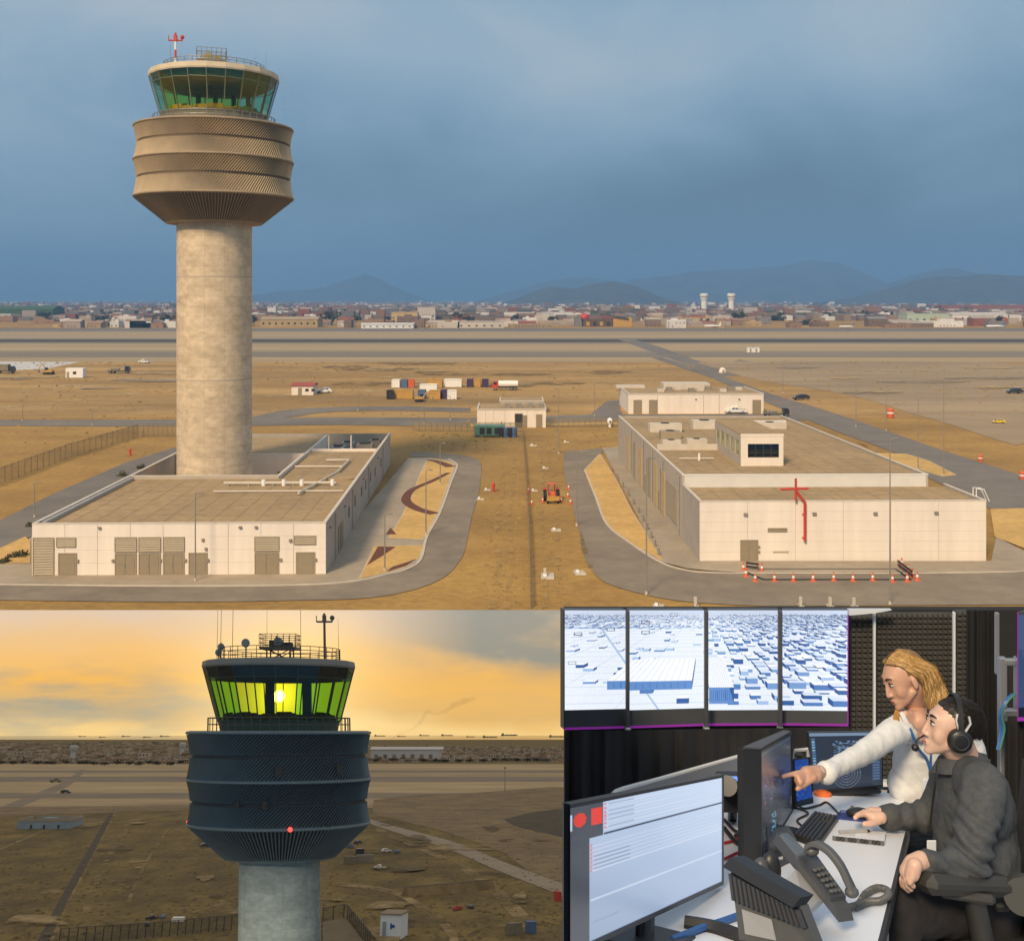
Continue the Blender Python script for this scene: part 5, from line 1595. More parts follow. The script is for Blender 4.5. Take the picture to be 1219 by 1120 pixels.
MB().cyl((1.3, .2, 1.6), (1.3, .2, 2.3), .05, n=6).build('exhaust', M_black, T)
MB().box(1.82, 1.95, -.9, .9, .45, 1.1).build('front_blade', M_yellow, T)
# cones
cone_src = None
def cone(px, py, label, group, sc=1.0):
 global cone_src
 a = G(px, py)
 if cone_src is None:
  cone_src = thing('traffic_cone', label, 'traffic cone', None, group)
  MB().bbox((0, 0, .05), .62, .62, .08, .03).build('base', M_orange, cone_src)
  MB().lathe([(.23, .09), (.15, .42)], 12, close=False).build('cone', M_orange, cone_src, True)
  MB().lathe([(.152, .42), (.11, .62)], 12, close=False).build('stripe', M_whitep, cone_src, True)
  MB().lathe([(.112, .62), (.045, .95), (.001, .96)], 12, close=False).build('tip', M_orange, cone_src, True)
  o = cone_src
 else:
  o = copy_tree(cone_src)
  o['label'], o['group'] = label, group
 o.matrix_world = Matrix.Translation((a.x, a.y, .02)) @ Matrix.Scale(sc, 4)
for i, (px, py) in enumerate(((899, 692.5), (922, 692.5), (944.5, 692.5), (968, 692.5), (992.5, 692), (1015.5, 692.5), (1039, 692), (1062.5, 693.5))):
 cone(px, py, ORD[i] + ' orange traffic cone from the left in the row before the shallow pit', 'cones along the pit', .95)
for i, (px, py) in enumerate(((1080, 693), (1092, 691.5), (1086, 687), (1080.5, 681), (1073.5, 674.5))):
 cone(px, py, ORD[i] + ' orange traffic cone from the front, crowded at the right end of the shallow pit', 'cones at the right end of the pit', 1.0)
for i, (px, py) in enumerate(((885, 680), (888, 687), (907, 681))):
 cone(px, py, ORD[i] + ' orange traffic cone from the left at the left end of the shallow pit', 'cones at the left end of the pit', 1.0)
for i, (px, py) in enumerate(((629, 586), (633, 601), (646, 598), (668, 598), (676, 592), (677, 583), (679, 600))):
 cone(px, py, ORD[i] + ' small orange cone from the left beside the red tractor on the lane', 'cones around the tractor', .9)
# the pit: pale slab with dark kerb and barrier boards
pit = MB().sheet([G(904, 678.7), G(1066, 678.7), G(1084, 691), G(909, 691)])
T = lay('pit_pavement', pit, mat('pit_slab', (0.72, 0.67, 0.60), 0.9, var=0.06, vscale=0.5), z=0.06)
for l in ([(904, 678.7), (1066, 678.7)], [(909, 691), (1084, 691)], [(890, 683), (909, 691)], [(1066, 678.7), (1084, 691)]):
 kerb('pit_kerb', l, .22, .16, 1, M_dark)
for i, (x0, y0_, x1, y1_) in enumerate(((1069, 677, 1086, 690), (888, 679, 903, 681))):
 a, b = G(x0, y0_), G(x1, y1_)
 T = thing('barrier_board', ('dark folding barrier leaning at the right end of the pit', 'dark low barrier at the left end of the pit')[i], 'barrier', (a.x, a.y, 0))
 d = b - a
 nrm_ = Vector((-d.y, d.x, 0)).normalized() * .06
 up = Vector((0, 0, 1))
 for z0_, z1_, m in ((.35, .55, M_dark), (.70, .92, M_dark)):
  MB().add([-nrm_ + up * z0_, nrm_ + up * z0_, nrm_ + up * z1_, -nrm_ + up * z1_, d - nrm_ + up * z0_, d + nrm_ + up * z0_, d + nrm_ + up * z1_, d - nrm_ + up * z1_], HEX).build('board', m, T)
 for t in (.08, .92):
  MB().cyl(d * t, d * t + up * 1.0, .06, n=6).build('leg', M_orange, T)
# concrete stubs and pads in the lane
pads = ((635, 531, 9, 1.2, 'pale concrete pad near the head of the lane right of the fence'), (649, 558, 8, .8, 'small pale pad on the lane above the tractor'), (636, 585, 8, .8, 'pale pad on the lane level with the tractor'),
  (662, 632, 12, 1.2, 'pale pad on the lane below the tractor'), (652, 687, 16, 2.2, 'large pale manhole slab with an upright stub low on the lane'), (690, 683, 13, 1.6, 'pale slab beside the bend of the right loop road'),
  (572, 595, 9, .8, 'pale pad on the left lane, left of the fence'), (580, 584, 8, .8, 'pale pad near the red hydrant on the left lane'), (674, 527, 7, .8, 'pale pad near the top end of the right loop road'),
  (784, 723, 14, 1.2, 'pale slab at the front edge below the tall pole by the yellow bed'), (829, 722.5, 6, 1.2, 'pale stub at the front edge left of the right building'), (954, 722.5, 6, 1.2, 'pale stub at the front edge below the right building'),
  (989, 722.8, 7, 1.2, 'second pale stub at the front edge below the right building'), (1018, 723.5, 9, .8, 'low pale pad at the front edge right of the two stubs'))
for i, (px, py, w_, dp, lb) in enumerate(pads):
 a = G(px, py)
 W_ = w_ * a.y / F
 T = thing('concrete_pad', lb, 'concrete pad', TR(a.x, a.y, 0.0, R(random.uniform(-8, 8))))
 MB().bbox((0, 0, .09), W_, dp, .16, .03).build('slab', M_kerb, T)
 MB().bbox((-W_ * .2, 0, .28), W_ * .28, dp * .4, .22, .03).build('manhole', M_whitep, T)
 if 'stub' in lb:
  MB().bbox((-W_ * .2, -.1, .6), .3, .3, .7, .04).build('stub', M_kerb, T)
# hydrant and red post
for px, py, lb in ((587.5, 585, 'red hydrant post on the left lane beside the fence'), (155, 542.5, 'red post in the yard left of the tower shaft'), (69.5, 684, 'red extinguisher standing by the leftmost door of the left building')):
 a = G(px, py)
 sc_ = .5 if 'exting' in lb else 1.0
 T = thing('red_hydrant', lb, 'hydrant', Matrix.Translation((a.x, a.y - (.4 if sc_ < 1 else 0), .02)) @ Matrix.Scale(sc_, 4))
 MB().lathe([(.28, 0), (.28, .1), (.18, .14), (.18, 1.0), (.24, 1.05), (.2, 1.2), (.08, 1.35)], 12).build('body', M_red, T, True)
 MB().cyl((-.34, 0, .8), (.34, 0, .8), .09, n=8).build('outlet', M_red, T)
# orange tanks, drums, generator
for px, py, h, lb in ((1060, 497.5, 2.3, 'orange and white tank drum standing on the field beyond the diagonal road'), (1167, 549.5, 1.2, 'small orange drum beside the diagonal road'), (1217, 571, 1.3, 'orange drum at the right picture edge by the road')):
 a = G(px, py)
 T = thing('orange_tank', lb, 'tank', (a.x, a.y, .02))
 MB().lathe([(h * .32, 0), (h * .34, h * .1), (h * .34, h * .85), (h * .2, h)], 16).build('drum', M_orange, T, True)
 MB().lathe([(h * .345, h * .45), (h * .345, h * .6)], 16, close=False).build('band', M_whitep, T)
a = G(564, 520.5)
T = thing('generator', 'grey-green generator set at the head of the lane in front of the gatehouse', 'generator', (a.x, a.y, .02))
MB().bbox((3.2, 1.2, 1.25), 6.2, 2.3, 2.2, .15).build('housing', M_teal, T)
for x in (1.2, 2.6, 4.2):
 MB().box(x, x + 1.0, -.02, .05, .6, 1.9).build('grille', M_dark, T)
MB().cyl((5.6, 1.2, 2.3), (5.6, 1.2, 3.0), .12, n=8).build('exhaust', M_pole, T)
for i, px in enumerate((597.5, 602, 607.5, 612)):
 a = G(px, 520.5)
 T = thing('drum', ('leftmost', 'second', 'third', 'rightmost')[i] + ' dark blue drum in the row beside the generator', 'drum', (a.x, a.y, .02), 'drums beside the generator')
 MB().lathe([(.6, 0), (.6, 1.9), (.5, 2.0)], 14).build('shell', M_blue if i % 2 else M_card, T, True)
 MB().lathe([(.63, .6), (.63, .7)], 14, close=False).build('hoop', M_card, T)
 MB().cyl((.3, 0, 2.0), (.3, 0, 2.12), .1, n=8).build('bung', M_metal, T)
a = G(726, 508.5)
T = thing('white_sign_disc', 'white round tank on a post at the lane head by the right building', 'tank', (a.x, a.y, 0))
MB().cyl((0, 0, 0), (0, 0, .8), .3, n=10).build('post', M_whitep, T)
MB().ball((0, 0, 1.3), .62, .55, .75, 14, 10).build('tank', M_whitep, T, True)
MB().cyl((0, -.5, 1.3), (0, -.62, 1.3), .2, n=10).build('hatch', M_dark, T)
# sheds and domes far out on the right field
for px, py, lb in ((893.5, 419.5, 'left of two tiny white sheds by the far taxiway'), (900.5, 419.5, 'right of two tiny white sheds by the far taxiway')):
 a = G(px, py)
 T = thing('white_shed', lb, 'shed', (a.x, a.y, 0))
 MB().box(-1.6, 1.6, 0, 3, 0, 2.6).build('wall', M_whitep, T)
 MB().box(-1.8, 1.8, -.2, 3.2, 2.61, 2.8).build('roof', M_cap, T)
 MB().box(-.5, .5, -.04, .02, 0, 2).build('door', M_louv, T)
a = G(861, 444)
T = thing('white_dome', 'small cream dome shelter beside the narrowing diagonal road', 'shelter', (a.x, a.y, 0))
MB().ball((0, 1.5, 0), 1.5, 1.6, 2.0, 14, 10).build('shell', M_white, T, True)
MB().box(-.35, .35, -.2, .1, 0, 1.2).build('door', M_louv, T)
# shrubs at the left end of the tower building
rl = random.Random(4)
M_shrub = mat('shrub_leaf', (0.07, 0.065, 0.02), 0.9, var=0.3, vscale=2)
for i, (px, py, r) in enumerate(((16, 664, .7), (27, 663, .8), (36, 627, .6), (6, 670, .6), (146, 567, .9), (168, 558, .8), (4, 671, .5))):
 a = G(px, py)
 T = thing('shrub', 'low olive shrub ' + ('at the left corner of the white building', 'right of the first at the left corner', 'against the left end wall', 'near the left picture edge', 'behind the roof edge left of the tower', 'close to the tower shaft on its left', 'smallest at the left picture edge')[i], 'shrub', (a.x, a.y, 0))
 c_ = MB()
 for _ in range(170):
  d = Vector((rl.gauss(0, 1), rl.gauss(0, 1), abs(rl.gauss(0, .8)))).normalized() * r * rl.uniform(.4, 1.05)
  t1 = Vector((rl.gauss(0, 1), rl.gauss(0, 1), rl.gauss(0, 1))).normalized() * .16
  t2 = d.cross(t1).normalized() * .10
  c_.add([d - t1, d + t2, d + t1, d - t2], [(0, 1, 2, 3)])
 c_.build('foliage', M_shrub, T)
 st = MB()
 for k in range(4):
  st.cyl((0, 0, 0), (rl.uniform(-.5, .5) * r, rl.uniform(-.5, .5) * r, r * .8), .03, .015, 5)
 st.build('stem', M_bark, T)

# ------------------------------------------------------------------ the air: haze over the airfield
hz_m = bpy.data.materials.new('haze')
hz_m.use_nodes = True
hz_m.node_tree.nodes.clear()
ho = hz_m.node_tree.nodes.new('ShaderNodeOutputMaterial')
hv = hz_m.node_tree.nodes.new('ShaderNodeVolumePrincipled')
hv.inputs['Color'].default_value = (0.27, 0.55, 0.98, 1)
hv.inputs['Density'].default_value = 0.00017
hv.inputs['Anisotropy'].default_value = 0.0
hz_m.node_tree.links.new(hv.outputs[0], ho.inputs['Volume'])
hazeo = MB().box(-9500, 9500, -60, 13500, -1.0, 520).build('haze', hz_m)
hazeo['kind'] = 'stuff'
hazeo['label'] = 'thin blue haze over the airfield'

# ================================================================== EVENING VIEW: the same tower at sunset, lying below the airfield sheet
HS_Y = 868.0                                       # horizon row of this view
TH = math.atan((HS_Y - HY) / F)
sT, cT = math.sin(TH), math.cos(TH)
EX, EY, EZ = Vector((1, 0, 0)), Vector((0, cT, -sT)), Vector((0, sT, cT))
MS = frame((0, 0, CH), EX, EY, EZ)
HSc = 76.0                                         # eye height above this ground
def dirS(px, py):
 v = (py - HY) / F
 return Vector(((px - CX) / F, cT + sT * v, sT - cT * v))
def GS(px, py, h=0.0):
 d = dirS(px, py)
 t = -(HSc - h) / d.z
 return d * t
def sput(o):
 o.matrix_world = MS
 return o
SL = [0.0]
def slay(name, pts, m, sm=0):
 SL[0] += 0.02
 p = [GS(*q) for q in pts]
 if sm:
  p = smooth_line(p + [p[0]], sm)[:-1]
 o = MB().sheet(p).build(name, m)
 o['kind'] = 'structure'
 o.matrix_world = MS @ Matrix.Translation((0, 0, SL[0]))
 return o
def sstrip(name, a, b, m, sm=4):
 SL[0] += 0.02
 A_, B_ = [GS(*q) for q in a], [GS(*q) for q in b]
 if sm > 1:
  A_, B_ = smooth_line(A_, sm), smooth_line(B_, sm)
 o = strip_mb(A_, B_).build(name, m)
 o['kind'] = 'structure'
 o.matrix_world = MS @ Matrix.Translation((0, 0, SL[0]))
 return o
# sky of the evening view ------------------------------------------------
def sky_mat():
 m = bpy.data.materials.new('evening_sky')
 m.use_nodes = True
 t = m.node_tree
 t.nodes.clear()
 L = t.links.new
 def N_(ty, **k):
  n = t.nodes.new(ty)
  for a, v in k.items():
   setattr(n, a, v)
  return n
 def mth(op, *a):
  n = N_('ShaderNodeMath', operation=op)
  for i, v in enumerate(a):
   if isinstance(v, (int, float)):
    n.inputs[i].default_value = v
   else:
    L(v, n.inputs[i])
  return n.outputs[0]
 out = N_('ShaderNodeOutputMaterial')
 em = N_('ShaderNodeEmission')
 tcn = N_('ShaderNodeTexCoord')
 sp = N_('ShaderNodeSeparateXYZ')
 L(tcn.outputs['Object'], sp.inputs[0])
 u = mth('DIVIDE', sp.outputs[0], sp.outputs[1])
 v = mth('DIVIDE', sp.outputs[2], sp.outputs[1])
 cb = N_('ShaderNodeCombineXYZ')
 L(u, cb.inputs[0]); L(v, cb.inputs[1])
 def nz(scale, sx, sy, off, det=5.0):
  mp = N_('ShaderNodeMapping')
  mp.inputs['Scale'].default_value = (sx, sy, 1)
  mp.inputs['Location'].default_value = (off, off * .7, 0)
  L(cb.outputs[0], mp.inputs[0])
  n = N_('ShaderNodeTexNoise')
  n.inputs['Scale'].default_value = scale
  n.inputs['Detail'].default_value = det
  L(mp.outputs[0], n.inputs['Vector'])
  return n.outputs['Fac']
 def ramp(f, st):
  r = N_('ShaderNodeValToRGB')
  e = r.color_ramp.elements
  e[0].position, e[0].color = st[0][0], (*st[0][1], 1)
  e[1].position, e[1].color = st[-1][0], (*st[-1][1], 1)
  for p_, c_ in st[1:-1]:
   x = e.new(p_)
   x.color = (*c_, 1)
  L(f, r.inputs[0])
  return r.outputs[0]
 def mix(f, a, b, blend='MIX'):
  x = N_('ShaderNodeMix', data_type='RGBA', blend_type=blend)
  for i, q in ((0, f), (6, a), (7, b)):
   if isinstance(q, tuple):
    x.inputs[i].default_value = (*q, 1)
   elif isinstance(q, (int, float)):
    x.inputs[i].default_value = q
   else:
    L(q, x.inputs[i])
  return x.outputs[2]
 vv = mth('MULTIPLY_ADD', v, 1 / 0.2, mth('MULTIPLY', mth('SUBTRACT', nz(7, 1, 3, 0.3), 0.5), 0.22))
 k = cT ** 2                                    # row spacing of this tilted view
 base = ramp(vv, [(0.0, s(250, 212, 140)), (0.07, s(236, 186, 104)), (0.2, s(249, 190, 96)), (0.32, s(247, 197, 124)), (0.46, s(233, 203, 170)), (0.6, s(216, 203, 196)), (1.0, s(150, 158, 172))])
 # grey-blue cloud banks: a low one over the sea at left, a large soft one high at right
 low = mth('MULTIPLY', ramp(nz(16, 1, 5, 1.7, 8), [(0.40, (0, 0, 0)), (0.62, (1, 1, 1))]), ramp(v, [(0.0, (.5, .5, .5)), (0.022, (.95, .95, .95)), (0.042, (.5, .5, .5)), (0.06, (0, 0, 0))]))
 side = ramp(mth('MULTIPLY_ADD', u, 1, 0.5), [(0.03, (1, 1, 1)), (0.20, (.75, .75, .75)), (0.30, (.12, .12, .12))])
 c1 = mix(mth('MULTIPLY', mth('MULTIPLY', low, side), 0.85), base, s(150, 158, 150))
 hazeb = mth('MULTIPLY', ramp(v, [(0.003, (0, 0, 0)), (0.010, (1, 1, 1)), (0.024, (.5, .5, .5)), (0.04, (0, 0, 0))]), mth('MULTIPLY', side, 0.75))
 c1 = mix(hazeb, c1, s(172, 170, 150))
 hi_ = mth('MULTIPLY', ramp(nz(5, 1, 2.6, 4.4, 6), [(0.42, (0, 0, 0)), (0.60, (1, 1, 1))]), ramp(v, [(0.030, (0, 0, 0)), (0.055, (1, 1, 1)), (0.10, (.9, .9, .9)), (0.16, (.3, .3, .3))]))
 rgt = ramp(mth('MULTIPLY_ADD', u, 1, 0.5), [(0.36, (0, 0, 0)), (0.47, (1, 1, 1))])
 c2 = mix(mth('MULTIPLY', mth('MULTIPLY', hi_, rgt), 0.9), c1, s(142, 148, 142))
 # the sun low behind the tower cab, with its glow
 d0 = dirS(332.5, 828.5)
 u0, v0 = d0.x / d0.y, d0.z / d0.y
 dd = mth('SQRT', mth('ADD', mth('POWER', mth('SUBTRACT', u, u0), 2.0), mth('POWER', mth('SUBTRACT', v, v0), 2.0)))
 disc = ramp(mth('MULTIPLY', dd, 10.0), [(0.030, (1, 1, 1)), (0.055, (0, 0, 0))])
 glow = mth('POWER', mth('MAXIMUM', mth('SUBTRACT', 1.0, mth('MULTIPLY', dd, 5.5)), 0.0), 3.0)
 c3 = mix(mth('MULTIPLY', glow, 0.55), c2, s(255, 235, 190))
 c4 = mix(mth('MULTIPLY', glow, 1.0), c3, (0.55, 0.36, 0.08), 'ADD')
 gl2 = mth('POWER', mth('MAXIMUM', mth('SUBTRACT', 1.0, mth('MULTIPLY', dd, 26.0)), 0.0), 2.0)
 c4 = mix(gl2, c4, (2.6, 1.5, 0.3), 'ADD')
 c5 = mix(disc, c4, (70.0, 62.0, 60.0), 'ADD')
 L(c5, em.inputs[0])
 em.inputs[1].default_value = 0.82
 L(em.outputs[0], out.inputs[0])
 return m
RS = 16000.0
vs_, fs_ = [], []
NA = 60
for i in range(NA + 1):
 ph = R(-78 + 156 * i / NA)
 y, x = RS * math.cos(ph), RS * math.sin(ph)
 zt_ = max(-HSc + 60, (-3 - CH + sT * y) / cT)
 for k in range(9):
  vs_.append((x, y, -HSc - 30 + (zt_ + HSc + 30) * k / 8))
for i in range(NA):
 for k in range(8):
  fs_.append((i * 9 + k, (i + 1) * 9 + k, (i + 1) * 9 + k + 1, i * 9 + k + 1))
o = struct(MB().add(vs_, fs_).build('sky', sky_mat()))
sput(o)
top = [MS @ Vector(vs_[i * 9 + 8]) for i in range(NA + 1)]
near = Y0 * (CH + 3) / CH + 0.5
cv = [(p.x, p.y, -3.0) for p in top] + [(p.x * near / p.y if p.y > near else p.x, near, -3.0) for p in top]
cf = [(i, i + 1, NA + 1 + i + 1, NA + 1 + i) for i in range(NA)]
m_dusk = mat('dusk_glow_sheet', (0, 0, 0), 1.0, emit=(0.40, 0.37, 0.33), estr=1.0)  # unseen glowing sheet overhead, added to light the evening set from above
struct(MB().add(cv, cf).build('sky', m_dusk))

# ground of the evening view
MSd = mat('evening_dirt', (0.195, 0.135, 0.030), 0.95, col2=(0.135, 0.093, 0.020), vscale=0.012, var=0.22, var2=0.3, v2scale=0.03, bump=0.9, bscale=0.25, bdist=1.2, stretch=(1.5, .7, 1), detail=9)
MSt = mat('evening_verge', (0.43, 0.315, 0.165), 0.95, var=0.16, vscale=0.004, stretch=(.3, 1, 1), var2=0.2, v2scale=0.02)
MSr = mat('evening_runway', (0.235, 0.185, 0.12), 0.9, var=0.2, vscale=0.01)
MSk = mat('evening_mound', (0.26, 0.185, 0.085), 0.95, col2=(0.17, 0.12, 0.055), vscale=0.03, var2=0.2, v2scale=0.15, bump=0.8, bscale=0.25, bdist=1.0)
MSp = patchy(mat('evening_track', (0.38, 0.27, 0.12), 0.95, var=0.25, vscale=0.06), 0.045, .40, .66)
MSq = patchy(mat('evening_soil', (0.15, 0.105, 0.04), 0.95, var=0.3, vscale=0.1), 0.04, .44, .62)
MSsea = mat('evening_sea', (0.05, 0.055, 0.05), 0.12, spec=0.8)
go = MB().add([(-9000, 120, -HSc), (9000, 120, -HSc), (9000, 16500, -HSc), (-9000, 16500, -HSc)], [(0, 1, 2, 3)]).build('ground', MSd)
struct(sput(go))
def sband(name, y0_, y1_, m):
 SL[0] += 0.02
 d0, d1 = GS(300, y0_).y, GS(300, y1_).y
 o = MB().add([(-7000, d1, -HSc), (7000, d1, -HSc), (7000, d0, -HSc), (-7000, d0, -HSc)], [(0, 1, 2, 3)]).build(name, m)
 o['kind'] = 'structure'
 o.matrix_world = MS @ Matrix.Translation((0, 0, SL[0]))
 return o
sea = MB().add([(-9500, GS(300, 880.2).y, -HSc), (9500, GS(300, 880.2).y, -HSc), (12000, 15900, -HSc), (-12000, 15900, -HSc)], [(0, 1, 2, 3)]).build('sea_water', MSsea)
sea['kind'] = 'structure'
sea.matrix_world = MS @ Matrix.Translation((0, 0, .5))
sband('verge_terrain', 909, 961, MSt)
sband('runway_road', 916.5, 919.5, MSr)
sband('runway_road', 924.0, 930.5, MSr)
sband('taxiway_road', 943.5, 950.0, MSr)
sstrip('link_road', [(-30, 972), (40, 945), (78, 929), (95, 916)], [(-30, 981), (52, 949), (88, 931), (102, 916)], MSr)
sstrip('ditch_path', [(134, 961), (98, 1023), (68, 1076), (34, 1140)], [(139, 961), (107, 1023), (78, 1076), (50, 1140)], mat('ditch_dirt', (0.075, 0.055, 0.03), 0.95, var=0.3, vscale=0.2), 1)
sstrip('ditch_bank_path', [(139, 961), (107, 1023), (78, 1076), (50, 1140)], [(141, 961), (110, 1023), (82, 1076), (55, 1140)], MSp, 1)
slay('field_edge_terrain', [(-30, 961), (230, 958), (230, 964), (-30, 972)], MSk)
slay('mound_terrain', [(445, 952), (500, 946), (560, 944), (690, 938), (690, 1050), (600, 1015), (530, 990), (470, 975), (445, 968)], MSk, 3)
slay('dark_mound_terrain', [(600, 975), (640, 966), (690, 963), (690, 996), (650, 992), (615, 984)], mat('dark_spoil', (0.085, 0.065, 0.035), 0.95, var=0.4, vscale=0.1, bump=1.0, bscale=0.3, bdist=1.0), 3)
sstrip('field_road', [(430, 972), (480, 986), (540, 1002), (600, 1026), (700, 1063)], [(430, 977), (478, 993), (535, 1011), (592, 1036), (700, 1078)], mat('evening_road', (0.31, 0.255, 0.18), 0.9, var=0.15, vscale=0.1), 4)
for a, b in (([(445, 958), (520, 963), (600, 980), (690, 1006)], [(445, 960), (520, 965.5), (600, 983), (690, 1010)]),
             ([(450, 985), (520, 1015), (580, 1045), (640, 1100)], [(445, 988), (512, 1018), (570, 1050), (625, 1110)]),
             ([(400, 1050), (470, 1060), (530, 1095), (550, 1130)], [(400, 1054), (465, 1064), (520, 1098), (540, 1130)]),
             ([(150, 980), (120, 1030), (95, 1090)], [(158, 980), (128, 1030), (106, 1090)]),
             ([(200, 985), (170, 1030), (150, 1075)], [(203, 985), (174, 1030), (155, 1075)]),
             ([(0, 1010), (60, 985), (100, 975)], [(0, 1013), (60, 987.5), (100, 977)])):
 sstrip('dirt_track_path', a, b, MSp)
rs = random.Random(21)
for i in range(34):
 px, py = rs.choice([rs.uniform(0, 280), rs.uniform(395, 672)]), rs.uniform(975, 1115)
 w_, h_ = rs.uniform(10, 46), rs.uniform(2, 8)
 if px + w_ > 672:
  continue
 slay('bare_patch_terrain', [(px + w_ * math.cos(a) * rs.uniform(.5, 1.1), py + h_ * math.sin(a) * rs.uniform(.5, 1.1)) for a in [k * math.pi / 5 for k in range(10)]], MSp if i % 2 else MSq, 3)

tm_ = MB()
for i in range(2600):
 px, py = rs.uniform(0, 672), 962 + 158 * rs.random() ** .8
 a = GS(px, py)
 r_ = rs.uniform(.5, 1.7)
 p = [Vector((a.x + r_ * math.cos(k * 1.257 + i) * rs.uniform(.5, 1.3), a.y + 1.6 * r_ * math.sin(k * 1.257 + i), -HSc + .02)) for k in range(5)]
 tm_.add(p + [(a.x, a.y, -HSc + r_ * rs.uniform(.2, .6))], [(k, (k + 1) % 5, 5) for k in range(5)])
o = sput(tm_.build('dry_tufts', mat('dusk_tuft', (0.14, 0.098, 0.034), 0.95, var=0.5, vscale=0.3), kind='stuff'))
o['label'] = 'dry tufts and stones on the evening field'

# the tower in the evening view
DT = 200.0
A0 = P(333, HS_Y, DT)
Fd = (A0 - Vector((0, 0, CH))).normalized()
KX = A0.x / A0.y * EZ.y                            # the shaft leans a little against its floors
Ut = EZ + KX * EX
MT = frame(A0, EX, EY, EZ)
def ez(py):
 return (F * (CH - A0.z) - (py - HY) * A0.y) / (F * Ut.z + (py - HY) * Ut.y)
def er(px, py):
 return px * (A0.y + ez(py) * Ut.y) / F * 0.955
kT = 1.55
tm2 = dict(  # the beige tower again, with bluish dusk shade put into its colours
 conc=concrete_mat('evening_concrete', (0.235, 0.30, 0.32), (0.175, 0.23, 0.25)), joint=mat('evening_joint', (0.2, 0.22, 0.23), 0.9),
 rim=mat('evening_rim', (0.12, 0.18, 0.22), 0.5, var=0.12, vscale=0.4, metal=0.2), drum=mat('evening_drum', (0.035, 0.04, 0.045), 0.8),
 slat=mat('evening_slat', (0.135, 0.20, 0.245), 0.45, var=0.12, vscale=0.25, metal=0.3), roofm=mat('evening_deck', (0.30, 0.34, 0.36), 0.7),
 sill=mat('evening_sill', (0.03, 0.07, 0.05), 0.5), glass=glass('evening_cab_glass', (0.40, 0.70, 0.14), 0.06), glass3=glass('evening_sunglow_tint', (0.96, 0.84, 0.16), 0.04), glass2=glass('evening_transom_glass', (0.10, 0.30, 0.20), 0.08),  # yellow front panes: the sun's golden glow is put into their tint
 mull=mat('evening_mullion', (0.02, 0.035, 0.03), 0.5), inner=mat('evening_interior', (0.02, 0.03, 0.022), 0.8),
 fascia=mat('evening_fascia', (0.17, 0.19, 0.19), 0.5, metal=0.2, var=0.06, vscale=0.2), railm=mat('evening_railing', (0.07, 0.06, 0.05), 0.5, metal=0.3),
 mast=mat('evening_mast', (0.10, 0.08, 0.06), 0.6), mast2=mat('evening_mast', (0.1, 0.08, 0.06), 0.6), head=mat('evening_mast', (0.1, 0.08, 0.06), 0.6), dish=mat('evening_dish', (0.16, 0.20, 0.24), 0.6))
q2 = dict(shaft_r=er(50, 1060), z0=ez(1190), cone_r=er(69, 1015), cone_z0=ez(1017), rim_r=[er(112, 978), er(112.5, 928), er(112.5, 871)], rim_z=[ez(979), ez(927), ez(872)], waist=er(4.5, 930), courses=((0.03, 0.47, 0.56), (0.545, 0.96, 0.46)),
          nslat=150, twist=13, cab_r0=er(75, 862), cab_r1=er(93, 795), cab_z0=ez(862), cab_z1=ez(796), cab_z2=ez(787.5), rail_r=er(87, 865), rail_h=er(15, 860), roof_rail_r=er(74.5, 783), roof_rail_h=er(14.5, 780),
          plat_w=er(45, 760), plat_h=er(32, 760), plat_off=0.5, plat_rot=0.0, mast_r=er(62, 760), mast_h=er(56, 760), whips=[(186, 9), (215, 15), (235, 22), (300, 15), (350, 5), (270, 6)],
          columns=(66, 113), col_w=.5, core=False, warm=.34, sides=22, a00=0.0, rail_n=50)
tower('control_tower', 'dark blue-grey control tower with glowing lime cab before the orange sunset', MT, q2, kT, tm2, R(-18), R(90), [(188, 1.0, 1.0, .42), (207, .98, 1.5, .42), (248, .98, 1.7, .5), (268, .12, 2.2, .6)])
# a few dark openings and red lamps on the head belong to the tower
TW = [o for o in COL.objects if o.name.startswith('control_tower')][-1]
M_lampr = mat('red_beacon', (0.5, 0.02, 0.02), 0.4, emit=(1.0, 0.05, 0.03), estr=2.5)
for px, py in ((366, 993), (219.5, 976)):
 ax = (px - 333) / 112.0
 a = -math.pi / 2 + math.asin(max(-1, min(1, ax)))
 r = q2['rim_r'][0] + .25
 MB().ball((r * math.cos(a), r * math.sin(a), q2['rim_z'][0] + .1), .38, n=10, m=8).build('beacon', M_lampr, TW, True)
for px, py, w_, h_ in ((353, 913, 9, 12), (416, 911, 7, 11), (306, 948, 5, 7), (337, 949, 6, 9), (384, 887, 3, 3), (405, 974, 5, 6)):
 ax = (px - 333) / 108.0
 a = -math.pi / 2 + math.asin(ax)
 r = q2['rim_r'][1] - q2['waist'] * .75 + .1
 z = ez(py + 4 * math.sqrt(max(0, 1 - ax * ax)) * (py - 868) / 110)
 c_ = Vector((r * math.cos(a), r * math.sin(a), z))
 tg = Vector((-math.sin(a), math.cos(a), 0)) * er(w_ / 2, py)
 up = Vector((0, 0, er(h_ / 2, py)))
 rd = Vector((math.cos(a), math.sin(a), 0)) * .12
 MB().add([c_ - tg - up - rd, c_ + tg - up - rd, c_ + tg + up - rd, c_ - tg + up - rd, c_ - tg - up + rd, c_ + tg - up + rd, c_ + tg + up + rd, c_ - tg + up + rd],
             [(0, 3, 2, 1), (4, 5, 6, 7), (0, 1, 5, 4), (1, 2, 6, 5), (2, 3, 7, 6), (3, 0, 4, 7)]).build('louvre_opening', M_dark, TW)

for o in TW.children_recursive:
 me = o.data
 co = np.empty(len(me.vertices) * 3)
 me.vertices.foreach_get('co', co)
 co = co.reshape(-1, 3)
 co[:, 0] += KX * co[:, 2]
 me.vertices.foreach_set('co', co.ravel())
 me.update()

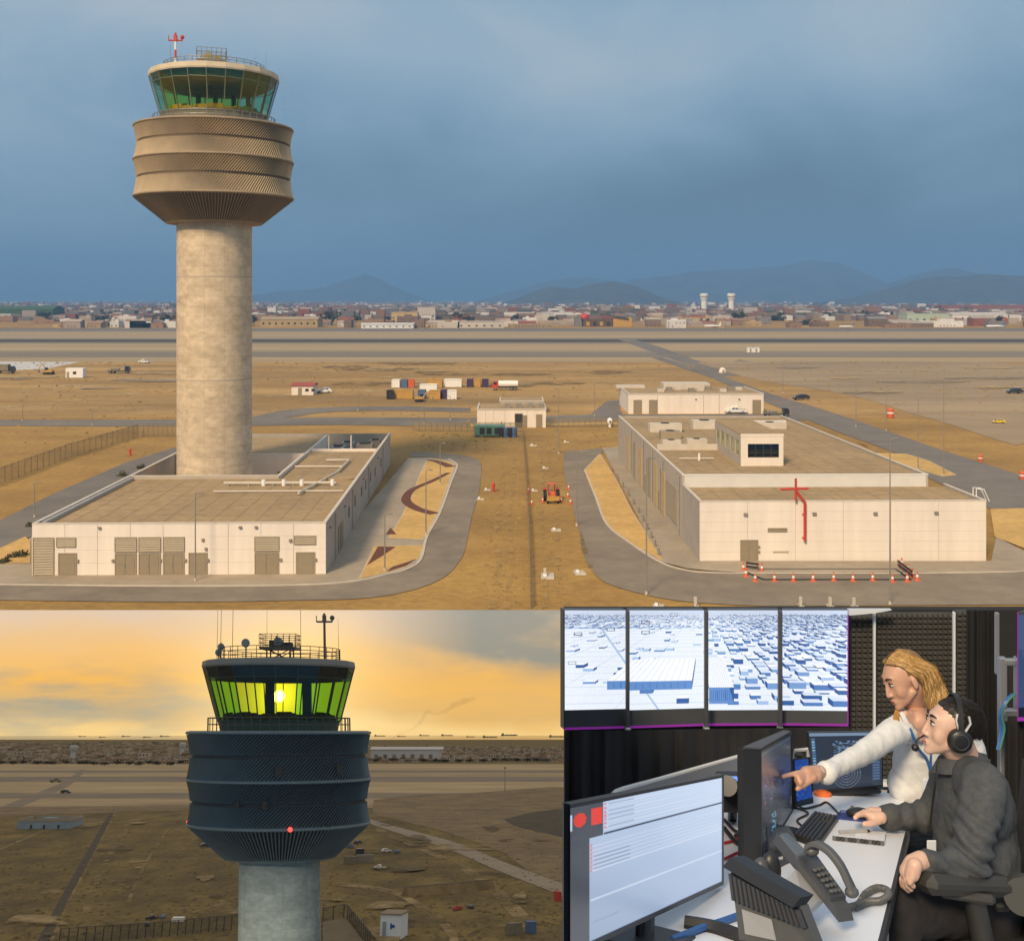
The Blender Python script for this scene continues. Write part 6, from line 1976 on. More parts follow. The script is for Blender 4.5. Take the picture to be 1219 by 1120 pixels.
# far city, ships, sheds of the evening view
EC = [mat('evening_city_%d' % i, c, 0.9, var=0.1, vscale=0.1, rnd=0.2) for i, c in enumerate(((0.40, 0.32, 0.23), (0.46, 0.38, 0.29), (0.30, 0.20, 0.13), (0.24, 0.19, 0.14), (0.50, 0.43, 0.35)))]  # lightened, low-contrast tones: distant haze is put into these colours
rc = random.Random(31)
for i in range(46):
 left = i < 26
 px = rc.uniform(2, 222) if left else rc.uniform(448, 668)
 py = rc.uniform(898, 909) if left else rc.uniform(898, 906)
 if not left and px < 530:
  py = 907
 a = GS(px, py)
 k_ = a.y / F
 w_, h = rc.uniform(4, 13) * k_, rc.uniform(2, 4.5) * k_
 T = thing('town_house', 'small dim ' + ('house in the dusk town left of the evening tower' if left else 'shed in the port district right of the evening tower'), 'house', MS @ Matrix.Translation(a), 'dusk town houses' if left else 'dusk port sheds')
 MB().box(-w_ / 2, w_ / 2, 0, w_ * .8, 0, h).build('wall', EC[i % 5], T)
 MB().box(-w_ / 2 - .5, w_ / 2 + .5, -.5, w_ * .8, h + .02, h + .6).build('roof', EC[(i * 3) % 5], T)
 nw = 3
 for j in range(nw):
  MB().box(-w_ / 2 + w_ * (j + .25) / nw, -w_ / 2 + w_ * (j + .7) / nw, -.3, .02, h * .3, h * .65).build('window', M_glassd, T)
cm, cl_ = MB(), []
pal2 = [(0.36, 0.29, 0.21), (0.42, 0.35, 0.27), (0.30, 0.20, 0.13), (0.24, 0.19, 0.14), (0.48, 0.41, 0.33), (0.17, 0.15, 0.09)]  # town tones paled the same way, haze mixed into the colour
for i in range(3600):
 px = rc.uniform(-40, 232) if i % 2 else rc.uniform(440, 700)
 py = rc.uniform(884, 909) if i % 2 else rc.uniform(889, 906)
 a = GS(px, py)
 k_ = a.y / F
 w_, h = rc.uniform(1.0, 4.5) * k_, rc.uniform(.4, 1.0 + (py - 884) * .06) * k_ * (2.0 if rc.random() < .05 else 1)
 cm.box(a.x - w_ / 2, a.x + w_ / 2, a.y, a.y + w_ * 2, -HSc, -HSc + h)
 cl_ += [rc.choice(pal2)] * 6
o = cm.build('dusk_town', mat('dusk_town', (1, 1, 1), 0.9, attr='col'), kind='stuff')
o['label'] = 'dense low town and port by the sea at dusk'
ca_ = o.data.color_attributes.new('col', 'FLOAT_COLOR', 'CORNER')
arr = np.ones((len(o.data.loops), 4), dtype=np.float32)
arr[:, :3] = np.repeat(np.array(cl_, dtype=np.float32), 4, axis=0)
ca_.data.foreach_set('color', arr.ravel())
sput(o)
def sthing(name, label, cat, px, py, rz=0.0, group=None):
 return thing(name, label, cat, MS @ Matrix.Translation(GS(px, py)) @ Matrix.Rotation(rz, 4, 'Z'), group), GS(px, py).y / F
# white warehouse
T, k_ = sthing('port_warehouse', 'long pale grey warehouse right behind the evening tower head', 'warehouse', 441, 903.5)
MB().box(0, 76 * k_, 0, 90, 0, 10 * k_).build('wall', mat('dusk_white', (0.50, 0.53, 0.56), 0.7, var=0.05, vscale=0.01), T)
MB().add([(-3, -3, 10 * k_), (79 * k_, -3, 10 * k_), (79 * k_, 93, 10 * k_), (-3, 93, 10 * k_), (-3, 45, 12.5 * k_), (79 * k_, 45, 12.5 * k_)], [(0, 1, 5, 4), (2, 3, 4, 5), (0, 4, 3), (1, 2, 5), (3, 2, 1, 0)]).build('roof', mat('dusk_roof', (0.58, 0.56, 0.52), 0.6), T)
for j in range(7):
 MB().box((4 + j * 10) * k_, (8 + j * 10) * k_, .02, .5, 0.3, 5 * k_, FR()).build('door', EC[3], T)
# ships
rsx = random.Random(8)
for i, (px, py, L_) in enumerate(((452, 874.5, 12), (478, 875, 9), (505, 874, 11), (532, 874, 13), (560, 875.5, 9), (583, 876, 16), (606, 873.5, 18), (662, 875.5, 16), (150, 875, 9), (175, 876, 8), (196, 875, 10), (122, 876, 7), (98, 875, 7))):
 T, k_ = sthing('cargo_ship', ('left sea' if px < 300 else 'right sea') + ' cargo ship silhouette, ' + ('first', 'second', 'third', 'fourth', 'fifth', 'sixth', 'seventh', 'eighth', 'third', 'fourth', 'fifth', 'second', 'first')[i] + ' from the left on the horizon', 'ship', px, max(875.4, py + 1.6), 0, 'ships on the evening sea')
 l_ = L_ * k_
 MB().add([(-l_ / 2, -20, 0.8), (l_ * .46, -20, 0.8), (l_ / 2, 0, 0.8), (l_ * .46, 20, .8), (-l_ / 2, 20, .8), (-l_ / 2, -20, l_ * .06), (l_ * .48, -20, l_ * .06), (l_ * .53, 0, l_ * .075), (l_ * .48, 20, l_ * .06), (-l_ / 2, 20, l_ * .06)],
             [(4, 3, 2, 1, 0), (5, 6, 7, 8, 9)] + [(j, (j + 1) % 5, 5 + (j + 1) % 5, 5 + j) for j in range(5)]).build('hull', EC[3], T)
 MB().box(-l_ * .45, -l_ * .32, -14, 14, l_ * .06, l_ * .14).build('bridge', EC[3], T)
 for u in (-.15, .1, .3):
  MB().box(u * l_, u * l_ + l_ * .03, -3, 3, l_ * .06, l_ * .11).build('deck_crane', EC[3], T)
# water tower in the dusk town
for px, py, h, w_, lb in ((86, 904.5, 15, 9, 'white water tower in the dusk town at left'), (216, 899, 13, 7, 'pale water tower close to the left side of the evening tower head')):
 T, k_ = sthing('water_tower', lb, 'water tower', px, py)
 MB().lathe([(w_ * .32 * k_, 0), (w_ * .30 * k_, h * .6 * k_)], 14).build('shaft', mat('dusk_white', (0.5, 0.53, 0.56), 0.7), T, True)
 MB().lathe([(w_ * .30 * k_, h * .55 * k_), (w_ * .5 * k_, h * .7 * k_), (w_ * .5 * k_, h * .95 * k_), (w_ * .3 * k_, h * k_)], 16).build('tank', mat('dusk_white', (0.5, 0.53, 0.56), 0.7), T, True)
# trees along the town edge
M_dleaf = mat('dusk_leaf', (0.03, 0.032, 0.014), 0.95, var=0.3, vscale=0.2)
for i in range(34):
 left = i < 18
 px = 4 + i * 12.4 + rc.uniform(-4, 4) if left else 450 + (i - 18) * 13.6 + rc.uniform(-4, 4)
 if px > 668:
  continue
 a = GS(px, (910 if left else 907) + rc.uniform(-1, 1.2))
 k_ = a.y / F
 T = thing('dusk_tree', 'dark tree in the row at the edge of the dusk ' + ('town' if left else 'port'), 'tree', MS @ Matrix.Translation(a), 'dusk trees by the ' + ('town' if left else 'port'))
 MB().cyl((0, 0, 0), (0, 0, 1.6 * k_), .35 * k_, .2 * k_, 5).build('trunk', M_bark, T)
 c_ = MB()
 for _ in range(120):
  d = Vector((rc.gauss(0, 2.6), rc.gauss(0, 1), rc.gauss(0, .7))) * k_ + Vector((0, 0, 2.2 * k_))
  t1 = Vector((rc.gauss(0, 1), rc.gauss(0, 1), rc.gauss(0, 1))).normalized() * .6 * k_
  t2 = Vector((0, 1, 0)).cross(t1).normalized() * .4 * k_
  c_.add([d - t1, d + t2, d + t1, d - t2], [(0, 1, 2, 3)])
 c_.build('crown', M_dleaf, T)
# block-house at left, white hut, low wall, small vehicles
M_dblue = mat('dusk_blue_wall', (0.25, 0.32, 0.38), 0.8, var=0.12, vscale=0.1)
T, k_ = sthing('block_house', 'blue-grey flat-roofed block house on the field at the far left of the evening view', 'building', 20, 986.5, R(2))
W_, D_, H_ = 55 * k_, 46 * k_, 10 * k_
MB().box(0, W_, 0, D_, 0, H_ * .72).build('wall', M_dblue, T)
MB().box(0.01, W_ - .01, 0.01, D_ - .01, H_ * .73, H_ * .75).build('roof', mat('dusk_roof_grey', (0.16, 0.17, 0.16), 0.9), T)
for a in ((-.3, W_ + .3, -.3, 1.2), (-.3, 1.2, 1.21, D_), (W_ - 1.2, W_ + .3, 1.21, D_), (1.21, W_ - 1.21, D_ - 1.2, D_ + .3)):
 MB().box(*a, H_ * .721, H_).build('parapet', mat('dusk_parapet', (0.34, 0.29, 0.22), 0.8), T)
for x in (.25, .5, .78):
 MB().box(x * W_, x * W_ + 2 * k_, .02, .3, 0.3, H_ * .4, FR()).build('door', tm2['drum'], T)
MB().box(W_ * .35, W_ * .6, D_ * .4, D_ * .7, H_ * .76, H_ * .95).build('roof_unit', M_dblue, T)
T, k_ = sthing('white_hut', 'small white hut with blue markings at the foot of the evening tower', 'hut', 452, 1117, R(-12))
W_, D_, H_ = 22 * k_, 26 * k_, 22 * k_
MB().box(0, W_, 0, D_, 0, H_).build('wall', mat('dusk_hut', (0.66, 0.72, 0.78), 0.7, var=0.05, vscale=0.1), T)
MB().box(-.4, W_ + .4, -.4, D_ + .4, H_ + .02, H_ + .6).build('roof', mat('dusk_hut_roof', (0.30, 0.24, 0.17), 0.9, var=0.1, vscale=0.2), T)
MB().box(.12 * W_, .3 * W_, .02, .2, .2, H_ * .72, FR()).build('door', M_dblue, T)
M_sblue = mat('sign_blue', (0.02, 0.07, 0.32), 0.5)
MB().box(.5 * W_, .58 * W_, .02, .15, H_ * .42, H_ * .66, FR()).build('blue_mark', M_sblue, T)
MB().box(.585 * W_, .72 * W_, .02, .15, H_ * .48, H_ * .6, FR()).build('blue_mark', M_sblue, T)
MB().box(D_ * .3, D_ * .5, .02, .2, H_ * .45, H_ * .75, FW(0)).build('blue_mark', M_sblue, T)
MB().box(D_ * .65, D_ * .78, .02, .2, .2, H_ * .6, FW(0)).build('door', M_dblue, T)
p0, p1 = GS(482, 1067), GS(585, 1057)
d_ = p1 - p0
T = thing('trench_wall', 'long low dark earth wall on the evening field right of the tower', 'wall', MS @ Matrix.Translation(p0))
n_ = Vector((-d_.y, d_.x, 0)).normalized() * 3.5
MB().add([-n_, n_, d_ + n_, d_ - n_, -n_ * .4 + Vector((0, 0, 4)), n_ * .4 + Vector((0, 0, 4)), d_ + n_ * .4 + Vector((0, 0, 4)), d_ - n_ * .4 + Vector((0, 0, 4))], [(0, 1, 2, 3)[::-1], (4, 5, 6, 7), (0, 1, 5, 4), (1, 2, 6, 5), (2, 3, 7, 6), (3, 0, 4, 7)]).build('bank', MSk, T)
MB().add([n_ * .42 + Vector((0, 0, 4.02)), -n_ * .42 + Vector((0, 0, 4.02)), d_ - n_ * .42 + Vector((0, 0, 4.02)), d_ + n_ * .42 + Vector((0, 0, 4.02))], [(0, 1, 2, 3)]).build('top', mat('dark_spoil', (0.085, 0.065, 0.035), 0.95), T)
cars = ((408, 1003, .3, M_carw, 'car', 'white car at the top of the vehicle cluster right of the evening tower'), (416, 1009, 2.2, M_blue, 'pickup', 'blue pickup in the vehicle cluster right of the evening tower'), (426, 1004, 1.2, M_card, 'car', 'dark car at the upper right of the vehicle cluster'),
  (460, 1014, .4, M_carw, 'car', 'white car left of the blue one, apart from the cluster'), (473, 1015, 1.4, M_blue, 'car', 'small pale blue car apart from the cluster'), (452, 1034, 2.9, M_carw, 'pickup', 'cream pickup below the timber boxes'), (244, 1008, .6, M_card, 'car', 'dark car at the left under the evening tower head'),
  (252, 1005, .6, M_carw, 'car', 'grey car beside the dark one under the evening tower head'), (180, 1094, .8, M_card, 'pickup', 'dark pickup parked left of the evening tower foot'), (194, 1093, 1.8, M_blue, 'car', 'dark blue car right of the dark pickup by the tower foot'), (175, 1102, 2.0, M_card, 'car', 'black car in front of the dark pickup by the tower foot'),
  (545, 1083, .9, M_red, 'pickup', 'red pickup on the bare earth right of the white hut'), (560, 1081, 2.0, M_card, 'car', 'dark car right of the red pickup'), (649, 906.5, 0, M_card, 'car', 'tiny dark vehicle on the far runway at right'), (66, 931, 0, M_khaki, 'pickup', 'tiny tan truck on the link road at left'), (78, 944, 0, M_card, 'car', 'tiny dark vehicle on the far verge at left'))
for px, py, rz, m, kd, lb in cars:
 a = GS(px, py)
 k_ = a.y / F
 car(MS @ Matrix.Translation(a) @ Matrix.Rotation(rz, 4, 'Z'), lb, m, kd, 'vehicles on the evening field', max(1.0, 11 * k_ / 4.6), cat='pickup' if kd == 'pickup' else 'car', name='pickup_truck' if kd == 'pickup' else 'parked_car')
for px, py, L_, m, lb, rz in ((417, 1028, 14, M_khaki, 'tan timber box stack below the vehicle cluster', .2), (434, 1026, 18, M_pole, 'long grey container right of the tan box stack', .05), (428, 1018, 8, M_card, 'dark box above the grey container', .3), (212, 1096, 12, M_whitep, 'pale slab stack right of the dark vehicles by the tower foot', .1),
                             (664, 1072, 5, M_red, 'red site box near the right end of the evening field', .3), (612, 1112, 14, M_khaki, 'tan crate pile at the bottom right of the evening field', .4), (632, 1110, 10, M_blue, 'blue crate right of the tan crate pile', .1)):
 a = GS(px, py)
 k_ = a.y / F
 container(MS @ Matrix.Translation(a) @ Matrix.Rotation(rz, 4, 'Z'), lb, m, L_ * k_, 4.0, 4.2 if m is not M_whitep else 1.5, cat='container')
# fences at the foot
def sfence(label, pts, h, n):
 line = [GS(*q) for q in pts]
 T = thing('yard_fence', label, 'fence', MS @ Matrix.Translation(line[0]))
 L_ = [0]
 for i in range(len(line) - 1):
  L_.append(L_[-1] + (line[i + 1] - line[i]).length)
 ps = []
 for i in range(n + 1):
  t = L_[-1] * i / n
  j = 0
  while j < len(line) - 2 and L_[j + 1] < t:
   j += 1
  ps.append(line[j].lerp(line[j + 1], (t - L_[j]) / (L_[j + 1] - L_[j])) - line[0])
 up = Vector((0, 0, h))
 pm = MB().cyl((0, 0, 0), (0, 0, h), .22, n=5).mesh('post', tm2['railm'])
 for i, p in enumerate(ps):
  c_ = bpy.data.objects.new('post', pm)
  COL.objects.link(c_)
  c_.parent = T
  c_.location = p
  if i < n:
   MB().cyl(p + up * .97, ps[i + 1] + up * .97, .12, n=4).build('rail', tm2['railm'], T)
   MB().quad(p + up * .05, ps[i + 1] + up * .05, ps[i + 1] + up * .95, p + up * .95).build('wire_panel', wire_mat('dusk_wire', (0.05, 0.045, 0.03), 0.3), T)
sfence('dark wire fence at the bottom left of the evening view', [(70, 1124), (180, 1116), (284, 1106)], 5.5, 22)
sfence('dark wire fence right of the evening tower foot', [(384, 1097), (412, 1092), (440, 1128)], 5.5, 14)
slay('yard_pavement', [(384, 1100), (411, 1095), (437, 1130), (384, 1130)], mat('dusk_yard', (0.16, 0.125, 0.07), 0.95, var=0.2, vscale=0.1))
slay('hut_slab_pavement', [(432, 1103), (445, 1099), (480, 1112), (474, 1124), (450, 1124)], MSp)
T, k_ = sthing('runway_mast', 'thin mast by the taxiway on the right of the evening view', 'mast', 601, 942)
MB().cyl((0, 0, 0), (0, 0, 24 * k_), .5 * k_, .25 * k_, 6).build('post', M_pole, T)
MB().box(-1.2 * k_, 1.2 * k_, -.4 * k_, .4 * k_, 23 * k_, 24.5 * k_).build('head', M_pole, T)
# smoke rising from the port
sm = bpy.data.materials.new('smoke')
sm.use_nodes = True
t_ = sm.node_tree
t_.nodes.clear()
so_ = t_.nodes.new('ShaderNodeOutputMaterial')
sv = t_.nodes.new('ShaderNodeVolumePrincipled')
sv.inputs['Color'].default_value = (0.16, 0.13, 0.10, 1)
sv.inputs['Density'].default_value = 0.0045
t_.links.new(sv.outputs[0], so_.inputs['Volume'])
b_ = MB()
a = GS(462, 884)
k_ = a.y / F
pts_ = [(0, 0, 1.5), (6, 0, 5), (14, 0, 9), (22, 0, 12), (30, 0, 17), (37, 0, 24), (42, 0, 32), (52, 0, 30), (62, 0, 33), (72, 0, 39), (84, 0, 43), (96, 0, 47)]
rr_ = [1.0, 1.6, 1.7, 1.3, 2.0, 2.6, 2.4, 1.6, 2.4, 3.2, 3.6, 2.2]
pp, rr3 = [], []
sp_ = smooth_line([Vector(p) for p in pts_], 5)
for i, p in enumerate(sp_):
 n_ = noise.noise(Vector((i * .45, 2.2, 0)))
 pp.append(Vector((p.x + n_ * 1.2, p.y, p.z + n_ * 1.4)) * k_)
 rr3.append(float(k_ * max(.4, np.interp(i / (len(sp_) - 1), np.linspace(0, 1, len(rr_)), rr_) * (1 + .55 * noise.noise(Vector((i * .9, 0, 5)))))))
b_.tube(pp, rr3, 10)
o = b_.build('smoke_plume', sm)
o.matrix_world = MS @ Matrix.Translation(a)
o['kind'] = 'stuff'
o['label'] = 'thin brown smoke drifting up from the port at dusk'

# ================================================================== CONTROL ROOM: a roofless set close to the camera
FRv = (P(1000, 650, 1.0) - Vector((0, 0, CH))).normalized()
XR = FRv.cross(Vector((0, 0, 1))).normalized()
NR = XR.cross(FRv).normalized()
MR = frame((0, 0, CH), XR, FRv, NR)
MRI = MR.inverted()
HT, HFL = 1.05, 1.78                               # eye above table and above floor
def plane_pt(px, py, h):                           # the point on the level h below the eye, seen at a pixel
 r = P(px, py, 1.0) - Vector((0, 0, CH))
 return Vector((0, 0, CH)) + r * (-h / NR.dot(r))
def TP(px, py, up=0.0):
 return plane_pt(px, py, HT - up)
def FP(px, py):
 return plane_pt(px, py, HFL)
def slab_pts(c4, th, inset=0.0):
 """Front corners TL, TR, BR, BL and a thickness away from the viewer."""
 tl, tr, br, bl = [Vector(p) for p in c4]
 n = (tr - tl).cross(bl - tl).normalized()
 if n.dot(tl - Vector((0, 0, CH))) < 0:
  n = -n                                     # n points away from the camera
 return tl, tr, br, bl, n * th
def slab(c4, th):
 tl, tr, br, bl, n = slab_pts(c4, th)
 return MB().add([tl, tr, br, bl, tl + n, tr + n, br + n, bl + n], [(0, 3, 2, 1), (4, 5, 6, 7), (0, 1, 5, 4), (1, 2, 6, 5), (2, 3, 7, 6), (3, 0, 4, 7)])
def lerp4(c4, u, v):                               # u right, v down, on the quad
 tl, tr, br, bl = [Vector(p) for p in c4]
 return tl.lerp(tr, u).lerp(bl.lerp(br, u), v)
def sub4(c4, u0, v0, u1, v1, off=0.0):
 q = [lerp4(c4, u0, v0), lerp4(c4, u1, v0), lerp4(c4, u1, v1), lerp4(c4, u0, v1)]
 if off:
  n = slab_pts(c4, 1.0)[4]
  q = [p - n * off for p in q]
 return q
def frame4(c4, bl_, bt, br_, bb, th, off=0.0):
 """Bezel ring round a quad."""
 mb = MB()
 for a in ((0, 0, 1, bt), (0, 1 - bb, 1, 1), (0, bt, bl_, 1 - bb), (1 - br_, bt, 1, 1 - bb)):
  q = sub4(c4, *a, off)
  n = slab_pts(c4, th)[4]
  mb.add(q + [p + n for p in q], [(0, 3, 2, 1), (4, 5, 6, 7), (0, 1, 5, 4), (1, 2, 6, 5), (2, 3, 7, 6), (3, 0, 4, 7)])
 return mb
M_screen = mat('screen_picture', (0, 0, 0), 0.25, attr='col', emit=(1, 1, 1), estr=0.84)
M_screen.node_tree.nodes['Principled BSDF'].inputs['Base Color'].default_value = (0, 0, 0, 1)
for l in list(M_screen.node_tree.links):
 if l.to_socket.name == 'Base Color':
  M_screen.node_tree.links.remove(l)
def picture(name, c4, img, parent, off=0.002):
 """A lit picture on a screen: a fine sheet whose colours are the picture's."""
 H_, W_ = img.shape[:2]
 n = slab_pts(c4, 1.0)[4]
 vs_ = [lerp4(c4, (i + .5) / W_ if 0 < i < W_ - 1 else (0 if i == 0 else 1), (j + .5) / H_ if 0 < j < H_ - 1 else (0 if j == 0 else 1)) - n * off for j in range(H_) for i in range(W_)]
 fs_ = [(j * W_ + i, (j + 1) * W_ + i, (j + 1) * W_ + i + 1, j * W_ + i + 1) for j in range(H_ - 1) for i in range(W_ - 1)]
 o = MB().add(vs_, fs_).build(name, M_screen, parent)
 c_ = o.data.color_attributes.new('col', 'FLOAT_COLOR', 'POINT')
 a = np.ones((H_ * W_, 4), dtype=np.float32)
 x = img.reshape(-1, 3) / 255.0
 a[:, :3] = np.where(x <= 0.04045, x / 12.92, ((x + .055) / 1.055) ** 2.4)
 c_.data.foreach_set('color', a.ravel())
 return o
class Pic:
 """Small raster used to draw what a screen shows, in its own pixel units."""
 def __init__(self, x0, y0, x1, y1, res, bg):
  self.x0, self.y0, self.res = x0, y0, res
  self.W, self.H = max(2, int((x1 - x0) * res)), max(2, int((y1 - y0) * res))
  self.a = np.zeros((self.H, self.W, 3))
  self.a[:] = bg
  self.X, self.Y = np.meshgrid(x0 + (np.arange(self.W) + .5) / res, y0 + (np.arange(self.H) + .5) / res)
 def poly(self, pts, c, alpha=1.0):
  n = len(pts)
  i0, i1 = [int(np.clip(f([(q[0] - self.x0) * self.res for q in pts]) + e, 0, self.W)) for f, e in ((min, -1), (max, 2))]
  j0, j1 = [int(np.clip(f([(q[1] - self.y0) * self.res for q in pts]) + e, 0, self.H)) for f, e in ((min, -1), (max, 2))]
  if i1 <= i0 or j1 <= j0:
   return
  X_, Y_, A_ = self.X[j0:j1, i0:i1], self.Y[j0:j1, i0:i1], self.a[j0:j1, i0:i1]
  inside = np.zeros(X_.shape, bool)
  for i in range(n):
   (xa, ya), (xb, yb) = pts[i], pts[(i + 1) % n]
   if ya == yb:
    continue
   cond = (Y_ > min(ya, yb)) & (Y_ <= max(ya, yb))
   xi = xa + (Y_ - ya) / (yb - ya) * (xb - xa)
   inside ^= cond & (X_ < xi)
  A_[inside] = A_[inside] * (1 - alpha) + np.array(c) * alpha
 def rect(self, x0, y0, x1, y1, c, alpha=1.0):
  m = (self.X >= x0) & (self.X < x1) & (self.Y >= y0) & (self.Y < y1)
  self.a[m] = self.a[m] * (1 - alpha) + np.array(c) * alpha
 def line(self, x0, y0, x1, y1, w_, c, alpha=1.0):
  dx, dy = x1 - x0, y1 - y0
  t = np.clip(((self.X - x0) * dx + (self.Y - y0) * dy) / (dx * dx + dy * dy + 1e-9), 0, 1)
  m = np.hypot(self.X - x0 - t * dx, self.Y - y0 - t * dy) < w_ / 2
  self.a[m] = self.a[m] * (1 - alpha) + np.array(c) * alpha
 def ring(self, x, y, r, w_, c, alpha=1.0):
  m = np.abs(np.hypot(self.X - x, (self.Y - y)) - r) < w_ / 2
  self.a[m] = self.a[m] * (1 - alpha) + np.array(c) * alpha

M_blackm = mat('black_wall', (0.012, 0.012, 0.013), 0.9, var=0.2, vscale=3)
M_cloth = mat('black_curtain', (0.011, 0.011, 0.013), 0.95, var=0.25, vscale=4, bump=0.2, bscale=60, bdist=0.004)
M_floor = mat('cream_floor', (0.55, 0.56, 0.57), 0.55, var=0.04, vscale=2)
M_desk = mat('white_desk', (0.80, 0.845, 0.92), 0.35, var=0.02, vscale=2)
M_deske = mat('desk_edge', (0.02, 0.02, 0.022), 0.5)
M_plas = mat('black_plastic', (0.018, 0.019, 0.022), 0.42, var=0.1, vscale=6)
M_plas2 = mat('dark_grey_plastic', (0.055, 0.06, 0.07), 0.45, var=0.08, vscale=6)
M_grey = mat('grey_plastic', (0.085, 0.09, 0.095), 0.45, var=0.06, vscale=6)
M_silver = mat('silver_plastic', (0.42, 0.43, 0.45), 0.4, metal=0.25, var=0.04, vscale=5)
M_alu = mat('aluminium', (0.36, 0.37, 0.39), 0.4, metal=0.7, var=0.05, vscale=5)
M_trim = mat('white_trim', (0.52, 0.55, 0.59), 0.6)
M_mag = mat('magenta_strip', (0.16, 0.015, 0.18), 0.5, emit=(0.10, 0.008, 0.13), estr=1.0)
M_cblack = mat('cable_black', (0.012, 0.012, 0.013), 0.5)
M_cblue = mat('cable_blue', (0.03, 0.11, 0.32), 0.45)
M_cred = mat('cable_red', (0.42, 0.03, 0.04), 0.45)
M_foam = mat('acoustic_foam', (0.048, 0.046, 0.042), 0.95, var=0.15, vscale=5)

DW = 8.35
# shell
struct(MB().add([FP(671.8, 926), FP(1700, 926), FP(1700, 1700), FP(671.8, 1700)], [(0, 1, 2, 3)]).build('room_floor', M_floor))
struct(slab([P(671.8, 726, 8.75), P(1500, 726, 8.75), P(1500, 960, 8.75), P(671.8, 960, 8.75)], .1).build('room_back_wall', M_blackm))
lw = MB().add([P(671.2, 726.5, 2.2), P(671.2, 726.5, 8.7), P(671.2, 1000, 8.7), P(671.2, 1600, 2.2)], [(0, 1, 2, 3)])
struct(lw.build('room_side_wall', M_blackm))
# video wall ---------------------------------------------------------
pv = Pic(672, 726, 1010, 846, 1.9, (236, 243, 253))
rv = random.Random(2)
def gpx(X, Z, h=0.0):                              # the filmed airport: ground point and height to screen units
 return (838 + X / Z * 150, 716 + (1.0 - h) / Z * 165)
pv.rect(672, 726, 1010, 738, (206, 217, 238))
for i in range(-14, 15):                           # apron joints and taxi lines
 pv.line(*gpx(i * .9, 9), *gpx(i * .9, 1.2), .7, (200, 214, 238), .8)
for i in range(26):
 Z = 9.5 * .915 ** i
 pv.line(*gpx(-10, Z), *gpx(10, Z), .6, (206, 219, 241), .8)
pv.line(*gpx(-6, 7), *gpx(-.4, 1.2), 2.2, (176, 198, 232)); pv.line(*gpx(-9, 5.2), *gpx(6, 5.6), 1.8, (184, 203, 234))
cells = []
Z = 10.5
while Z > 1.32:
 dz = Z * .055
 n = int(20 * Z / 3) + 12
 for k in range(-n, n):
  X = k * .27 + rv.uniform(-.04, .04)
  x, y = gpx(X, Z)
  if not 664 < x < 1014:
   continue
  dens = .10 if x < 838 else .82
  if Z > 5.2:
   dens = .75
  if x < 838 and 2.6 < Z < 3.4 and rv.random() < .25:
   dens = .5
  if rv.random() < dens:
   cells.append((Z, X, dz * rv.uniform(.45, .8), rv.uniform(.10, .22), rv.uniform(.015, .075) * (1.0 if x > 838 else .8)))
 Z -= dz
for Z, X, dz, w_, h in cells:
 A_, B_, C_, D_ = gpx(X, Z - dz), gpx(X + w_, Z - dz), gpx(X + w_, Z), gpx(X, Z)
 a_, b_, c_, d_ = gpx(X, Z - dz, h), gpx(X + w_, Z - dz, h), gpx(X + w_, Z, h), gpx(X, Z, h)
 fade = min(1.0, max(0.0, (Z - 3) / 8))
 tone = lambda c: tuple(v + (205 - v) * fade * .45 for v in c)
 pv.poly([A_, B_, b_, a_], tone(rv.choice(((92, 132, 192), (128, 164, 216), (64, 102, 164), (168, 196, 234)))))
 pv.poly([B_, C_, c_, b_] if X < 0 else [A_, D_, d_, a_], tone((58, 92, 152)))
 pv.poly([a_, b_, c_, d_], tone(rv.choice(((248, 251, 255), (232, 240, 252), (220, 232, 249)))))
# the big terminal hall across the middle panels and a pier in front
for q in (((-1.2, 2.15), (-.15, 1.55), .10), ((.05, 2.1), (.32, 1.35), .16)):
 (X0, Z1), (X1, Z0), h = q
 A_, B_, C_, D_ = gpx(X0, Z0), gpx(X1, Z0), gpx(X1, Z1), gpx(X0, Z1)
 a_, b_, c_, d_ = gpx(X0, Z0, h), gpx(X1, Z0, h), gpx(X1, Z1, h), gpx(X0, Z1, h)
 pv.poly([A_, B_, b_, a_], (104, 146, 206)); pv.poly([B_, C_, c_, b_], (60, 96, 158)); pv.poly([a_, b_, c_, d_], (250, 252, 255))
 for k in range(1, 12):
  pv.line(*gpx(X0 + (X1 - X0) * k / 12, Z0, h * .8), *gpx(X0 + (X1 - X0) * k / 12, Z0, h * .2), .6, (66, 104, 168))
  pv.line(*gpx(X0 + (X1 - X0) * k / 12, Z0, h), *gpx(X0 + (X1 - X0) * k / 12, Z1, h), .5, (206, 220, 243))
for X, Z in ((-3.2, 3.1), (-2.3, 3.3), (-1.5, 2.9), (-3.6, 2.4), (-2.6, 2.2), (-.8, 3.4), (-2.0, 4.2), (-3.6, 4.4)):   # parked aircraft
 x, y = gpx(X, Z)
 k_ = 26 / Z
 pv.line(x - k_ * .5, y, x + k_ * .5, y - k_ * .08, k_ * .12, (150, 178, 220)); pv.line(x - k_ * .1, y - k_ * .25, x + k_ * .12, y + k_ * .22, k_ * .08, (126, 158, 206)); pv.line(x + k_ * .42, y - k_ * .05, x + k_ * .5, y - k_ * .22, k_ * .08, (70, 108, 170))
for x, y in ((676, 788), (683, 753), (722, 748), (797, 730), (763, 739), (763, 751)):   # target boxes
 for q in ((x, y, x + 9, y), (x, y + 3, x + 9, y + 3), (x, y, x, y + 3), (x + 9, y, x + 9, y + 3)):
  pv.line(*q, .7, (60, 80, 110))
nzv = np.random.RandomState(4).normal(0, 5, pv.a.shape[:2])[..., None]
pv.a = np.clip(pv.a + nzv + 3 * np.sin(pv.X / 31)[..., None], 0, 255)
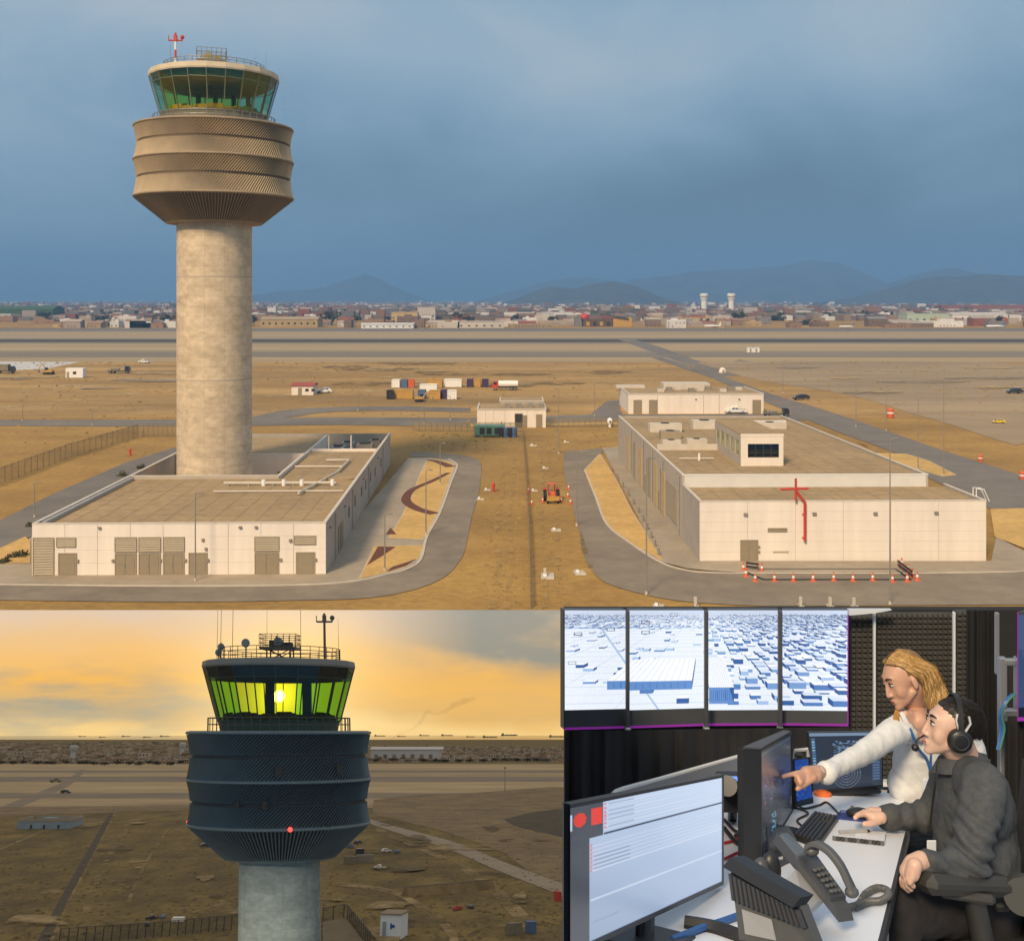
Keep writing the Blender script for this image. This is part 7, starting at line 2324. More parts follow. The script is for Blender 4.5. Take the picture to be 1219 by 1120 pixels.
scr = [(671.9, 745.0, 8.05, 8.25), (748.8, 838.6, 8.25, 8.35), (842.6, 926.6, 8.35, 8.3), (930.6, 1010.0, 8.3, 8.15)]
for i, (x0, x1, d0, d1) in enumerate(scr):
 yb0, yb1 = (868.5, 866.5, 863.5, 863)[i], (866.5, 863.5, 863, 864)[i]
 c4 = [P(x0, 726.2, d0), P(x1, 726.2, d1), P(x1, yb1, d1), P(x0, yb0, d0)]
 T = tag(bpy.data.objects.new('wall_display', None), ('leftmost', 'second from left', 'third from left', 'rightmost')[i] + ' tall panel of the blue and white airport video wall', 'display', 'video wall panels')
 COL.objects.link(T)
 T.location = c4[3]
 bpy.context.view_layer.update()
 def loc(c4=c4):
  return [p - Vector(c4[3]) for p in c4]
 slab(c4, .07).build('housing', M_plas2, T, M=Matrix.Identity(4))
 vb = (845 - 726.2) / (yb0 - 726.2)
 q = sub4(c4, .004, .0, .996, vb)
 ix0, ix1 = int((x0 - 672) * pv.res), int((x1 - 672) * pv.res)
 o = picture('screen', q, pv.a[:, max(0, ix0):ix1], T)
 o.matrix_world = Matrix.Identity(4)
 o = slab(sub4(c4, 0, (yb0 - 2.6 - 726.2) / (yb0 - 726.2), 1, 1.0, .004), .02).build('light_strip', M_mag, T, M=Matrix.Identity(4))
 if i == 3:
  slab(sub4(c4, .985, 0, 1.0, .98, .004), .02).build('light_strip', M_mag, T, M=Matrix.Identity(4))
for i, x in enumerate((747, 840.6, 928.6)):
 a, b = P(x, 726.2, 8.2), P(x, 874, 8.2)
 T = thing('display_post', ('left', 'middle', 'right')[i] + ' dark metal post between panels of the video wall', 'post', b, 'posts of the video wall')
 MB().bbox((0, 0, (a - b).length / 2), .028, .05, (a - b).length, .006).build('post', M_plas2, T)
 MB().bbox((0, -.01, .03), .045, .07, .07, .01).build('clamp', M_alu, T)
# curtains
def curtain(name, label, x0, x1, yt, yb, d0, d1, folds, amp, seed=0):
 n, m_ = 120, 10
 vs_ = []
 for j in range(m_):
  v = j / (m_ - 1)
  for i in range(n):
   u = i / (n - 1)
   d = d0 + (d1 - d0) * u + amp * (math.sin(u * folds * 6.28 + 1.3 * math.sin(u * 17 + seed)) + .4 * math.sin(u * folds * 15 + seed)) * (.5 + .5 * v)
   ytt = yt[0] + (yt[1] - yt[0]) * u
   vs_.append(P(x0 + (x1 - x0) * u, ytt + (yb - ytt) * v, d))
 o = MB().add(vs_, [(j * n + i, (j + 1) * n + i, (j + 1) * n + i + 1, j * n + i + 1) for j in range(m_ - 1) for i in range(n - 1)]).build(name, M_cloth, smooth=True)
 tag(o, label, 'curtain', 'black curtains of the control room')
 return o
curtain('curtain', 'black curtain hanging below the video wall', 671.9, 1012, (870, 865), 1000, 6.9, 7.9, 11, .035)
curtain('curtain', 'black curtain right of the foam panels behind the seated man', 1150, 1190, (726.3, 726.3), 975, 8.0, 7.8, 4, .05, 2)
curtain('curtain', 'black curtain at the right edge of the room under the side screen', 1196, 1330, (858, 858), 1100, 6.6, 6.2, 7, .05, 5)
# acoustic foam panels with white trims
def foam(x0, x1, yt, yb, d, label):
 c4 = [P(x0, yt, d), P(x1, yt, d), P(x1, yb, d), P(x0, yb, d)]
 T = thing('acoustic_panel', label, 'acoustic panel', c4[3], 'acoustic foam panels')
 bpy.context.view_layer.update()
 slab(c4, .04).build('backing', M_foam, T, M=Matrix.Identity(4))
 cell = 6.2
 nx, ny = max(1, int(round((x1 - x0) / cell))), int(round((yb - yt) / cell))
 n = -slab_pts(c4, 1.0)[4]
 mb = MB()
 for j in range(ny):
  for i in range(nx):
   q = sub4(c4, (i + .04) / nx, (j + .04) / ny, (i + .96) / nx, (j + .96) / ny, .002)
   ap = (q[0] + q[2]) / 2 + n * .045
   t_ = [p.lerp(ap, .72) for p in q]
   mb.add(q + t_, [(0, 4, 5, 1), (1, 5, 6, 2), (2, 6, 7, 3), (3, 7, 4, 0), (4, 7, 6, 5)])
 mb.build('foam_wedge', M_foam, T, kind='stuff', M=Matrix.Identity(4))
foam(1012, 1039, 733, 934, 8.3, 'narrow dark foam panel left of the first white trim')
foam(1042.5, 1133.5, 730, 934, 8.3, 'wide dark foam panel behind the leaning woman')
foam(1137.5, 1152, 727, 934, 8.3, 'narrow dark foam panel right of the second white trim')
for i, (x, yb) in enumerate(((1040.7, 934), (1135.5, 934))):
 a, b = P(x, 728, 8.24), P(x, yb, 8.24)
 T = thing('wall_trim', ('left', 'right')[i] + ' white vertical trim strip on the foam wall', 'trim', b, 'white trims on the foam wall')
 MB().bbox((0, 0, (a - b).length / 2), .018, .03, (a - b).length, .004).build('strip', M_trim, T)
 MB().bbox((0, 0, .02), .03, .04, .04, .004).build('foot', M_trim, T)
struct(slab([P(1011, 726.1, 8.1), P(1062, 726.1, 8.1), P(1040, 730, 8.1), P(1011, 732.5, 8.1)], .05).build('ceiling_edge', M_trim))
struct(slab([P(1005, 930.5, 8.2), P(1085, 930.5, 8.2), P(1085, 936, 8.2), P(1005, 936, 8.2)], .05).build('skirting', M_trim))
# stand with side screen at the right edge
a, b = P(1193, 782, 6.7), P(1193, 1030, 6.7)
T = thing('screen_stand', 'grey aluminium stand with clamps behind the seated man', 'stand', b)
hh = (a - b).length
MB().bbox((0, 0, hh / 2), .045, .05, hh, .006).build('upright', M_alu, T)
MB().bbox((-.01, .05, hh + .07), .022, .03, .38, .004).build('upper_upright', M_alu, T)
for z in (hh * .74, hh * .98):
 MB().bbox((.06, -.01, z), .12, .04, .04, .008).build('clamp_arm', M_alu, T)
 MB().bbox((.11, -.01, z), .03, .06, .09, .006).build('clamp', M_plas, T)
MB().bbox((.085, 0, hh * .86), .014, .05, .36, .004).build('mount_rail', M_alu, T)
MB().bbox((0, 0, -.01), .3, .4, .02, .006).build('foot', M_alu, T)
for i, (m, off) in enumerate(((M_cblue, 0), (M_cblue, 2.5), (mat('cable_green', (0.05, 0.22, 0.12), 0.5), 4.5))):
 cb = MB().tube(smooth_line([P(1205 + off, 826, 6.55), P(1197 + off * .6, 834, 6.5), P(1190 + off * .5, 850, 6.5), P(1191 + off, 868, 6.52), P(1187 + off * .6, 892, 6.5)], 6), .007, 6)
 o = cb.build('cable', m, smooth=True)
 tag(o, ('outer blue', 'inner blue', 'green')[i] + ' cable hanging from the aluminium stand', 'cable', 'cables on the stand')
c4 = [P(1211.5, 728, 6.5), P(1330, 728, 6.0), P(1330, 856, 6.0), P(1211.5, 858, 6.5)]
T = thing('side_display', 'bluish wall display cut by the right picture edge', 'display', c4[3])
bpy.context.view_layer.update()
slab(c4, .06).build('housing', M_plas2, T, M=Matrix.Identity(4))
pp_ = Pic(0, 0, 60, 60, 1.0, (58, 76, 112))
pp_.rect(0, 0, 60, 20, (70, 90, 128)); pp_.rect(0, 54, 60, 60, (20, 24, 34))
for i in range(60):
 pp_.rect(rv.uniform(0, 60), rv.uniform(10, 50), rv.uniform(0, 60), rv.uniform(10, 50), (90, 115, 150), .2)
picture('screen', sub4(c4, .012, .03, .99, .97), pp_.a, T).matrix_world = Matrix.Identity(4)
slab(sub4(c4, 0, .965, 1, 1.0, .004), .02).build('light_strip', M_mag, T, M=Matrix.Identity(4))
slab(sub4(c4, 0, 0, .008, .96, .004), .02).build('light_strip', M_mag, T, M=Matrix.Identity(4))

# desk ----------------------------------------------------------------
outl = [(1030, 1180), (1079, 984.5), (1075.5, 946), (1040, 941), (940, 940), (860, 948), (780, 975), (672.5, 1030), (672.5, 1180)]
top = [TP(*q) for q in outl]
T = thing('control_desk', 'white control desk with a dark edge on the side of the seated man', 'desk', FP(930, 1180))
bpy.context.view_layer.update()
dn = -NR
MB().add(top + [p + dn * .028 for p in top], [tuple(range(len(top)))[::-1] if (top[1] - top[0]).cross(top[2] - top[1]).dot(NR) < 0 else tuple(range(len(top))), tuple(range(len(top), 2 * len(top)))] + [(i, (i + 1) % len(top), len(top) + (i + 1) % len(top), len(top) + i) for i in range(len(top))]).build('desktop', M_desk, T, M=Matrix.Identity(4))
eg = MB()
for i in (0, 1):
 a, b = top[i], top[i + 1]
 sd_ = (b - a).cross(NR).normalized() * .012
 if sd_.dot(XR) < 0:
  sd_ = -sd_
 eg.add([a + NR * .001, b + NR * .001, b + sd_ + NR * .001, a + sd_ + NR * .001, a + dn * .04, b + dn * .04, b + sd_ + dn * .04, a + sd_ + dn * .04], HEX)
eg.build('edge_band', M_deske, T, M=Matrix.Identity(4))
for (px, py) in ((1046, 1080), (1062, 975), (900, 965), (720, 1060)):
 p = TP(px, py) + dn * .03
 MB().cyl(p, p + dn * (HFL - HT - .031), .028, n=10).build('leg', M_alu, T, M=Matrix.Identity(4))
q = [TP(1066, 1000) + dn * .03, TP(1030, 1150) + dn * .03]
MB().add([q[0], q[1], q[1] + dn * .42, q[0] + dn * .42, q[0] - XR * .02, q[1] - XR * .02, q[1] - XR * .02 + dn * .42, q[0] - XR * .02 + dn * .42], HEX).build('modesty_panel', M_plas, T, M=Matrix.Identity(4))
I4 = Matrix.Identity(4)
def room_thing(name, label, cat, base, group=None):
 T = thing(name, label, cat, base, group)
 bpy.context.view_layer.update()
 return T
def monitor(label, c4, img, casing, th=.035, bez=(.012, .02, .012, .045), base=None, back=None, name='monitor'):
 tl, tr, br, bl, n = slab_pts(c4, 1.0)
 cen = (bl + br) / 2
 foot = base if base is not None else cen - NR * (NR.dot(cen - Vector((0, 0, CH))) + HT)
 T = room_thing(name, label, 'monitor', foot)
 slab([p + n * .004 for p in (tl, tr, br, bl)], th).build('housing', casing, T, M=I4)
 frame4(c4, *bez, .006, .002).build('bezel', casing, T, M=I4)
 picture('screen', sub4(c4, bez[0], bez[1], 1 - bez[2], 1 - bez[3]), img, T, -.001).matrix_world = I4
 if back:
  q = sub4(c4, .18, .15, .82, .9)
  q2_ = sub4(c4, .3, .28, .7, .75)
  a_ = [p + n * (th + .004) for p in q]
  b_ = [p + n * (th + back) for p in q2_]
  MB().add(a_ + b_, [(0, 4, 5, 1), (1, 5, 6, 2), (2, 6, 7, 3), (3, 7, 4, 0), (4, 7, 6, 5)]).build('back_cover', casing, T, M=I4)
 st = lerp4(c4, .5, .75) + n * (th + .02)
 ft = st - NR * (NR.dot(st - Vector((0, 0, CH))) + HT)
 mb = MB().cyl(st, ft, .026, n=10)
 mb.build('stand', casing, T, M=I4)
 d_ = (br - bl).normalized()
 Mf = frame(ft, d_, NR.cross(d_), NR)
 MB().bbox((0, 0, .009), .26, .2, .016, .006, Mf).build('foot', casing, T, M=I4)
 return T, c4, n
# near left monitor, pale window on screen
im = Pic(0, 0, 190, 120, 1.1, (172, 190, 216))
im.a += (np.linspace(14, -22, im.H)[:, None, None] + np.linspace(-8, 12, im.W)[None, :, None])
im.rect(0, 0, 33, 30, (70, 76, 88)); im.rect(0, 30, 19, 120, (66, 72, 82))
for j in range(9):
 im.rect(34, 3 + j * 3.2, 190, 4.2 + j * 3.2, (202, 214, 233), .8)
im.rect(34, 28.6, 190, 30, (60, 72, 96))
for j in range(7):
 im.rect(20, 37 + j * 3.6, 190, 38.2 + j * 3.6, (200, 212, 231), .75)
 im.rect(20, 35.5 + j * 3.6, 22, 38.0 + j * 3.6, (214, 130, 150))
 im.rect(24, 36 + j * 3.6, 62, 36.8 + j * 3.6, (120, 136, 164), .8)
for j in range(7):
 im.rect(34, 2 + j * 3.4, 36, 4 + j * 3.4, (214, 130, 150)); im.rect(38, 2.6 + j * 3.4, 66, 3.4 + j * 3.4, (125, 142, 170), .7)
im.rect(20, 84, 190, 85.4, (202, 214, 233), .8); im.rect(22, 104, 50, 105, (140, 156, 184))
m_ = np.hypot(im.X - 10, im.Y - 12) < 6
im.a[m_] = (214, 62, 56)
im.rect(21, 5, 32, 19, (222, 66, 58)); im.rect(0, 6, 2.4, 20, (190, 205, 225))
c4 = [P(678, 957, 2.43), P(861, 921.5, 3.35), P(861, 1052.5, 3.35), P(678, 1138, 2.43)]
monitor('large near monitor with a pale blue window and red tiles, cut at the left', c4, im.a, M_plas2, .014, (.0, .026, .010, .035))
# middle monitor, dark display turned to the man
im = Pic(0, 0, 100, 110, 1.6, (40, 44, 54))
im.a += np.linspace(10, -6, im.H)[:, None, None]
im.rect(0, 3, 100, 4, (110, 130, 150), .6)
im.rect(38, 38, 72, 78, (24, 26, 32), .9)
for i in range(170):
 x, y = rv.uniform(6, 94), rv.uniform(12, 100)
 im.rect(x, y, x + rv.uniform(1, 4), y + .9, rv.choice(((70, 84, 100), (90, 110, 120), (60, 70, 92))), .8)
for i in range(26):
 x, y = rv.uniform(8, 34), rv.uniform(30, 62)
 im.rect(x, y, x + 2, y + 1, rv.choice(((150, 70, 170), (190, 110, 70), (110, 90, 200))))
for i in range(40):
 x, y = rv.uniform(30, 42), rv.uniform(78, 98)
 im.rect(x, y, x + 2, y + 1, (96, 170, 190))
c4 = [P(905.5, 893, 3.6), P(942, 872.5, 4.35), P(944, 967, 4.4), P(906.5, 1026, 3.62)]
T, c4m, nM = monitor('dark curved monitor the woman points at, seen from its left edge', c4, im.a, M_plas, .02, (.015, .02, .015, .03), back=None)
# its deep rounded back
tl, tr, br, bl, n = slab_pts(c4, 1.0)
lv = (tl - tr).normalized()
rows = []
for k in range(9):
 t = k / 8
 rows.append((t, .012 + .075 * math.sin(math.pi * min(1, t * .8 + .1)) ** .8))
vb_, fb_ = [], []
for (t, dp) in rows:
 for v in (0.0, .06, .5, .94, 1.0):
  p = lerp4(c4, t, v)
  vb_.append(p + n * (.022 + dp * (1 - abs(v * 2 - 1) ** 3)))
nv = 5
for i in range(len(rows) - 1):
 for j in range(nv - 1):
  fb_.append((i * nv + j, i * nv + j + 1, (i + 1) * nv + j + 1, (i + 1) * nv + j))
MB().add(vb_, fb_).build('back_shell', M_plas, T, True, M=I4)
e_ = [tl, bl, bl + lv * .042 + n * .05, tl + lv * .042 + n * .05]
MB().add(e_ + [p + n * .02 for p in e_], HEX).build('side_edge', M_plas, T, M=I4)
e2 = [tl + n * .001, tr + n * .001, tr + n * .03, tl + lv * .042 + n * .05]
MB().add([p + NR * .002 for p in e2] + [p + NR * .008 for p in e2], HEX).build('top_edge', M_plas2, T, M=I4)
# rear radar monitor
im = Pic(0, 0, 90, 68, 2.0, (50, 58, 72))
im.rect(0, 0, 90, 4, (120, 140, 165)); im.rect(0, 4, 90, 5, (40, 46, 58)); im.rect(2, 6, 7, 60, (62, 84, 112))
for j in range(16):
 im.rect(2.5, 7 + j * 3.2, 6, 8.6 + j * 3.2, rv.choice(((110, 170, 210), (80, 120, 160), (140, 180, 210))))
for i in range(120):
 x, y = rv.uniform(28, 60), rv.uniform(10, 28)
 im.rect(x, y, x + rv.uniform(1, 4), y + .8, (120, 150, 185), .8)
for r in (4, 7.5, 11, 14.5, 18):
 im.ring(44, 50, r, .6, (130, 145, 165), .8)
im.line(44, 32, 44, 68, .4, (120, 135, 155), .7); im.line(26, 50, 62, 50, .4, (120, 135, 155), .7)
im.rect(43, 47, 46, 51, (150, 190, 180))
im.rect(77, 14, 88, 62, (58, 72, 96), .8)
for j in range(13):
 im.rect(78, 16 + j * 3.5, 87, 18 + j * 3.5, (110, 140, 180), .55)
c4 = [P(962, 871.5, 4.80), P(1051, 870.5, 4.80), P(1051, 936, 4.78), P(967.5, 943, 4.74)]
monitor('dark radar monitor with thin range rings at the back of the desk', c4, im.a, M_plas, .03, (.012, .012, .012, .03))
# tablet
im = Pic(0, 0, 24, 60, 2.2, (26, 62, 140))
for i in range(90):
 x, y = rv.uniform(0, 24), rv.uniform(0, 58)
 im.line(x, y, x + rv.uniform(-5, 5), y + rv.uniform(-5, 5), .6, rv.choice(((60, 110, 190), (20, 40, 100), (90, 140, 210), (16, 36, 86))), .6)
im.rect(0, 55, 24, 60, (20, 26, 40))
c4 = [P(944.5, 903, 4.42), P(962.5, 901, 4.48), P(969, 955.5, 4.40), P(947.5, 961, 4.34)]
T = room_thing('tablet', 'blue tablet standing on the desk beside the pointing hand', 'tablet', c4[3])
n = slab_pts(c4, 1.0)[4]
slab([p + n * .002 for p in c4], .012).build('body', M_plas, T, M=I4)
picture('screen', sub4(c4, .06, .03, .94, .95), im.a, T, .0005).matrix_world = I4
ptop, pbot = lerp4(c4, .5, .3) + n * .015, TP(966, 950)
MB().tube([ptop, pbot], .008, 6).build('kickstand', M_plas, T, M=I4)
# grey bracket of a camera above the tablet
T = room_thing('webcam_bracket', 'small silver bracket above the blue tablet', 'bracket', P(950, 902, 4.5))
MB().tube([P(946, 903, 4.52), P(946.5, 893, 4.52), P(961, 891.5, 4.52), P(962, 900, 4.52)], .008, 6).build('frame', M_silver, T, M=I4)
MB().bbox((0, 0, 0), .03, .03, .02, .005, Matrix.Translation(P(951, 899, 4.5))).build('camera_body', M_plas, T, M=I4)
# desk divider
c4 = [P(737, 943, 3.62), P(884, 900.5, 4.62), P(884, 944, 4.62), P(737, 1000, 3.62)]
T = room_thing('desk_divider', 'slanted grey-white panel behind the large near monitor', 'divider', c4[3])
slab(c4, .02).build('panel', mat('divider_grey', (0.34, 0.35, 0.37), 0.4, var=0.05, vscale=4), T, M=I4)
n = slab_pts(c4, 1.0)[4]
MB().tube(smooth_line([P(735, 952, 3.6), c4[0] + n * .01, lerp4(c4, .3, 0) + n * .01, lerp4(c4, .7, 0) + n * .01, c4[1] + n * .01], 4), .009, 8).build('edge_rail', M_whitep, T, True, M=I4)
# keyboard -----------------------------------------------------------
kc = [TP(969, 972), TP(998, 977), TP(974, 1011), TP(944, 999)]          # far-left, far-right, near-right, near-left
T = room_thing('keyboard', 'black keyboard lying on the white desk', 'keyboard', kc[3])
kb = MB().add([p + NR * .001 for p in kc] + [kc[0] + NR * .018, kc[1] + NR * .016, kc[2] + NR * .016, kc[3] + NR * .018], HEX)
kb.build('body', M_plas, T, M=I4)
ks = MB()
nU, nV = 19, 6
for i in range(nU):
 for j in range(nV):
  if (i in (13, 17) and j in (3,)) or i == 14 and j > 3:
   continue
  u0_, u1_, v0_, v1_ = .02 + .96 * i / nU, .02 + .96 * (i + .86) / nU, .05 + .9 * j / nV, .05 + .9 * (j + .84) / nV
  def kp(u, v, z):
   return kc[3].lerp(kc[0], u).lerp(kc[2].lerp(kc[1], u), v) + NR * z
  b_ = [kp(u0_, v0_, .017), kp(u1_, v0_, .017), kp(u1_, v1_, .017), kp(u0_, v1_, .017)]
  c_ = (b_[0] + b_[2]) / 2
  t_ = [p.lerp(c_, .14) + NR * .008 for p in b_]
  ks.add(b_ + t_, [(0, 1, 5, 4), (1, 2, 6, 5), (2, 3, 7, 6), (3, 0, 4, 7), (4, 5, 6, 7)])
ks.build('keys', mat('key_plastic', (0.035, 0.036, 0.040), 0.4), T, kind='stuff', M=I4)
# mouse pad, mouse, notebook, pen
mp_ = [TP(1001, 965.5), TP(1032, 966), TP(1034, 979), TP(992, 974.5)]
T = room_thing('mouse_pad', 'blue mouse pad under the right hand of the man', 'mouse pad', mp_[3])
MB().add([p + NR * .001 for p in mp_] + [p + NR * .005 for p in mp_], HEX).build('sheet', mat('pad_blue', (0.025, 0.045, 0.20), 0.7, var=0.2, vscale=30), T, M=I4)
q = sub4(mp_, .06, .1, .5, .3, 0)
MB().add([p + NR * .0055 for p in q], [(0, 1, 2, 3)]).build('print', mat('pad_print', (0.18, 0.25, 0.55), 0.7), T, M=I4)
pm_ = TP(1024, 974)
T = room_thing('mouse', 'black computer mouse under the fingers of the man', 'mouse', pm_)
Mm = frame(pm_ + NR * .006, XR, FRv, NR)
MB().ball((0, 0, .012), .055, .032, .024, 16, 10, Mm.to_3x3().to_4x4()).build('body', M_plas, T, True, M=Matrix.Translation(pm_ + NR * .006))
MB().cyl(pm_ - XR * .03 + NR * .036 - FRv * .005, pm_ - XR * .03 + NR * .036 + FRv * .005, .008, n=10).build('wheel', M_grey, T, M=I4)
nb = [TP(999, 991), TP(1054.5, 994.5), TP(1052.5, 1006.5), TP(991, 1000)]
T = room_thing('notebook', 'white spiral notebook on the desk in front of the mouse', 'notebook', nb[3])
MB().add([p + NR * .001 for p in nb] + [p + NR * .014 for p in nb], HEX).build('pages', M_desk, T, M=I4)
for i in range(13):
 p = nb[3].lerp(nb[2], (i + .5) / 13) + NR * .008
 MB().bbox((0, 0, 0), .014, .006, .016, .002, frame(p, XR, FRv, NR)).build('ring', M_plas if i % 3 else M_grey, T, M=I4)
MB().add([p + NR * .0145 for p in sub4(nb, .08, .2, .4, .75)], [(0, 1, 2, 3)]).build('cover_print', mat('paper_grey', (0.6, 0.6, 0.6), 0.7), T, M=I4)
T = room_thing('pen', 'silver pen with a dark tip lying on the notebook', 'pen', TP(999, 990.5, .018))
pa, pb = TP(999, 990, .020), TP(1035, 988.5, .020)
MB().cyl(pa, pa.lerp(pb, .9), .007, n=8).build('barrel', M_silver, T, M=I4)
MB().cyl(pa.lerp(pb, .9), pb, .007, .004, 8).build('tip', M_plas, T, M=I4)
# orange thing under the radar monitor
p = TP(979, 946.5)
T = room_thing('orange_puck', 'small orange disc under the radar monitor', 'disc', p)
MB().lathe([(.036, 0), (.038, .004), (.038, .012), (.033, .016)], 20).build('body', mat('orange_disc', (0.75, 0.16, 0.03), 0.45), T, True, M=frame(p, XR, FRv, NR))
MB().lathe([(.02, .016), (.02, .02)], 16).build('cap', mat('orange_disc', (0.75, 0.16, 0.03), 0.45), T, True, M=frame(p, XR, FRv, NR))
# desk telephone ------------------------------------------------------
T = room_thing('desk_phone', 'grey desk telephone with handset and coiled cord on the front of the desk', 'telephone', TP(985, 1070))
def quadbox(q, up, m, name, par=T):
 return MB().add(list(q) + [p + up for p in q], [(0, 1, 2, 3)[::-1], (4, 5, 6, 7), (0, 1, 5, 4), (1, 2, 6, 5), (2, 3, 7, 6), (3, 0, 4, 7)]).build(name, m, par, M=I4)
# silver rear stand: slanting plate
a, b, c, d = P(925, 1057, 3.05), P(947, 1034, 3.15), P(985, 1062, 3.10), P(960, 1086, 2.95)
quadbox([a, b, c, d], (FRv * .5 - NR).normalized() * .02, M_silver, 'stand_plate')
# dark wedge body
w0, w1, w2, w3 = P(946, 1019, 3.15), P(964, 1011, 3.22), P(1012, 1078, 3.05), P(994, 1080, 2.98)
quadbox([w0, w1, w2, w3], NR * -.035 + XR * .01, M_grey, 'body')
quadbox([w0.lerp(w3, .1), w1.lerp(w2, .1), w1.lerp(w2, .9), w0.lerp(w3, .9)], NR * .012, M_plas2, 'key_panel')
kk = MB()
for i in range(5):
 for j in range(3):
  p = w0.lerp(w3, .42 + i * .1).lerp(w1.lerp(w2, .42 + i * .1), .25 + j * .25) + NR * .016
  kk.bbox((0, 0, 0), .013, .013, .008, .002, frame(p, XR, FRv, NR))
kk.build('keypad', M_grey, T, kind='stuff', M=I4)
# upper arm with display, leaning back to the left
u0_, u1_, u2_, u3_ = P(925, 991, 3.28), P(933, 990, 3.32), P(965, 1020, 3.2), P(956, 1028, 3.15)
quadbox([u0_, u1_, u2_, u3_], (-XR * .5 - NR).normalized() * .03, M_plas2, 'display_arm')
quadbox([u0_.lerp(u3_, .1), u1_.lerp(u2_, .1), u1_.lerp(u2_, .8), u0_.lerp(u3_, .8)], (XR * .5 + NR).normalized() * .006, mat('phone_display', (0.10, 0.12, 0.14), 0.25), 'display')
# handset: arched bar
hs = smooth_line([P(964, 1015, 3.15), P(972, 1016, 3.13), P(986, 1027, 3.1), P(1000, 1044, 3.07), P(1010, 1061, 3.05), P(1016, 1069, 3.04)], 5)
n_ = len(hs)
MB().sweep([p + NR * (.014 + .020 * math.sin(math.pi * i / (n_ - 1))) for i, p in enumerate(hs)], [.042 - .012 * math.sin(math.pi * i / (n_ - 1)) for i in range(n_)], .018, NR).build('handset', M_grey, T, True, M=I4)
MB().ball(P(966, 1017, 3.15) + NR * .012, .022, .020, .016, 12, 8).build('earpiece', M_grey, T, True, M=I4)
MB().ball(P(1014, 1067, 3.04) + NR * .012, .020, .018, .015, 12, 8).build('mouthpiece', M_grey, T, True, M=I4)
# coiled cord on the desk
path = smooth_line([TP(1008, 1080, .014), TP(1022, 1076, .014), TP(1031, 1063, .014), TP(1044, 1056.5, .014), TP(1056, 1059, .014), TP(1057, 1066, .014), TP(1048, 1071.5, .014), TP(1034, 1073, .014), TP(1018, 1079, .014)], 26)
cc = []
for i, p in enumerate(path):
 d = (path[min(i + 1, len(path) - 1)] - path[max(i - 1, 0)]).normalized()
 a_ = NR
 b_ = d.cross(NR).normalized()
 for k in range(3):
  t = (i * 3 + k) / 3 * 2.1
  q_ = p.lerp(path[min(i + 1, len(path) - 1)], k / 3)
  cc.append(q_ + .0085 * (math.cos(t) * a_ + math.sin(t) * b_))
MB().tube(cc, .0030, 5).build('coiled_cord', M_grey, T, True, M=I4)
# second device at the bottom: vented back of a desk console
T = room_thing('console_unit', 'dark vented back of a tilted desk console at the bottom of the view', 'console', TP(925, 1150))
c4 = [P(869.5, 1029.5, 2.72), P(953, 1078, 2.55), P(975, 1135, 2.52), P(880, 1118, 2.66)]
n = slab_pts(c4, 1.0)[4]
slab(c4, .03).build('shell', M_grey, T, M=I4)
q = [c4[0] - n * .0 + NR * .018, c4[1] + NR * .018, c4[1] - n * .03, c4[0] - n * .03]
quadbox(q, n * .05, M_plas, 'top_rail', T)
rb_ = [sub4(c4, (i + .15) / 15 + .0, .10, (i + .72) / 15, .46, .0) for i in range(15)]
slab(sub4(c4, .01, .09, .99, .47, .002), .002).build('vent_recess', M_plas, T, M=I4)
for r_ in rb_:
 qq = [p - n * .014 for p in r_]
 MB().add(list(r_) + qq, HEX).build('vent_rib', M_plas2, T, M=I4)
slab(sub4(c4, .1, .56, .5, .9, .003), .003).build('label_plate', M_silver, T, M=I4)
pfoot = TP(920, 1135)
MB().tube([lerp4(c4, .5, .6) + n * .03, pfoot], .03, 8).build('support', M_plas, T, M=I4)
# foot of the middle monitor stand with clip and dock
T = room_thing('desk_dock', 'dark docking unit on the desk under the middle monitor', 'dock', TP(925, 1020))
quadbox([TP(908, 1006), TP(938, 1000), TP(948, 1017), TP(916, 1028)], NR * .05, M_grey, 'body', T)
quadbox([TP(917, 1029), TP(944, 1018), TP(946, 1024), TP(921, 1036)], NR * .035, M_plas, 'front', T)
quadbox([P(926, 1020, 3.22), P(932, 1018.5, 3.22), P(932, 1022, 3.22), P(926, 1023, 3.22)], FRv * -.004, M_silver, 'badge', T)
T = room_thing('power_brick', 'dark mouse-shaped power brick hanging below the middle monitor', 'power brick', P(912, 1040, 3.1))
MB().ball((0, 0, 0), .032, .026, .055, 14, 10).build('body', M_plas, T, True, M=Matrix.Translation(P(917, 1036, 3.15)))
MB().ball((0, 0, 0), .028, .024, .05, 14, 10).build('second_body', M_plas2, T, True, M=Matrix.Translation(P(906, 1041, 3.12)))
MB().cyl(P(917, 1025, 3.15), P(913, 985, 3.5), .005, n=6).build('lead', M_cblack, T, M=I4)
# camera body behind the near monitor
T = room_thing('desk_camera', 'black camera-like unit with a blue light behind the near monitor', 'camera', TP(872, 975))
MB().bbox((0, 0, 0), .13, .1, .12, .015, Matrix.Translation(P(872, 942, 4.0))).build('body', M_plas, T, M=I4)
MB().cyl(P(868, 936, 3.94), P(866, 935, 3.86), .035, n=14).build('lens', M_plas2, T, M=I4)
MB().bbox((0, 0, 0), .04, .02, .015, .004, Matrix.Translation(P(872, 927, 3.95))).build('lamp', mat('blue_lamp', (0.1, 0.2, 0.6), 0.4, emit=(0.15, 0.3, 0.9), estr=.6), T, M=I4)
MB().cyl(P(872, 950, 4.0), TP(872, 975), .018, n=8).build('post', M_plas, T, M=I4)
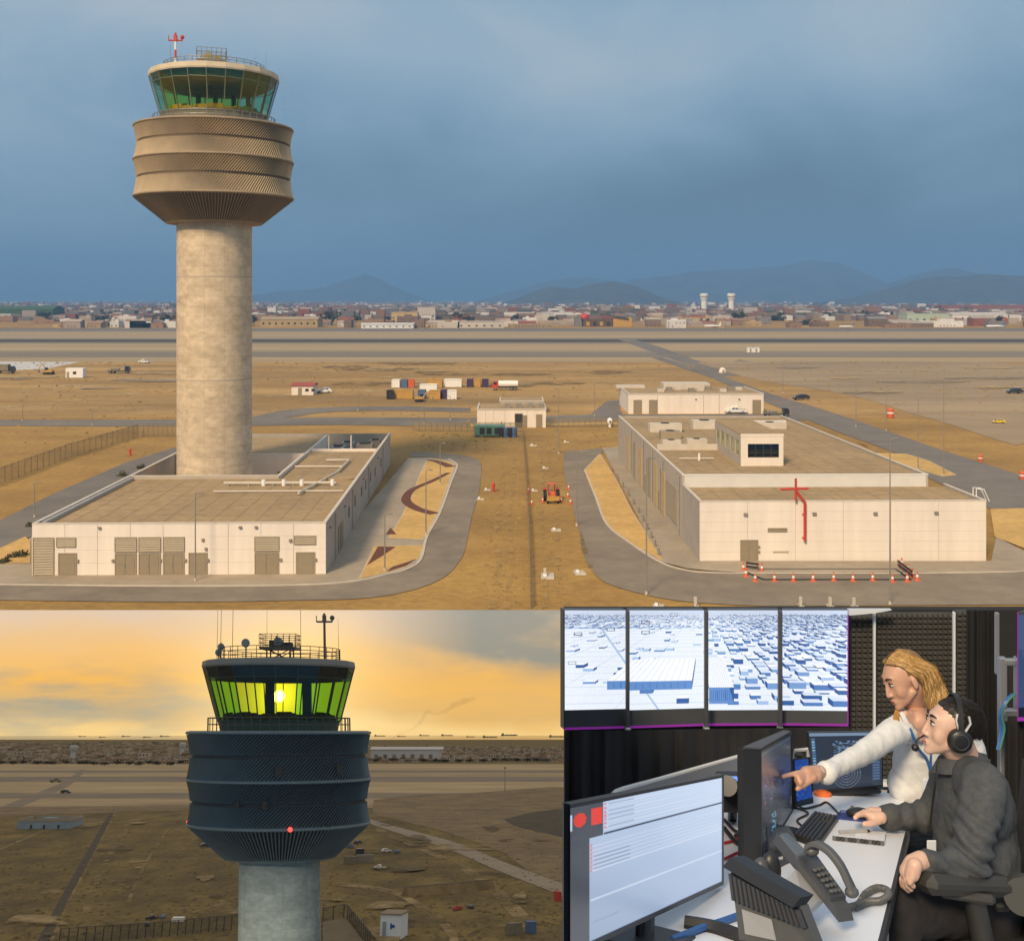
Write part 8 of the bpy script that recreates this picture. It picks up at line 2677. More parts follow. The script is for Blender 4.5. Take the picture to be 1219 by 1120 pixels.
# cables on the desk
for pts, m, r, lb in (
  ([TP(1000, 970, .005), TP(985, 955, .005), TP(975, 958, .005), TP(958, 962, .005), TP(950, 958, .005)], M_cblack, .004, 'thin black cable from the mouse to the tablet'),
  ([TP(958, 985, .005), TP(949, 976, .005), TP(962, 968, .005), TP(950, 962, .005), TP(938, 962, .005)], M_cblack, .004, 'black cable from the keyboard towards the middle monitor'),
  ([TP(862, 985, .01), TP(880, 1004, .01), TP(893, 990, .01), TP(885, 972, .01)], M_cblack, .008, 'thick black cable loop behind the near monitor'),
  ([TP(862, 975, .008), TP(878, 990, .008), TP(898, 985, .008)], M_cblack, .006, 'second black cable under the camera unit'),
  ([TP(862, 1003, .006), TP(878, 998, .006), TP(890, 985, .006), TP(895, 978, .006)], M_cred, .005, 'red cable behind the near monitor'),
  ([TP(862, 1022, .006), TP(880, 1014, .006), TP(900, 1012, .006)], M_cred, .0045, 'short red cable beside the dock'),
  ([TP(905, 1000, .01), TP(921, 985, .04), TP(924, 975, .05), TP(916, 972, .03)], M_cblack, .007, 'black cable loop at the right of the middle monitor foot'),
  ([TP(914, 990, .01), TP(922, 980, .03), TP(918, 974, .04)], M_cred, .004, 'thin red cable inside the black loop'),
  ([TP(800, 1118, .01), TP(835, 1104, .012), TP(860, 1096, .012), TP(882, 1088, .012)], M_cblue, .010, 'thick blue cable at the bottom of the desk'),
  ([TP(815, 1098, .01), TP(850, 1104, .01), TP(890, 1117, .01), TP(930, 1124, .01)], M_cblack, .02, 'black rubber cable duct at the bottom of the desk')):
 o = MB().tube(smooth_line(pts, 8), r, 6).build('cable', m, smooth=True)
 tag(o, lb, 'cable', 'cables on the desk')
# chair -----------------------------------------------------------------
T = room_thing('office_chair', 'black office chair with padded armrests under the seated man', 'chair', FP(1180, 1140))
M_chair = mat('chair_plastic', (0.035, 0.036, 0.036), 0.5, var=0.08, vscale=8)
M_seat = mat('chair_fabric', (0.012, 0.012, 0.013), 0.9, var=0.2, vscale=20)
def pad(p0, p1, wdt, th, nm, m):
 d = (p1 - p0)
 x = d.normalized()
 y = NR.cross(x).normalized()
 z = x.cross(y)
 mb = MB().bbox((d.length / 2, 0, 0), d.length, wdt, th, th * .38, frame(p0, x, y, z))
 return mb.build(nm, m, T, M=I4)
pad(P(1096, 1049, 3.50), P(1199, 1053, 3.62), .10, .065, 'armrest', M_chair)
pad(P(1180, 1000, 4.25), P(1240, 1004, 4.3), .09, .05, 'armrest', M_chair)
MB().tube([P(1158, 1060, 3.56), P(1163, 1085, 3.6), P(1172, 1130, 3.65)], [.034, .036, .038], 10).build('arm_post', M_chair, T, True, M=I4)
MB().bbox((0, 0, 0), .17, .09, .03, .01, frame(P(1150, 1063, 3.56), XR, FRv, NR)).build('arm_bracket', M_chair, T, M=I4)
sc_ = P(1150, 1118, 3.85)
MB().bbox((0, 0, 0), .52, .52, .09, .04, frame(sc_, XR, FRv, NR)).build('seat', M_seat, T, M=I4)
bk = [P(1216, 1000, 3.95), P(1224, 930, 4.0)]
MB().bbox((0, 0, 0), .05, .46, .58, .02, frame(P(1228, 1010, 3.95), XR, FRv, (NR * 1.0 + XR * .12).normalized())).build('backrest', M_seat, T, M=I4)
hub = MB().lathe([(.02, -.03), (.058, -.03), (.066, 0), (.058, .03), (.02, .03)], 24)
hub.build('back_hinge', mat('hinge_grey', (0.05, 0.053, 0.05), 0.5), T, True, M=frame(P(1216, 1064, 3.58), FRv.cross(NR), NR, -FRv))
pad(P(1178, 1075, 3.68), P(1205, 1074, 3.66), .05, .05, 'hinge_bar', M_chair)
cc_ = FP(1165, 1160)
cc_ = sc_ - NR * (NR.dot(sc_ - Vector((0, 0, CH))) + HFL)
MB().cyl(sc_ - NR * .05, cc_ + NR * .08, .03, n=12).build('column', M_chair, T, M=I4)
for k in range(5):
 a = 2 * math.pi * k / 5 + .3
 e = cc_ + .3 * (math.cos(a) * XR + math.sin(a) * FRv)
 MB().tube([cc_ + NR * .09, e + NR * .07], [.03, .02], 6).build('base_leg', M_chair, T, M=I4)
 MB().cyl(e + NR * .03 - XR * .015, e + NR * .03 + XR * .015, .03, n=10).build('caster', M_plas, T, M=I4)

# ------------------------------------------------------------------ people
def union_mesh(name, mb, voxel, smooth=6, disp=None, soft=None):
 """Fuses overlapping solids into one continuous skin."""
 me = mb.mesh('tmp')
 o = bpy.data.objects.new('tmp', me)
 COL.objects.link(o)
 md = o.modifiers.new('r', 'REMESH')
 md.mode = 'VOXEL'
 md.voxel_size = voxel
 if smooth:
  sm_ = o.modifiers.new('s', 'SMOOTH')
  sm_.factor = 0.5
  sm_.iterations = smooth
 dg = bpy.context.evaluated_depsgraph_get()
 dg.update()
 ev = o.evaluated_get(dg)
 out = bpy.data.meshes.new_from_object(ev, depsgraph=dg)
 out.name = name
 bpy.data.objects.remove(o)
 bpy.data.meshes.remove(me)
 if soft:                                       # extra smoothing on the head, sparing nose and mouth
  H, its = soft
  n = len(out.vertices)
  co = np.empty(n * 3, dtype=np.float32)
  out.vertices.foreach_get('co', co)
  co = co.reshape(-1, 3)
  ed_ = np.empty(len(out.edges) * 2, dtype=np.int32)
  out.edges.foreach_get('vertices', ed_)
  ed_ = ed_.reshape(-1, 2)
  Hi = np.array(H.inverted())
  lc = co @ Hi[:3, :3].T + Hi[:3, 3]
  wgt = np.clip((.150 - np.linalg.norm(lc, axis=1)) / .03, 0, 1)
  mouth = np.exp(-(((lc[:, 0] - .100) / .022) ** 2 + (lc[:, 1] / .022) ** 2 + ((lc[:, 2] + .035) / .040) ** 2) * 1.2)
  ear = np.exp(-((np.abs(lc[:, 1]) - .08) / .012) ** 2 - ((lc[:, 2] + .005) / .03) ** 2 - ((lc[:, 0] + .008) / .02) ** 2)
  wgt = (wgt * (1 - np.clip(mouth * 1.3, 0, .97)) * (1 - np.clip(ear, 0, .8)))[:, None] * .6
  deg = np.bincount(ed_.ravel(), minlength=n)[:, None].clip(1)
  for _ in range(its):
   acc = np.zeros_like(co)
   for k in range(3):
    acc[:, k] = np.bincount(ed_[:, 0], co[ed_[:, 1], k], n) + np.bincount(ed_[:, 1], co[ed_[:, 0], k], n)
   co += (acc / deg - co) * wgt
  out.vertices.foreach_set('co', co.ravel())
  out.update()
 if disp:
  n = len(out.vertices)
  co = np.empty(n * 3, dtype=np.float32)
  no = np.empty(n * 3, dtype=np.float32)
  out.vertices.foreach_get('co', co)
  out.vertices.foreach_get('normal', no)
  co, no = co.reshape(-1, 3), no.reshape(-1, 3)
  d_ = np.array([disp(Vector(c)) for c in co], dtype=np.float32)
  co += no * d_[:, None]
  out.vertices.foreach_set('co', co.ravel())
 out.polygons.foreach_set('use_smooth', [True] * len(out.polygons))
 out.update()
 return out
def limb(mb, pts, rad, n=14, sub=3):
 pts = [Vector(p) for p in pts]
 for i in range(len(pts) - 1):
  mb.cyl(pts[i], pts[i + 1], rad[i], rad[i + 1], n)
 for p, r in zip(pts, rad):
  mb.ball(p, r * 1.0, n=n, m=8)
 return mb
def put(me, name, m, parent):
 o = bpy.data.objects.new(name, me)
 COL.objects.link(o)
 me.materials.clear()
 me.materials.append(m)
 o.parent = parent
 o.matrix_world = I4
 return o
def skin_mat(name, c, c2):
 m = mat(name, c, 0.45, col2=c2, vscale=14, bump=0.08, bscale=120, bdist=0.002)
 b = m.node_tree.nodes['Principled BSDF']
 b.inputs['Subsurface Weight'].default_value = 0.15
 b.inputs['Subsurface Radius'].default_value = (0.02, 0.008, 0.005)
 b.inputs['Subsurface Scale'].default_value = 0.4
 return m
def head_solid(mb, H, female):
 """Skull, face, nose, lips, chin and ears in head space: x forward, y to the person's left, z up (metres)."""
 R3 = H.to_3x3().to_4x4()
 def E(x, y, z, a, b, c, n=20, m=14):
  mb.ball(H @ Vector((x, y, z)), a, b, c, n, m, R3)
 E(-.018, 0, .040, .098, .076, .086)
 E(.030, 0, .022, .060, .066, .078)
 E(.036, 0, -.030, .054, .056, .066)
 E(.042, 0, -.066, .050, .046, .040)
 E(.072, 0, -.097, .022, .024, .019)
 E(.080, 0, .042, .014, .050, .013)
 for sgn in (-1, 1):
  E(.050, sgn * .040, -.022, .032, .022, .038)
  E(.074, sgn * .030, .020, .018, .016, .011)
  for t in np.linspace(0, 1, 8):
   E(.064 - .060 * t, sgn * (.016 + .040 * t), -.090 + .045 * t, .021, .015, .018, 12, 8)
  E(-.008, sgn * .079, -.002, .017, .008, .031)
  E(-.004, sgn * .079, -.022, .011, .007, .013)
  E(.094, sgn * .010, -.036, .009, .008, .007)
 for t in np.linspace(0, 1, 7):
  E(.086 + .018 * t, 0, .030 - .060 * t, .010 + .001 * t, .0085 + .003 * t, .012, 12, 8)
 E(.088, 0, -.062, .012, .022, .006, 14, 8)
 E(.085, 0, -.075, .012, .019, .007, 14, 8)
 return mb
def face_parts(T, H, brow_m, lip_m):
 R3 = H.to_3x3().to_4x4()
 for sgn in (-1, 1):
  o = MB().ball(H @ Vector((.0785, sgn * .030, .018)), .0135, .0125, .0095, 12, 8, R3).build('eye', mat('eye_white', (0.62, 0.60, 0.57), 0.25), T, True, M=I4)
  MB().ball(H @ Vector((.0885, sgn * .0305, .0175)), .005, .0065, .0068, 10, 8, R3).build('iris', mat('iris_dark', (0.03, 0.018, 0.01), 0.2), o, True, M=I4)
  MB().tube([H @ Vector((.091, sgn * .024, .0275)), H @ Vector((.0925, sgn * .032, .0285)), H @ Vector((.082, sgn * .046, .025))], [.0025, .003, .002], 6).build('eyelid', brow_m, o, True, M=I4)
  MB().tube([H @ Vector((.0925, sgn * .014, .043)), H @ Vector((.0915, sgn * .030, .050)), H @ Vector((.078, sgn * .048, .046))], [.0038, .0042, .002], 6).build('eyebrow', brow_m, T, True, M=I4)
 MB().ball(H @ Vector((.0965, 0, -.0625)), .005, .019, .0040, 12, 8, R3).build('upper_lip', lip_m, T, True, M=I4)
 MB().ball(H @ Vector((.0940, 0, -.0740)), .005, .016, .0046, 12, 8, R3).build('lower_lip', lip_m, T, True, M=I4)
def head_frame(c, face, up):
 x = nrm(face)
 y = nrm(Vector(up).cross(x))
 z = x.cross(y)
 return frame(c, x, y, z)
def wrinkle(seed, amp, sc):
 def f(c):
  v = Vector((c.x * sc, c.y * sc, c.z * sc)) + Vector((seed, 0, 0))
  return amp * (noise.noise(v) + .7 * (1 - 2.4 * abs(noise.noise(v * 1.3 + Vector((0, 4, 0))))) + .35 * (1 - 2 * abs(noise.noise(v * 2.9))))
 return f

# ---- the leaning woman ------------------------------------------------
W_T = room_thing('person', 'woman in a white knitted top leaning over and pointing at the middle monitor', 'person', FP(1100, 1118))
sk_w = skin_mat('skin_tan', (0.56, 0.335, 0.245), (0.50, 0.285, 0.20))
wr = dict(hd=P(1076, 809, 4.60), nk=P(1090, 846, 4.66), ch=P(1100, 872, 4.70), ab=P(1098, 915, 4.74), hp=P(1098, 958, 4.80),
          sR=P(1070, 868, 4.56), eR=P(1026, 897, 4.36), wR=P(982, 919, 4.18), sL=P(1138, 850, 4.84), eL=P(1160, 905, 4.88), wL=P(1150, 950, 4.75))
HW = head_frame(wr['hd'], Vector((-.86, -.24, -.32)), Vector((-.30, .08, 1.0))) @ Matrix.Scale(.90, 4)
SCW = 1.0
mb = MB()
head_solid(mb, HW, True)
limb(mb, [HW @ Vector((-.02, 0, -.05)), wr['nk'], wr['ch']], [.050, .050, .06])
limb(mb, [wr['ch'], wr['ab'], wr['hp']], [.085, .08, .09])
limb(mb, [wr['ch'], wr['sR'], wr['eR'], wr['wR']], [.07, .04, .032, .026])
limb(mb, [wr['ch'], wr['sL'], wr['eL'], wr['wL']], [.07, .04, .032, .026])
for sx, dz in ((-.06, 0), (.06, .05)):
 limb(mb, [wr['hp'] + XR * sx + FRv * dz, FP(1096 + sx * 150, 1112) + NR * .45, FP(1096 + sx * 150, 1112) + NR * .06], [.075, .05, .035])
# pointing right hand
d0 = 4.33
mb2 = mb
limb(mb, [wr['wR'], P(972, 919, 4.15), P(960, 920.5, 4.12)], [.025, .026, .027])
limb(mb, [P(972, 924, 4.13), P(960, 926, 4.10)], [.022, .022])
limb(mb, [P(959, 918, 4.12), P(948, 920, 4.09), P(940, 922, 4.07), P(932, 924, 4.05)], [.0105, .0095, .0088, .0075], 10)
for k, (py_, dd) in enumerate(((922.5, .012), (926, .02), (929.5, .026))):
 limb(mb, [P(960, py_, 4.11 - dd * .5), P(949.5 + k * 1.5, py_ + 1.5, 4.08 - dd), P(948 + k * 2, py_ + 6.0, 4.085 - dd), P(954 + k * 1.5, py_ + 7.0, 4.10 - dd)], [.0110, .0105, .0095, .0085], 10)
limb(mb, [P(968, 926, 4.10), P(959, 932, 4.075), P(953, 936, 4.06), P(949, 939, 4.055)], [.0140, .0120, .0100, .0085], 10)
limb(mb, [wr['wL'], P(1140, 965, 4.7)], [.026, .03])
put(union_mesh('body', mb, .0032, 2, soft=(HW, 26)), 'body', sk_w, W_T)
lip_w = mat('lip_rose', (0.36, 0.12, 0.10), 0.4)
face_parts(W_T, HW, mat('brow_brown', (0.05, 0.028, 0.014), 0.8), lip_w)
# knitted top
M_knit = mat('white_knit', (0.64, 0.655, 0.66), 0.9, var=0.07, vscale=40, bump=0.35, bscale=160, bdist=0.004, detail=3)
mb = MB()
limb(mb, [wr['ch'] + XR * .01, P(1100, 897, 4.72), P(1095, 925, 4.74), P(1095, 934, 4.74)], [.125, .122, .115, .112], 18)
mb.ball(P(1106, 872, 4.73), .15, .12, .13, 18, 12)
limb(mb, [P(1086, 862, 4.63), wr['sR'], wr['eR'], P(990, 915.5, 4.213)], [.070, .058, .042, .033], 16)
limb(mb, [P(990, 915.5, 4.213), P(983.5, 919.5, 4.186)], [.036, .042], 16)
limb(mb, [P(1110, 858, 4.74), wr['sL'], wr['eL'], P(1154, 945, 4.78)], [.09, .078, .058, .048], 16)
limb(mb, [P(1085, 935, 4.74), P(1108, 932, 4.76)], [.10, .10], 16)
sw = put(union_mesh('top', mb, .008, 4, wrinkle(3, .0038, 11)), 'knitted_top', M_knit, W_T)
# open neckline: skin wedge with chain, collar of a blouse and lanyard
mb = MB()
vn = [P(1078, 851, 4.525), P(1096, 878, 4.54), P(1108, 850, 4.60), P(1092, 846, 4.55)]
vmb = MB()
for t in np.linspace(0, 1, 9):
 a, b = vn[0].lerp(vn[1], t), vn[2].lerp(vn[1], t)
 for u in np.linspace(0, 1, 7):
  c_ = a.lerp(b, u)
  vmb.ball(c_ + FRv * .012, .019, .014, .019, 10, 6)
limb(vmb, [wr['nk'] + NR * .01, P(1092, 858, 4.57)], [.05, .045])
put(union_mesh('neckline', vmb, .006, 5), 'neckline_skin', sk_w, W_T)
M_lany = mat('lanyard_blue', (0.03, 0.12, 0.34), 0.7, var=0.3, vscale=150)
MB().tube(smooth_line([P(1076, 846, 4.545), P(1079, 858, 4.522), P(1087, 876, 4.515), P(1094, 892, 4.545), P(1103, 903, 4.585), P(1108, 919, 4.60)], 6), .0062, 6).build('lanyard', M_lany, W_T, True, M=I4)
MB().tube(smooth_line([P(1111, 838, 4.60), P(1112, 850, 4.57), P(1109, 878, 4.575), P(1108, 905, 4.59), P(1108, 919, 4.60)], 6), .0062, 6).build('lanyard', M_lany, W_T, True, M=I4)
MB().bbox((0, 0, 0), .018, .01, .028, .003, Matrix.Translation(P(1108, 921, 4.595))).build('lanyard_clip', M_plas2, W_T, M=I4)
MB().bbox((0, 0, 0), .055, .006, .085, .002, Matrix.Translation(P(1106, 939, 4.615))).build('badge', mat('badge_white', (0.62, 0.66, 0.74), 0.4), W_T, M=I4)
MB().tube(smooth_line([P(1080, 849, 4.535), P(1088, 864, 4.528), P(1097, 869, 4.54), P(1106, 858, 4.575), P(1109, 848, 4.60)], 6), .0022, 5).build('necklace', M_silver, W_T, True, M=I4)
for pts in ([P(1073, 848, 4.54), P(1077, 856, 4.52), P(1082, 866, 4.515)], [P(1113, 846, 4.61), P(1110, 860, 4.58), P(1102, 876, 4.56)]):
 MB().tube(smooth_line(pts, 4), [.010] * 9 if len(pts) == 3 else .01, 6).build('collar', mat('blouse_pale', (0.60, 0.62, 0.66), 0.8), W_T, True, M=I4)
MB().tube([P(977.5, 912, 4.15), P(981, 919, 4.13), P(979.5, 926, 4.155)], .003, 5).build('bracelet', M_silver, W_T, M=I4)
# trousers
M_trou = mat('black_trousers', (0.014, 0.013, 0.015), 0.85, var=0.2, vscale=10)
mb = MB()
limb(mb, [P(1096, 935, 4.77), wr['hp'] + NR * .0], [.105, .118], 16)
for sx, dz in ((-.06, 0), (.06, .05)):
 limb(mb, [wr['hp'] + XR * sx + FRv * dz, FP(1096 + sx * 150, 1112) + NR * .45, FP(1096 + sx * 150, 1112) + NR * .03], [.095, .072, .06], 14)
put(union_mesh('trousers', mb, .012, 4, wrinkle(8, .005, 14)), 'trousers', M_trou, W_T)
for sx in (-.06, .06):
 e = FP(1096 + sx * 150, 1112)
 MB().bbox((0, 0, 0), .25, .09, .07, .03, frame(e - XR * .05 + NR * .037, XR, FRv, NR)).build('shoe', M_plas, W_T, M=I4)
# blond hair, parted, tucked behind the ear and falling on the shoulders
rh = random.Random(5)
M_hair1 = mat('hair_blond', (0.42, 0.25, 0.085), 0.5, var=0.35, vscale=45, stretch=(1, 1, .3))
M_hair2 = mat('hair_dark_blond', (0.22, 0.12, 0.042), 0.5, var=0.3, vscale=45)
hb = MB()
R3 = HW.to_3x3().to_4x4()
def scalp_w(x, z):                                 # where her hair grows
 if x > .25:
  return z > .42 + .55 * (x - .25)
 return z > (-.05 if x > -.15 else -.6)
def cap_mesh(H, ok, rx, ry, rz, cz, T, m, rough_):
 capv, capf = [], []
 NV_, NU_ = 26, 56
 for j in range(NV_):
  for i in range(NU_):
   a, f = 2 * math.pi * i / NU_, -.75 + (math.pi / 2 + .75) * j / (NV_ - 1)
   x, y, z = math.cos(f) * math.cos(a), math.cos(f) * math.sin(a), math.sin(f)
   g = (1.0 if ok(x, z) else .88) * (1 + rough_ * noise.noise(Vector((x * 9, y * 9, z * 9))))
   capv.append(H @ Vector((-.019 + rx * x * g, ry * y * g, cz + rz * z * g)))
 for j in range(NV_ - 1):
  for i in range(NU_):
   capf.append((j * NU_ + i, j * NU_ + (i + 1) % NU_, (j + 1) * NU_ + (i + 1) % NU_, (j + 1) * NU_ + i))
 MB().add(capv, capf).build('hair_cap', m, T, True, M=I4)
cap_mesh(HW, scalp_w, .104, .081, .091, .041, W_T, M_hair2, .03)
for strand_m, cnt, nm in ((M_hair1, 760, 'hair'), (M_hair2, 520, 'hair_underlayer'), (mat('hair_light', (0.60, 0.42, 0.19), 0.45, var=0.2, vscale=40), 240, 'hair_highlight')):
 hb = MB()
 for k in range(cnt):
  sgn = 1 if rh.random() < .6 else -1
  sp = rh.random() ** .8
  f = R(42 + 62 * sp)
  x0, z0 = -.019 + .106 * math.cos(f), .041 + .093 * math.sin(f)
  j1, j2, j3 = rh.uniform(-1, 1), rh.uniform(-1, 1), rh.uniform(-1, 1)
  back = .045 * sp + rh.uniform(0, .062)
  pts = [Vector((x0, sgn * .003, z0)), Vector((x0 * .82 - .012, sgn * (.050 + .006 * j1), .118 - .018 * (1 - sp))),
               Vector((.012 - back, sgn * .081, .066 + .010 * j1)), Vector((-.030 - back, sgn * (.088 + .006 * j2), .012 + .012 * j2)),
               Vector((-.036 - back, sgn * (.076 + .012 * j3), -.045)), Vector((-.028 - back * 1.1 + .014 * j1, sgn * (.070 + .016 * j2), -.108 + .012 * j3)), Vector((-.022 - back * 1.1 + .018 * j2, sgn * (.066 + .022 * j3), -.172 + .026 * j1))]
  q_ = smooth_line([HW @ v for v in pts], 4)
  n_ = len(q_)
  ph = rh.uniform(0, 6.28)
  q_ = [p + (XR * math.sin(i * .8 + ph) + FRv * math.cos(i * .7 + ph)) * .0075 * (i / n_) + HW.to_3x3() @ Vector((0, sgn * .002 * math.sin(i + ph), 0)) for i, p in enumerate(q_)]
  hb.tube(q_, [.0016 * (1 - .5 * i / n_) for i in range(n_)], 3, cap=False)
 hb.build(nm, strand_m, W_T, True, M=I4)
# loose lock before the near shoulder
hb = MB()
for k in range(70):
 a = P(1074 + rh.uniform(-4, 4), 838 + rh.uniform(-3, 3), 4.62)
 hb.tube(smooth_line([a, P(1067 + rh.uniform(-4, 3), 853, 4.54), P(1069 + rh.uniform(-3, 4), 868, 4.50 + rh.uniform(0, .01)), P(1071 + rh.uniform(-3, 3), 874 + rh.uniform(-3, 3), 4.50)], 3), [.0016] * 9 + [.0006], 3, cap=False)
hb.build('hair_lock', M_hair1, W_T, True, M=I4)

# ---- the seated man ---------------------------------------------------
M_T = room_thing('person', 'man in a dark grey shirt and headset sitting with one hand on the mouse', 'person', FP(1150, 1140))
sk_m = skin_mat('skin_pale', (0.63, 0.43, 0.345), (0.58, 0.375, 0.29))
mj = dict(hd=P(1132, 868, 3.90), nk=P(1146, 903, 3.92), ch=P(1156, 950, 3.92), ab=P(1160, 1015, 3.90), hp=P(1166, 1075, 3.88),
          sL=P(1172, 935, 3.74), eL=P(1152, 1033, 3.60), wL=P(1096, 1024, 3.54), sR=P(1132, 928, 4.10), eR=P(1112, 972, 4.16), wR=P(1058, 974, 4.14))
HM = head_frame(mj['hd'], Vector((-.97, .10, .16)), Vector((.20, .02, 1.0))) @ Matrix.Scale(.88, 4)
mb = MB()
head_solid(mb, HM, False)
limb(mb, [HM @ Vector((-.03, 0, -.05)), mj['nk'], mj['ch']], [.058, .060, .07])
limb(mb, [mj['ch'], mj['ab'], mj['hp']], [.09, .09, .1])
limb(mb, [mj['ch'], mj['sL'], mj['eL'], mj['wL']], [.07, .045, .036, .028])
limb(mb, [mj['ch'], mj['sR'], mj['eR'], mj['wR']], [.07, .045, .036, .028])
kn = [P(1068, 1085, 3.62), P(1064, 1075, 3.98)]
for k in kn:
 limb(mb, [mj['hp'], k, k - NR * .40 - XR * .02], [.08, .05, .035])
# left hand hanging from the armrest
limb(mb, [mj['wL'], P(1087, 1028, 3.53), P(1082, 1037, 3.53)], [.030, .030, .030])
limb(mb, [P(1089, 1030, 3.50), P(1086, 1040, 3.50)], [.024, .024])
for k, (dx, dd) in enumerate(((-4, .035), (-1.2, .012), (1.8, -.012), (4.6, -.034))):
 ln = (1.0, 1.12, 1.05, .85)[k]
 limb(mb, [P(1081 + dx * .7, 1038, 3.53 + dd), P(1077.5 + dx * .9, 1038 + 9 * ln, 3.525 + dd), P(1078.5 + dx, 1038 + 15 * ln, 3.525 + dd), P(1082.5 + dx, 1038 + 19 * ln, 3.53 + dd)], [.0115, .0110, .0100, .0090], 10)
limb(mb, [P(1088, 1034, 3.49), P(1086, 1043, 3.485), P(1083, 1050, 3.485)], [.0135, .0120, .0100], 10)
# right hand on the mouse
limb(mb, [mj['wR'], P(1048, 970.5, 4.14), P(1038, 969.5, 4.14)], [.029, .030, .028])
limb(mb, [P(1049, 973, 4.09), P(1039, 972.5, 4.09)], [.022, .021])
for k, dd in enumerate((-.045, -.020, .006, .032)):
 limb(mb, [P(1039, 969 + (1.5 if k == 0 else 0), 4.135 + dd), P(1029, 966.5 + (2 if k == 0 else 0), 4.14 + dd), P(1022, 969.5, 4.13 + dd), P(1018, 973.0, 4.12 + dd)], [.0115, .0110, .0100, .0090], 10)
limb(mb, [P(1046, 977, 4.075), P(1036, 980, 4.06), P(1029, 980.5, 4.055)], [.0135, .0120, .0100], 10)
put(union_mesh('body', mb, .0032, 2, soft=(HM, 26)), 'body', sk_m, M_T)
face_parts(M_T, HM, mat('brow_black', (0.015, 0.012, 0.010), 0.8), mat('lip_pale', (0.42, 0.19, 0.15), 0.4))
# shirt
M_shirt = mat('dark_grey_shirt', (0.055, 0.062, 0.070), 0.8, var=0.22, vscale=60, bump=0.35, bscale=90, bdist=0.003)
mb = MB()
limb(mb, [P(1150, 922, 3.92), P(1158, 955, 3.92), P(1162, 1010, 3.90), P(1166, 1052, 3.88)], [.095, .128, .134, .130], 20)
mb.ball(P(1160, 960, 3.92), .132, .18, .16, 20, 14, frame((0, 0, 0), XR, FRv, NR))
mb.ball(P(1164, 1015, 3.90), .136, .175, .16, 20, 14, frame((0, 0, 0), XR, FRv, NR))
limb(mb, [P(1160, 928, 3.82), mj['sL'], mj['eL']], [.075, .072, .058], 18)
limb(mb, [mj['eL'], P(1126, 1029, 3.57), P(1106, 1026, 3.55)], [.058, .047, .040], 18)
limb(mb, [P(1145, 926, 4.0), mj['sR'], mj['eR'], P(1062, 974, 4.14)], [.078, .07, .054, .038], 18)
limb(mb, [P(1064, 973, 4.14), P(1057, 973.5, 4.14)], [.040, .041], 16)
fw = wrinkle(1, .0085, 7)
def shirt_fold(c):
 base = fw(c)
 e = (c - mj['eL']).length
 base += .013 * math.exp(-(e / .16) ** 2) * math.sin(c.z * 120 + c.x * 70 + 3 * noise.noise(c * 9))
 e2 = (c - mj['eR']).length
 base += .009 * math.exp(-(e2 / .12) ** 2) * math.sin(c.x * 110)
 return base
put(union_mesh('shirt', mb, .0085, 3, shirt_fold), 'shirt', M_shirt, M_T)
# collar stand
col = []
for i in range(17):
 a = -2.6 + 5.2 * i / 16
 x, y = math.cos(a), math.sin(a)
 col.append((x, y))
cvs, cfs = [], []
Mc = frame(P(1146, 905, 3.92), -XR, -FRv, (NR + XR * .30).normalized())
for i, (x, y) in enumerate(col):
 for r_, z_ in ((.082, -.035), (.079, .022), (.087, .024), (.100, -.030)):
  cvs.append(Mc @ Vector((-.005 + r_ * x * 1.02, r_ * y, z_ - .02 * max(0, x))))
for i in range(16):
 for e in range(4):
  cfs.append((4 * i + e, 4 * i + (e + 1) % 4, 4 * i + 4 + (e + 1) % 4, 4 * i + 4 + e))
cfs += [(3, 2, 1, 0), (64, 65, 66, 67)]
MB().add(cvs, cfs).build('shirt_collar', M_shirt, M_T, True, M=I4)
MB().tube(smooth_line([P(1117, 905, 3.80), P(1114, 930, 3.78), P(1110, 958, 3.79), P(1107, 985, 3.80)], 6), .004, 5).build('headset_cord', M_cblack, M_T, True, M=I4)
MB().bbox((0, 0, 0), .032, .005, .042, .002, Matrix.Translation(P(1109, 1007, 3.74))).build('badge', mat('badge_white', (0.62, 0.66, 0.74), 0.4), M_T, M=I4)
# trousers
mb = MB()
limb(mb, [P(1166, 1062, 3.88), mj['hp']], [.145, .15], 16)
for k in kn:
 limb(mb, [mj['hp'] + (k - mj['hp']) * .15, k, k - NR * .40 - XR * .02], [.11, .078, .062], 16)
put(union_mesh('trousers', mb, .012, 4, wrinkle(5, .006, 12)), 'trousers', M_trou, M_T)
for k in kn:
 e = k - NR * .42 - XR * .05
 MB().bbox((0, 0, 0), .27, .1, .08, .03, frame(e, XR, FRv, NR)).build('shoe', M_plas, M_T, M=I4)
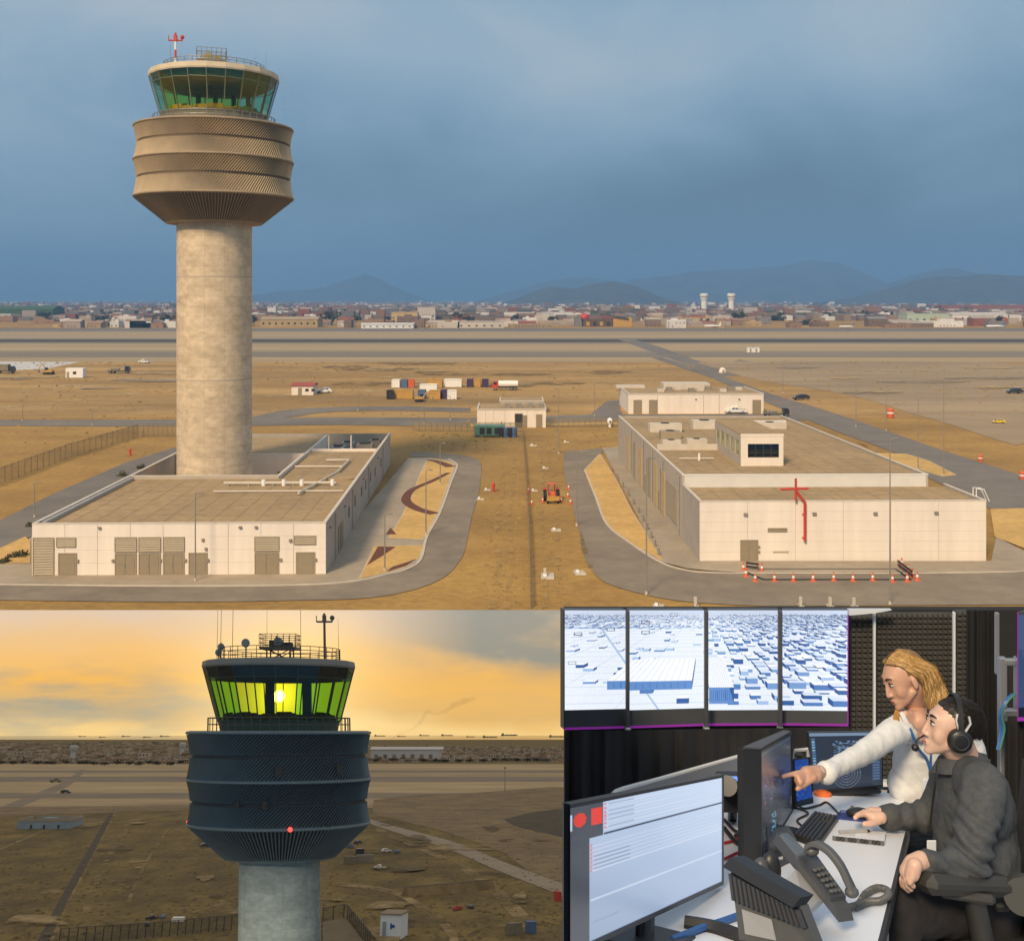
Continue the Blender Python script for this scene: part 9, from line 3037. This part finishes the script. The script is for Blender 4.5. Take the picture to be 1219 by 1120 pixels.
# short dark hair
M_hairm = mat('hair_black', (0.020, 0.017, 0.015), 0.55, var=0.3, vscale=60)
def scalp_m(x, z):                                 # above a hairline that drops behind the ear
 if x > .25:
  return z > .22 + .62 * (x - .25)
 return z > (-.15 if x > -.1 else -.38 + .25 * x)
cap_mesh(HM, scalp_m, .1015, .0795, .0895, .040, M_T, M_hairm, .03)
hb = MB()
for k in range(4200):
 a, f = rh.uniform(0, 2 * math.pi), math.asin(rh.uniform(-.5, 1))
 x, y, z = math.cos(f) * math.cos(a), math.cos(f) * math.sin(a), math.sin(f)
 if not scalp_m(x, z):
  continue
 p = Vector((-.018 + .100 * x, .078 * y, .040 + .092 * z))
 nrm_ = Vector((x / .1, y / .078, z / .09)).normalized()
 ln = .010 + .010 * max(0, z) * rh.uniform(.5, 1.1)
 d = (nrm_ * .30 + Vector((-.75 + rh.gauss(0, .12), rh.gauss(0, .12), -.35 + .2 * max(0, z)))).normalized()
 hb.tube([HM @ p, HM @ (p + d * ln * .6), HM @ (p + d * ln + Vector((-.004, 0, -.004)))], [.0011, .0010, .0004], 3, cap=False)
hb.build('hair', M_hairm, M_T, M=I4)
# headset: a thing of its own, worn
HD = room_thing('headset', 'black over-ear headset with microphone worn by the seated man', 'headset', HM @ Vector((-.012, .095, -.015)))
M_hs = mat('headset_black', (0.014, 0.014, 0.015), 0.4)
for sgn in (-1, 1):
 c_ = HM @ Vector((-.010, sgn * .090, -.012))
 ax = (HM.to_3x3() @ Vector((0, sgn, 0)))
 cu = MB().lathe([(.020, -.014), (.040, -.013), (.043, -.004), (.041, .008), (.033, .016), (.012, .018)], 24)
 zc_ = ax.normalized()
 xc_ = (HM.to_3x3() @ Vector((1, 0, 0))).normalized()
 cu.build('ear_cup', M_hs, HD, True, M=frame(c_, xc_, zc_.cross(xc_), zc_))
 ri = MB().lathe([(.024, .0165), (.026, .0195), (.028, .0165)], 24, close=False)
 ri.build('cup_ring', M_plas2, HD, True, M=frame(c_, xc_, zc_.cross(xc_), zc_))
band = []
for i in range(25):
 a = math.pi * i / 24
 band.append(Vector((-.008 + .012 * math.sin(a), .100 * math.cos(a), -.010 + .150 * math.sin(a))))
bm_ = MB()
vs_, fs_ = [], []
for i, p in enumerate(band):
 a = math.pi * i / 24
 out_ = Vector((0, math.cos(a), math.sin(a)))
 for dx, do in ((-.011, 0), (.011, 0), (.011, .006), (-.011, .006)):
  vs_.append(HM @ (p + Vector((dx, 0, 0)) + out_ * do))
for i in range(24):
 for e in range(4):
  fs_.append((4 * i + e, 4 * i + (e + 1) % 4, 4 * i + 4 + (e + 1) % 4, 4 * i + 4 + e))
MB().add(vs_, fs_).build('headband', M_hs, HD, True, M=I4)
for dx in (-.030, .026):
 MB().tube([HM @ Vector((-.010 + dx * .3, .098, .022)), HM @ Vector((-.010 + dx, .090, .062)), HM @ Vector((-.008 + dx * .8, .082, .088))], .0045, 6).build('yoke', M_silver, HD, True, M=I4)
MB().tube(smooth_line([HM @ Vector((.020, -.095, -.03)), HM @ Vector((.08, -.075, -.07)), HM @ Vector((.115, -.03, -.078)), P(1090, 890, 3.88)], 5), .003, 6).build('boom', M_hs, HD, True, M=I4)
MB().ball(P(1089.5, 889.5, 3.86), .0135, n=14, m=10).build('microphone', M_hs, HD, True, M=I4)
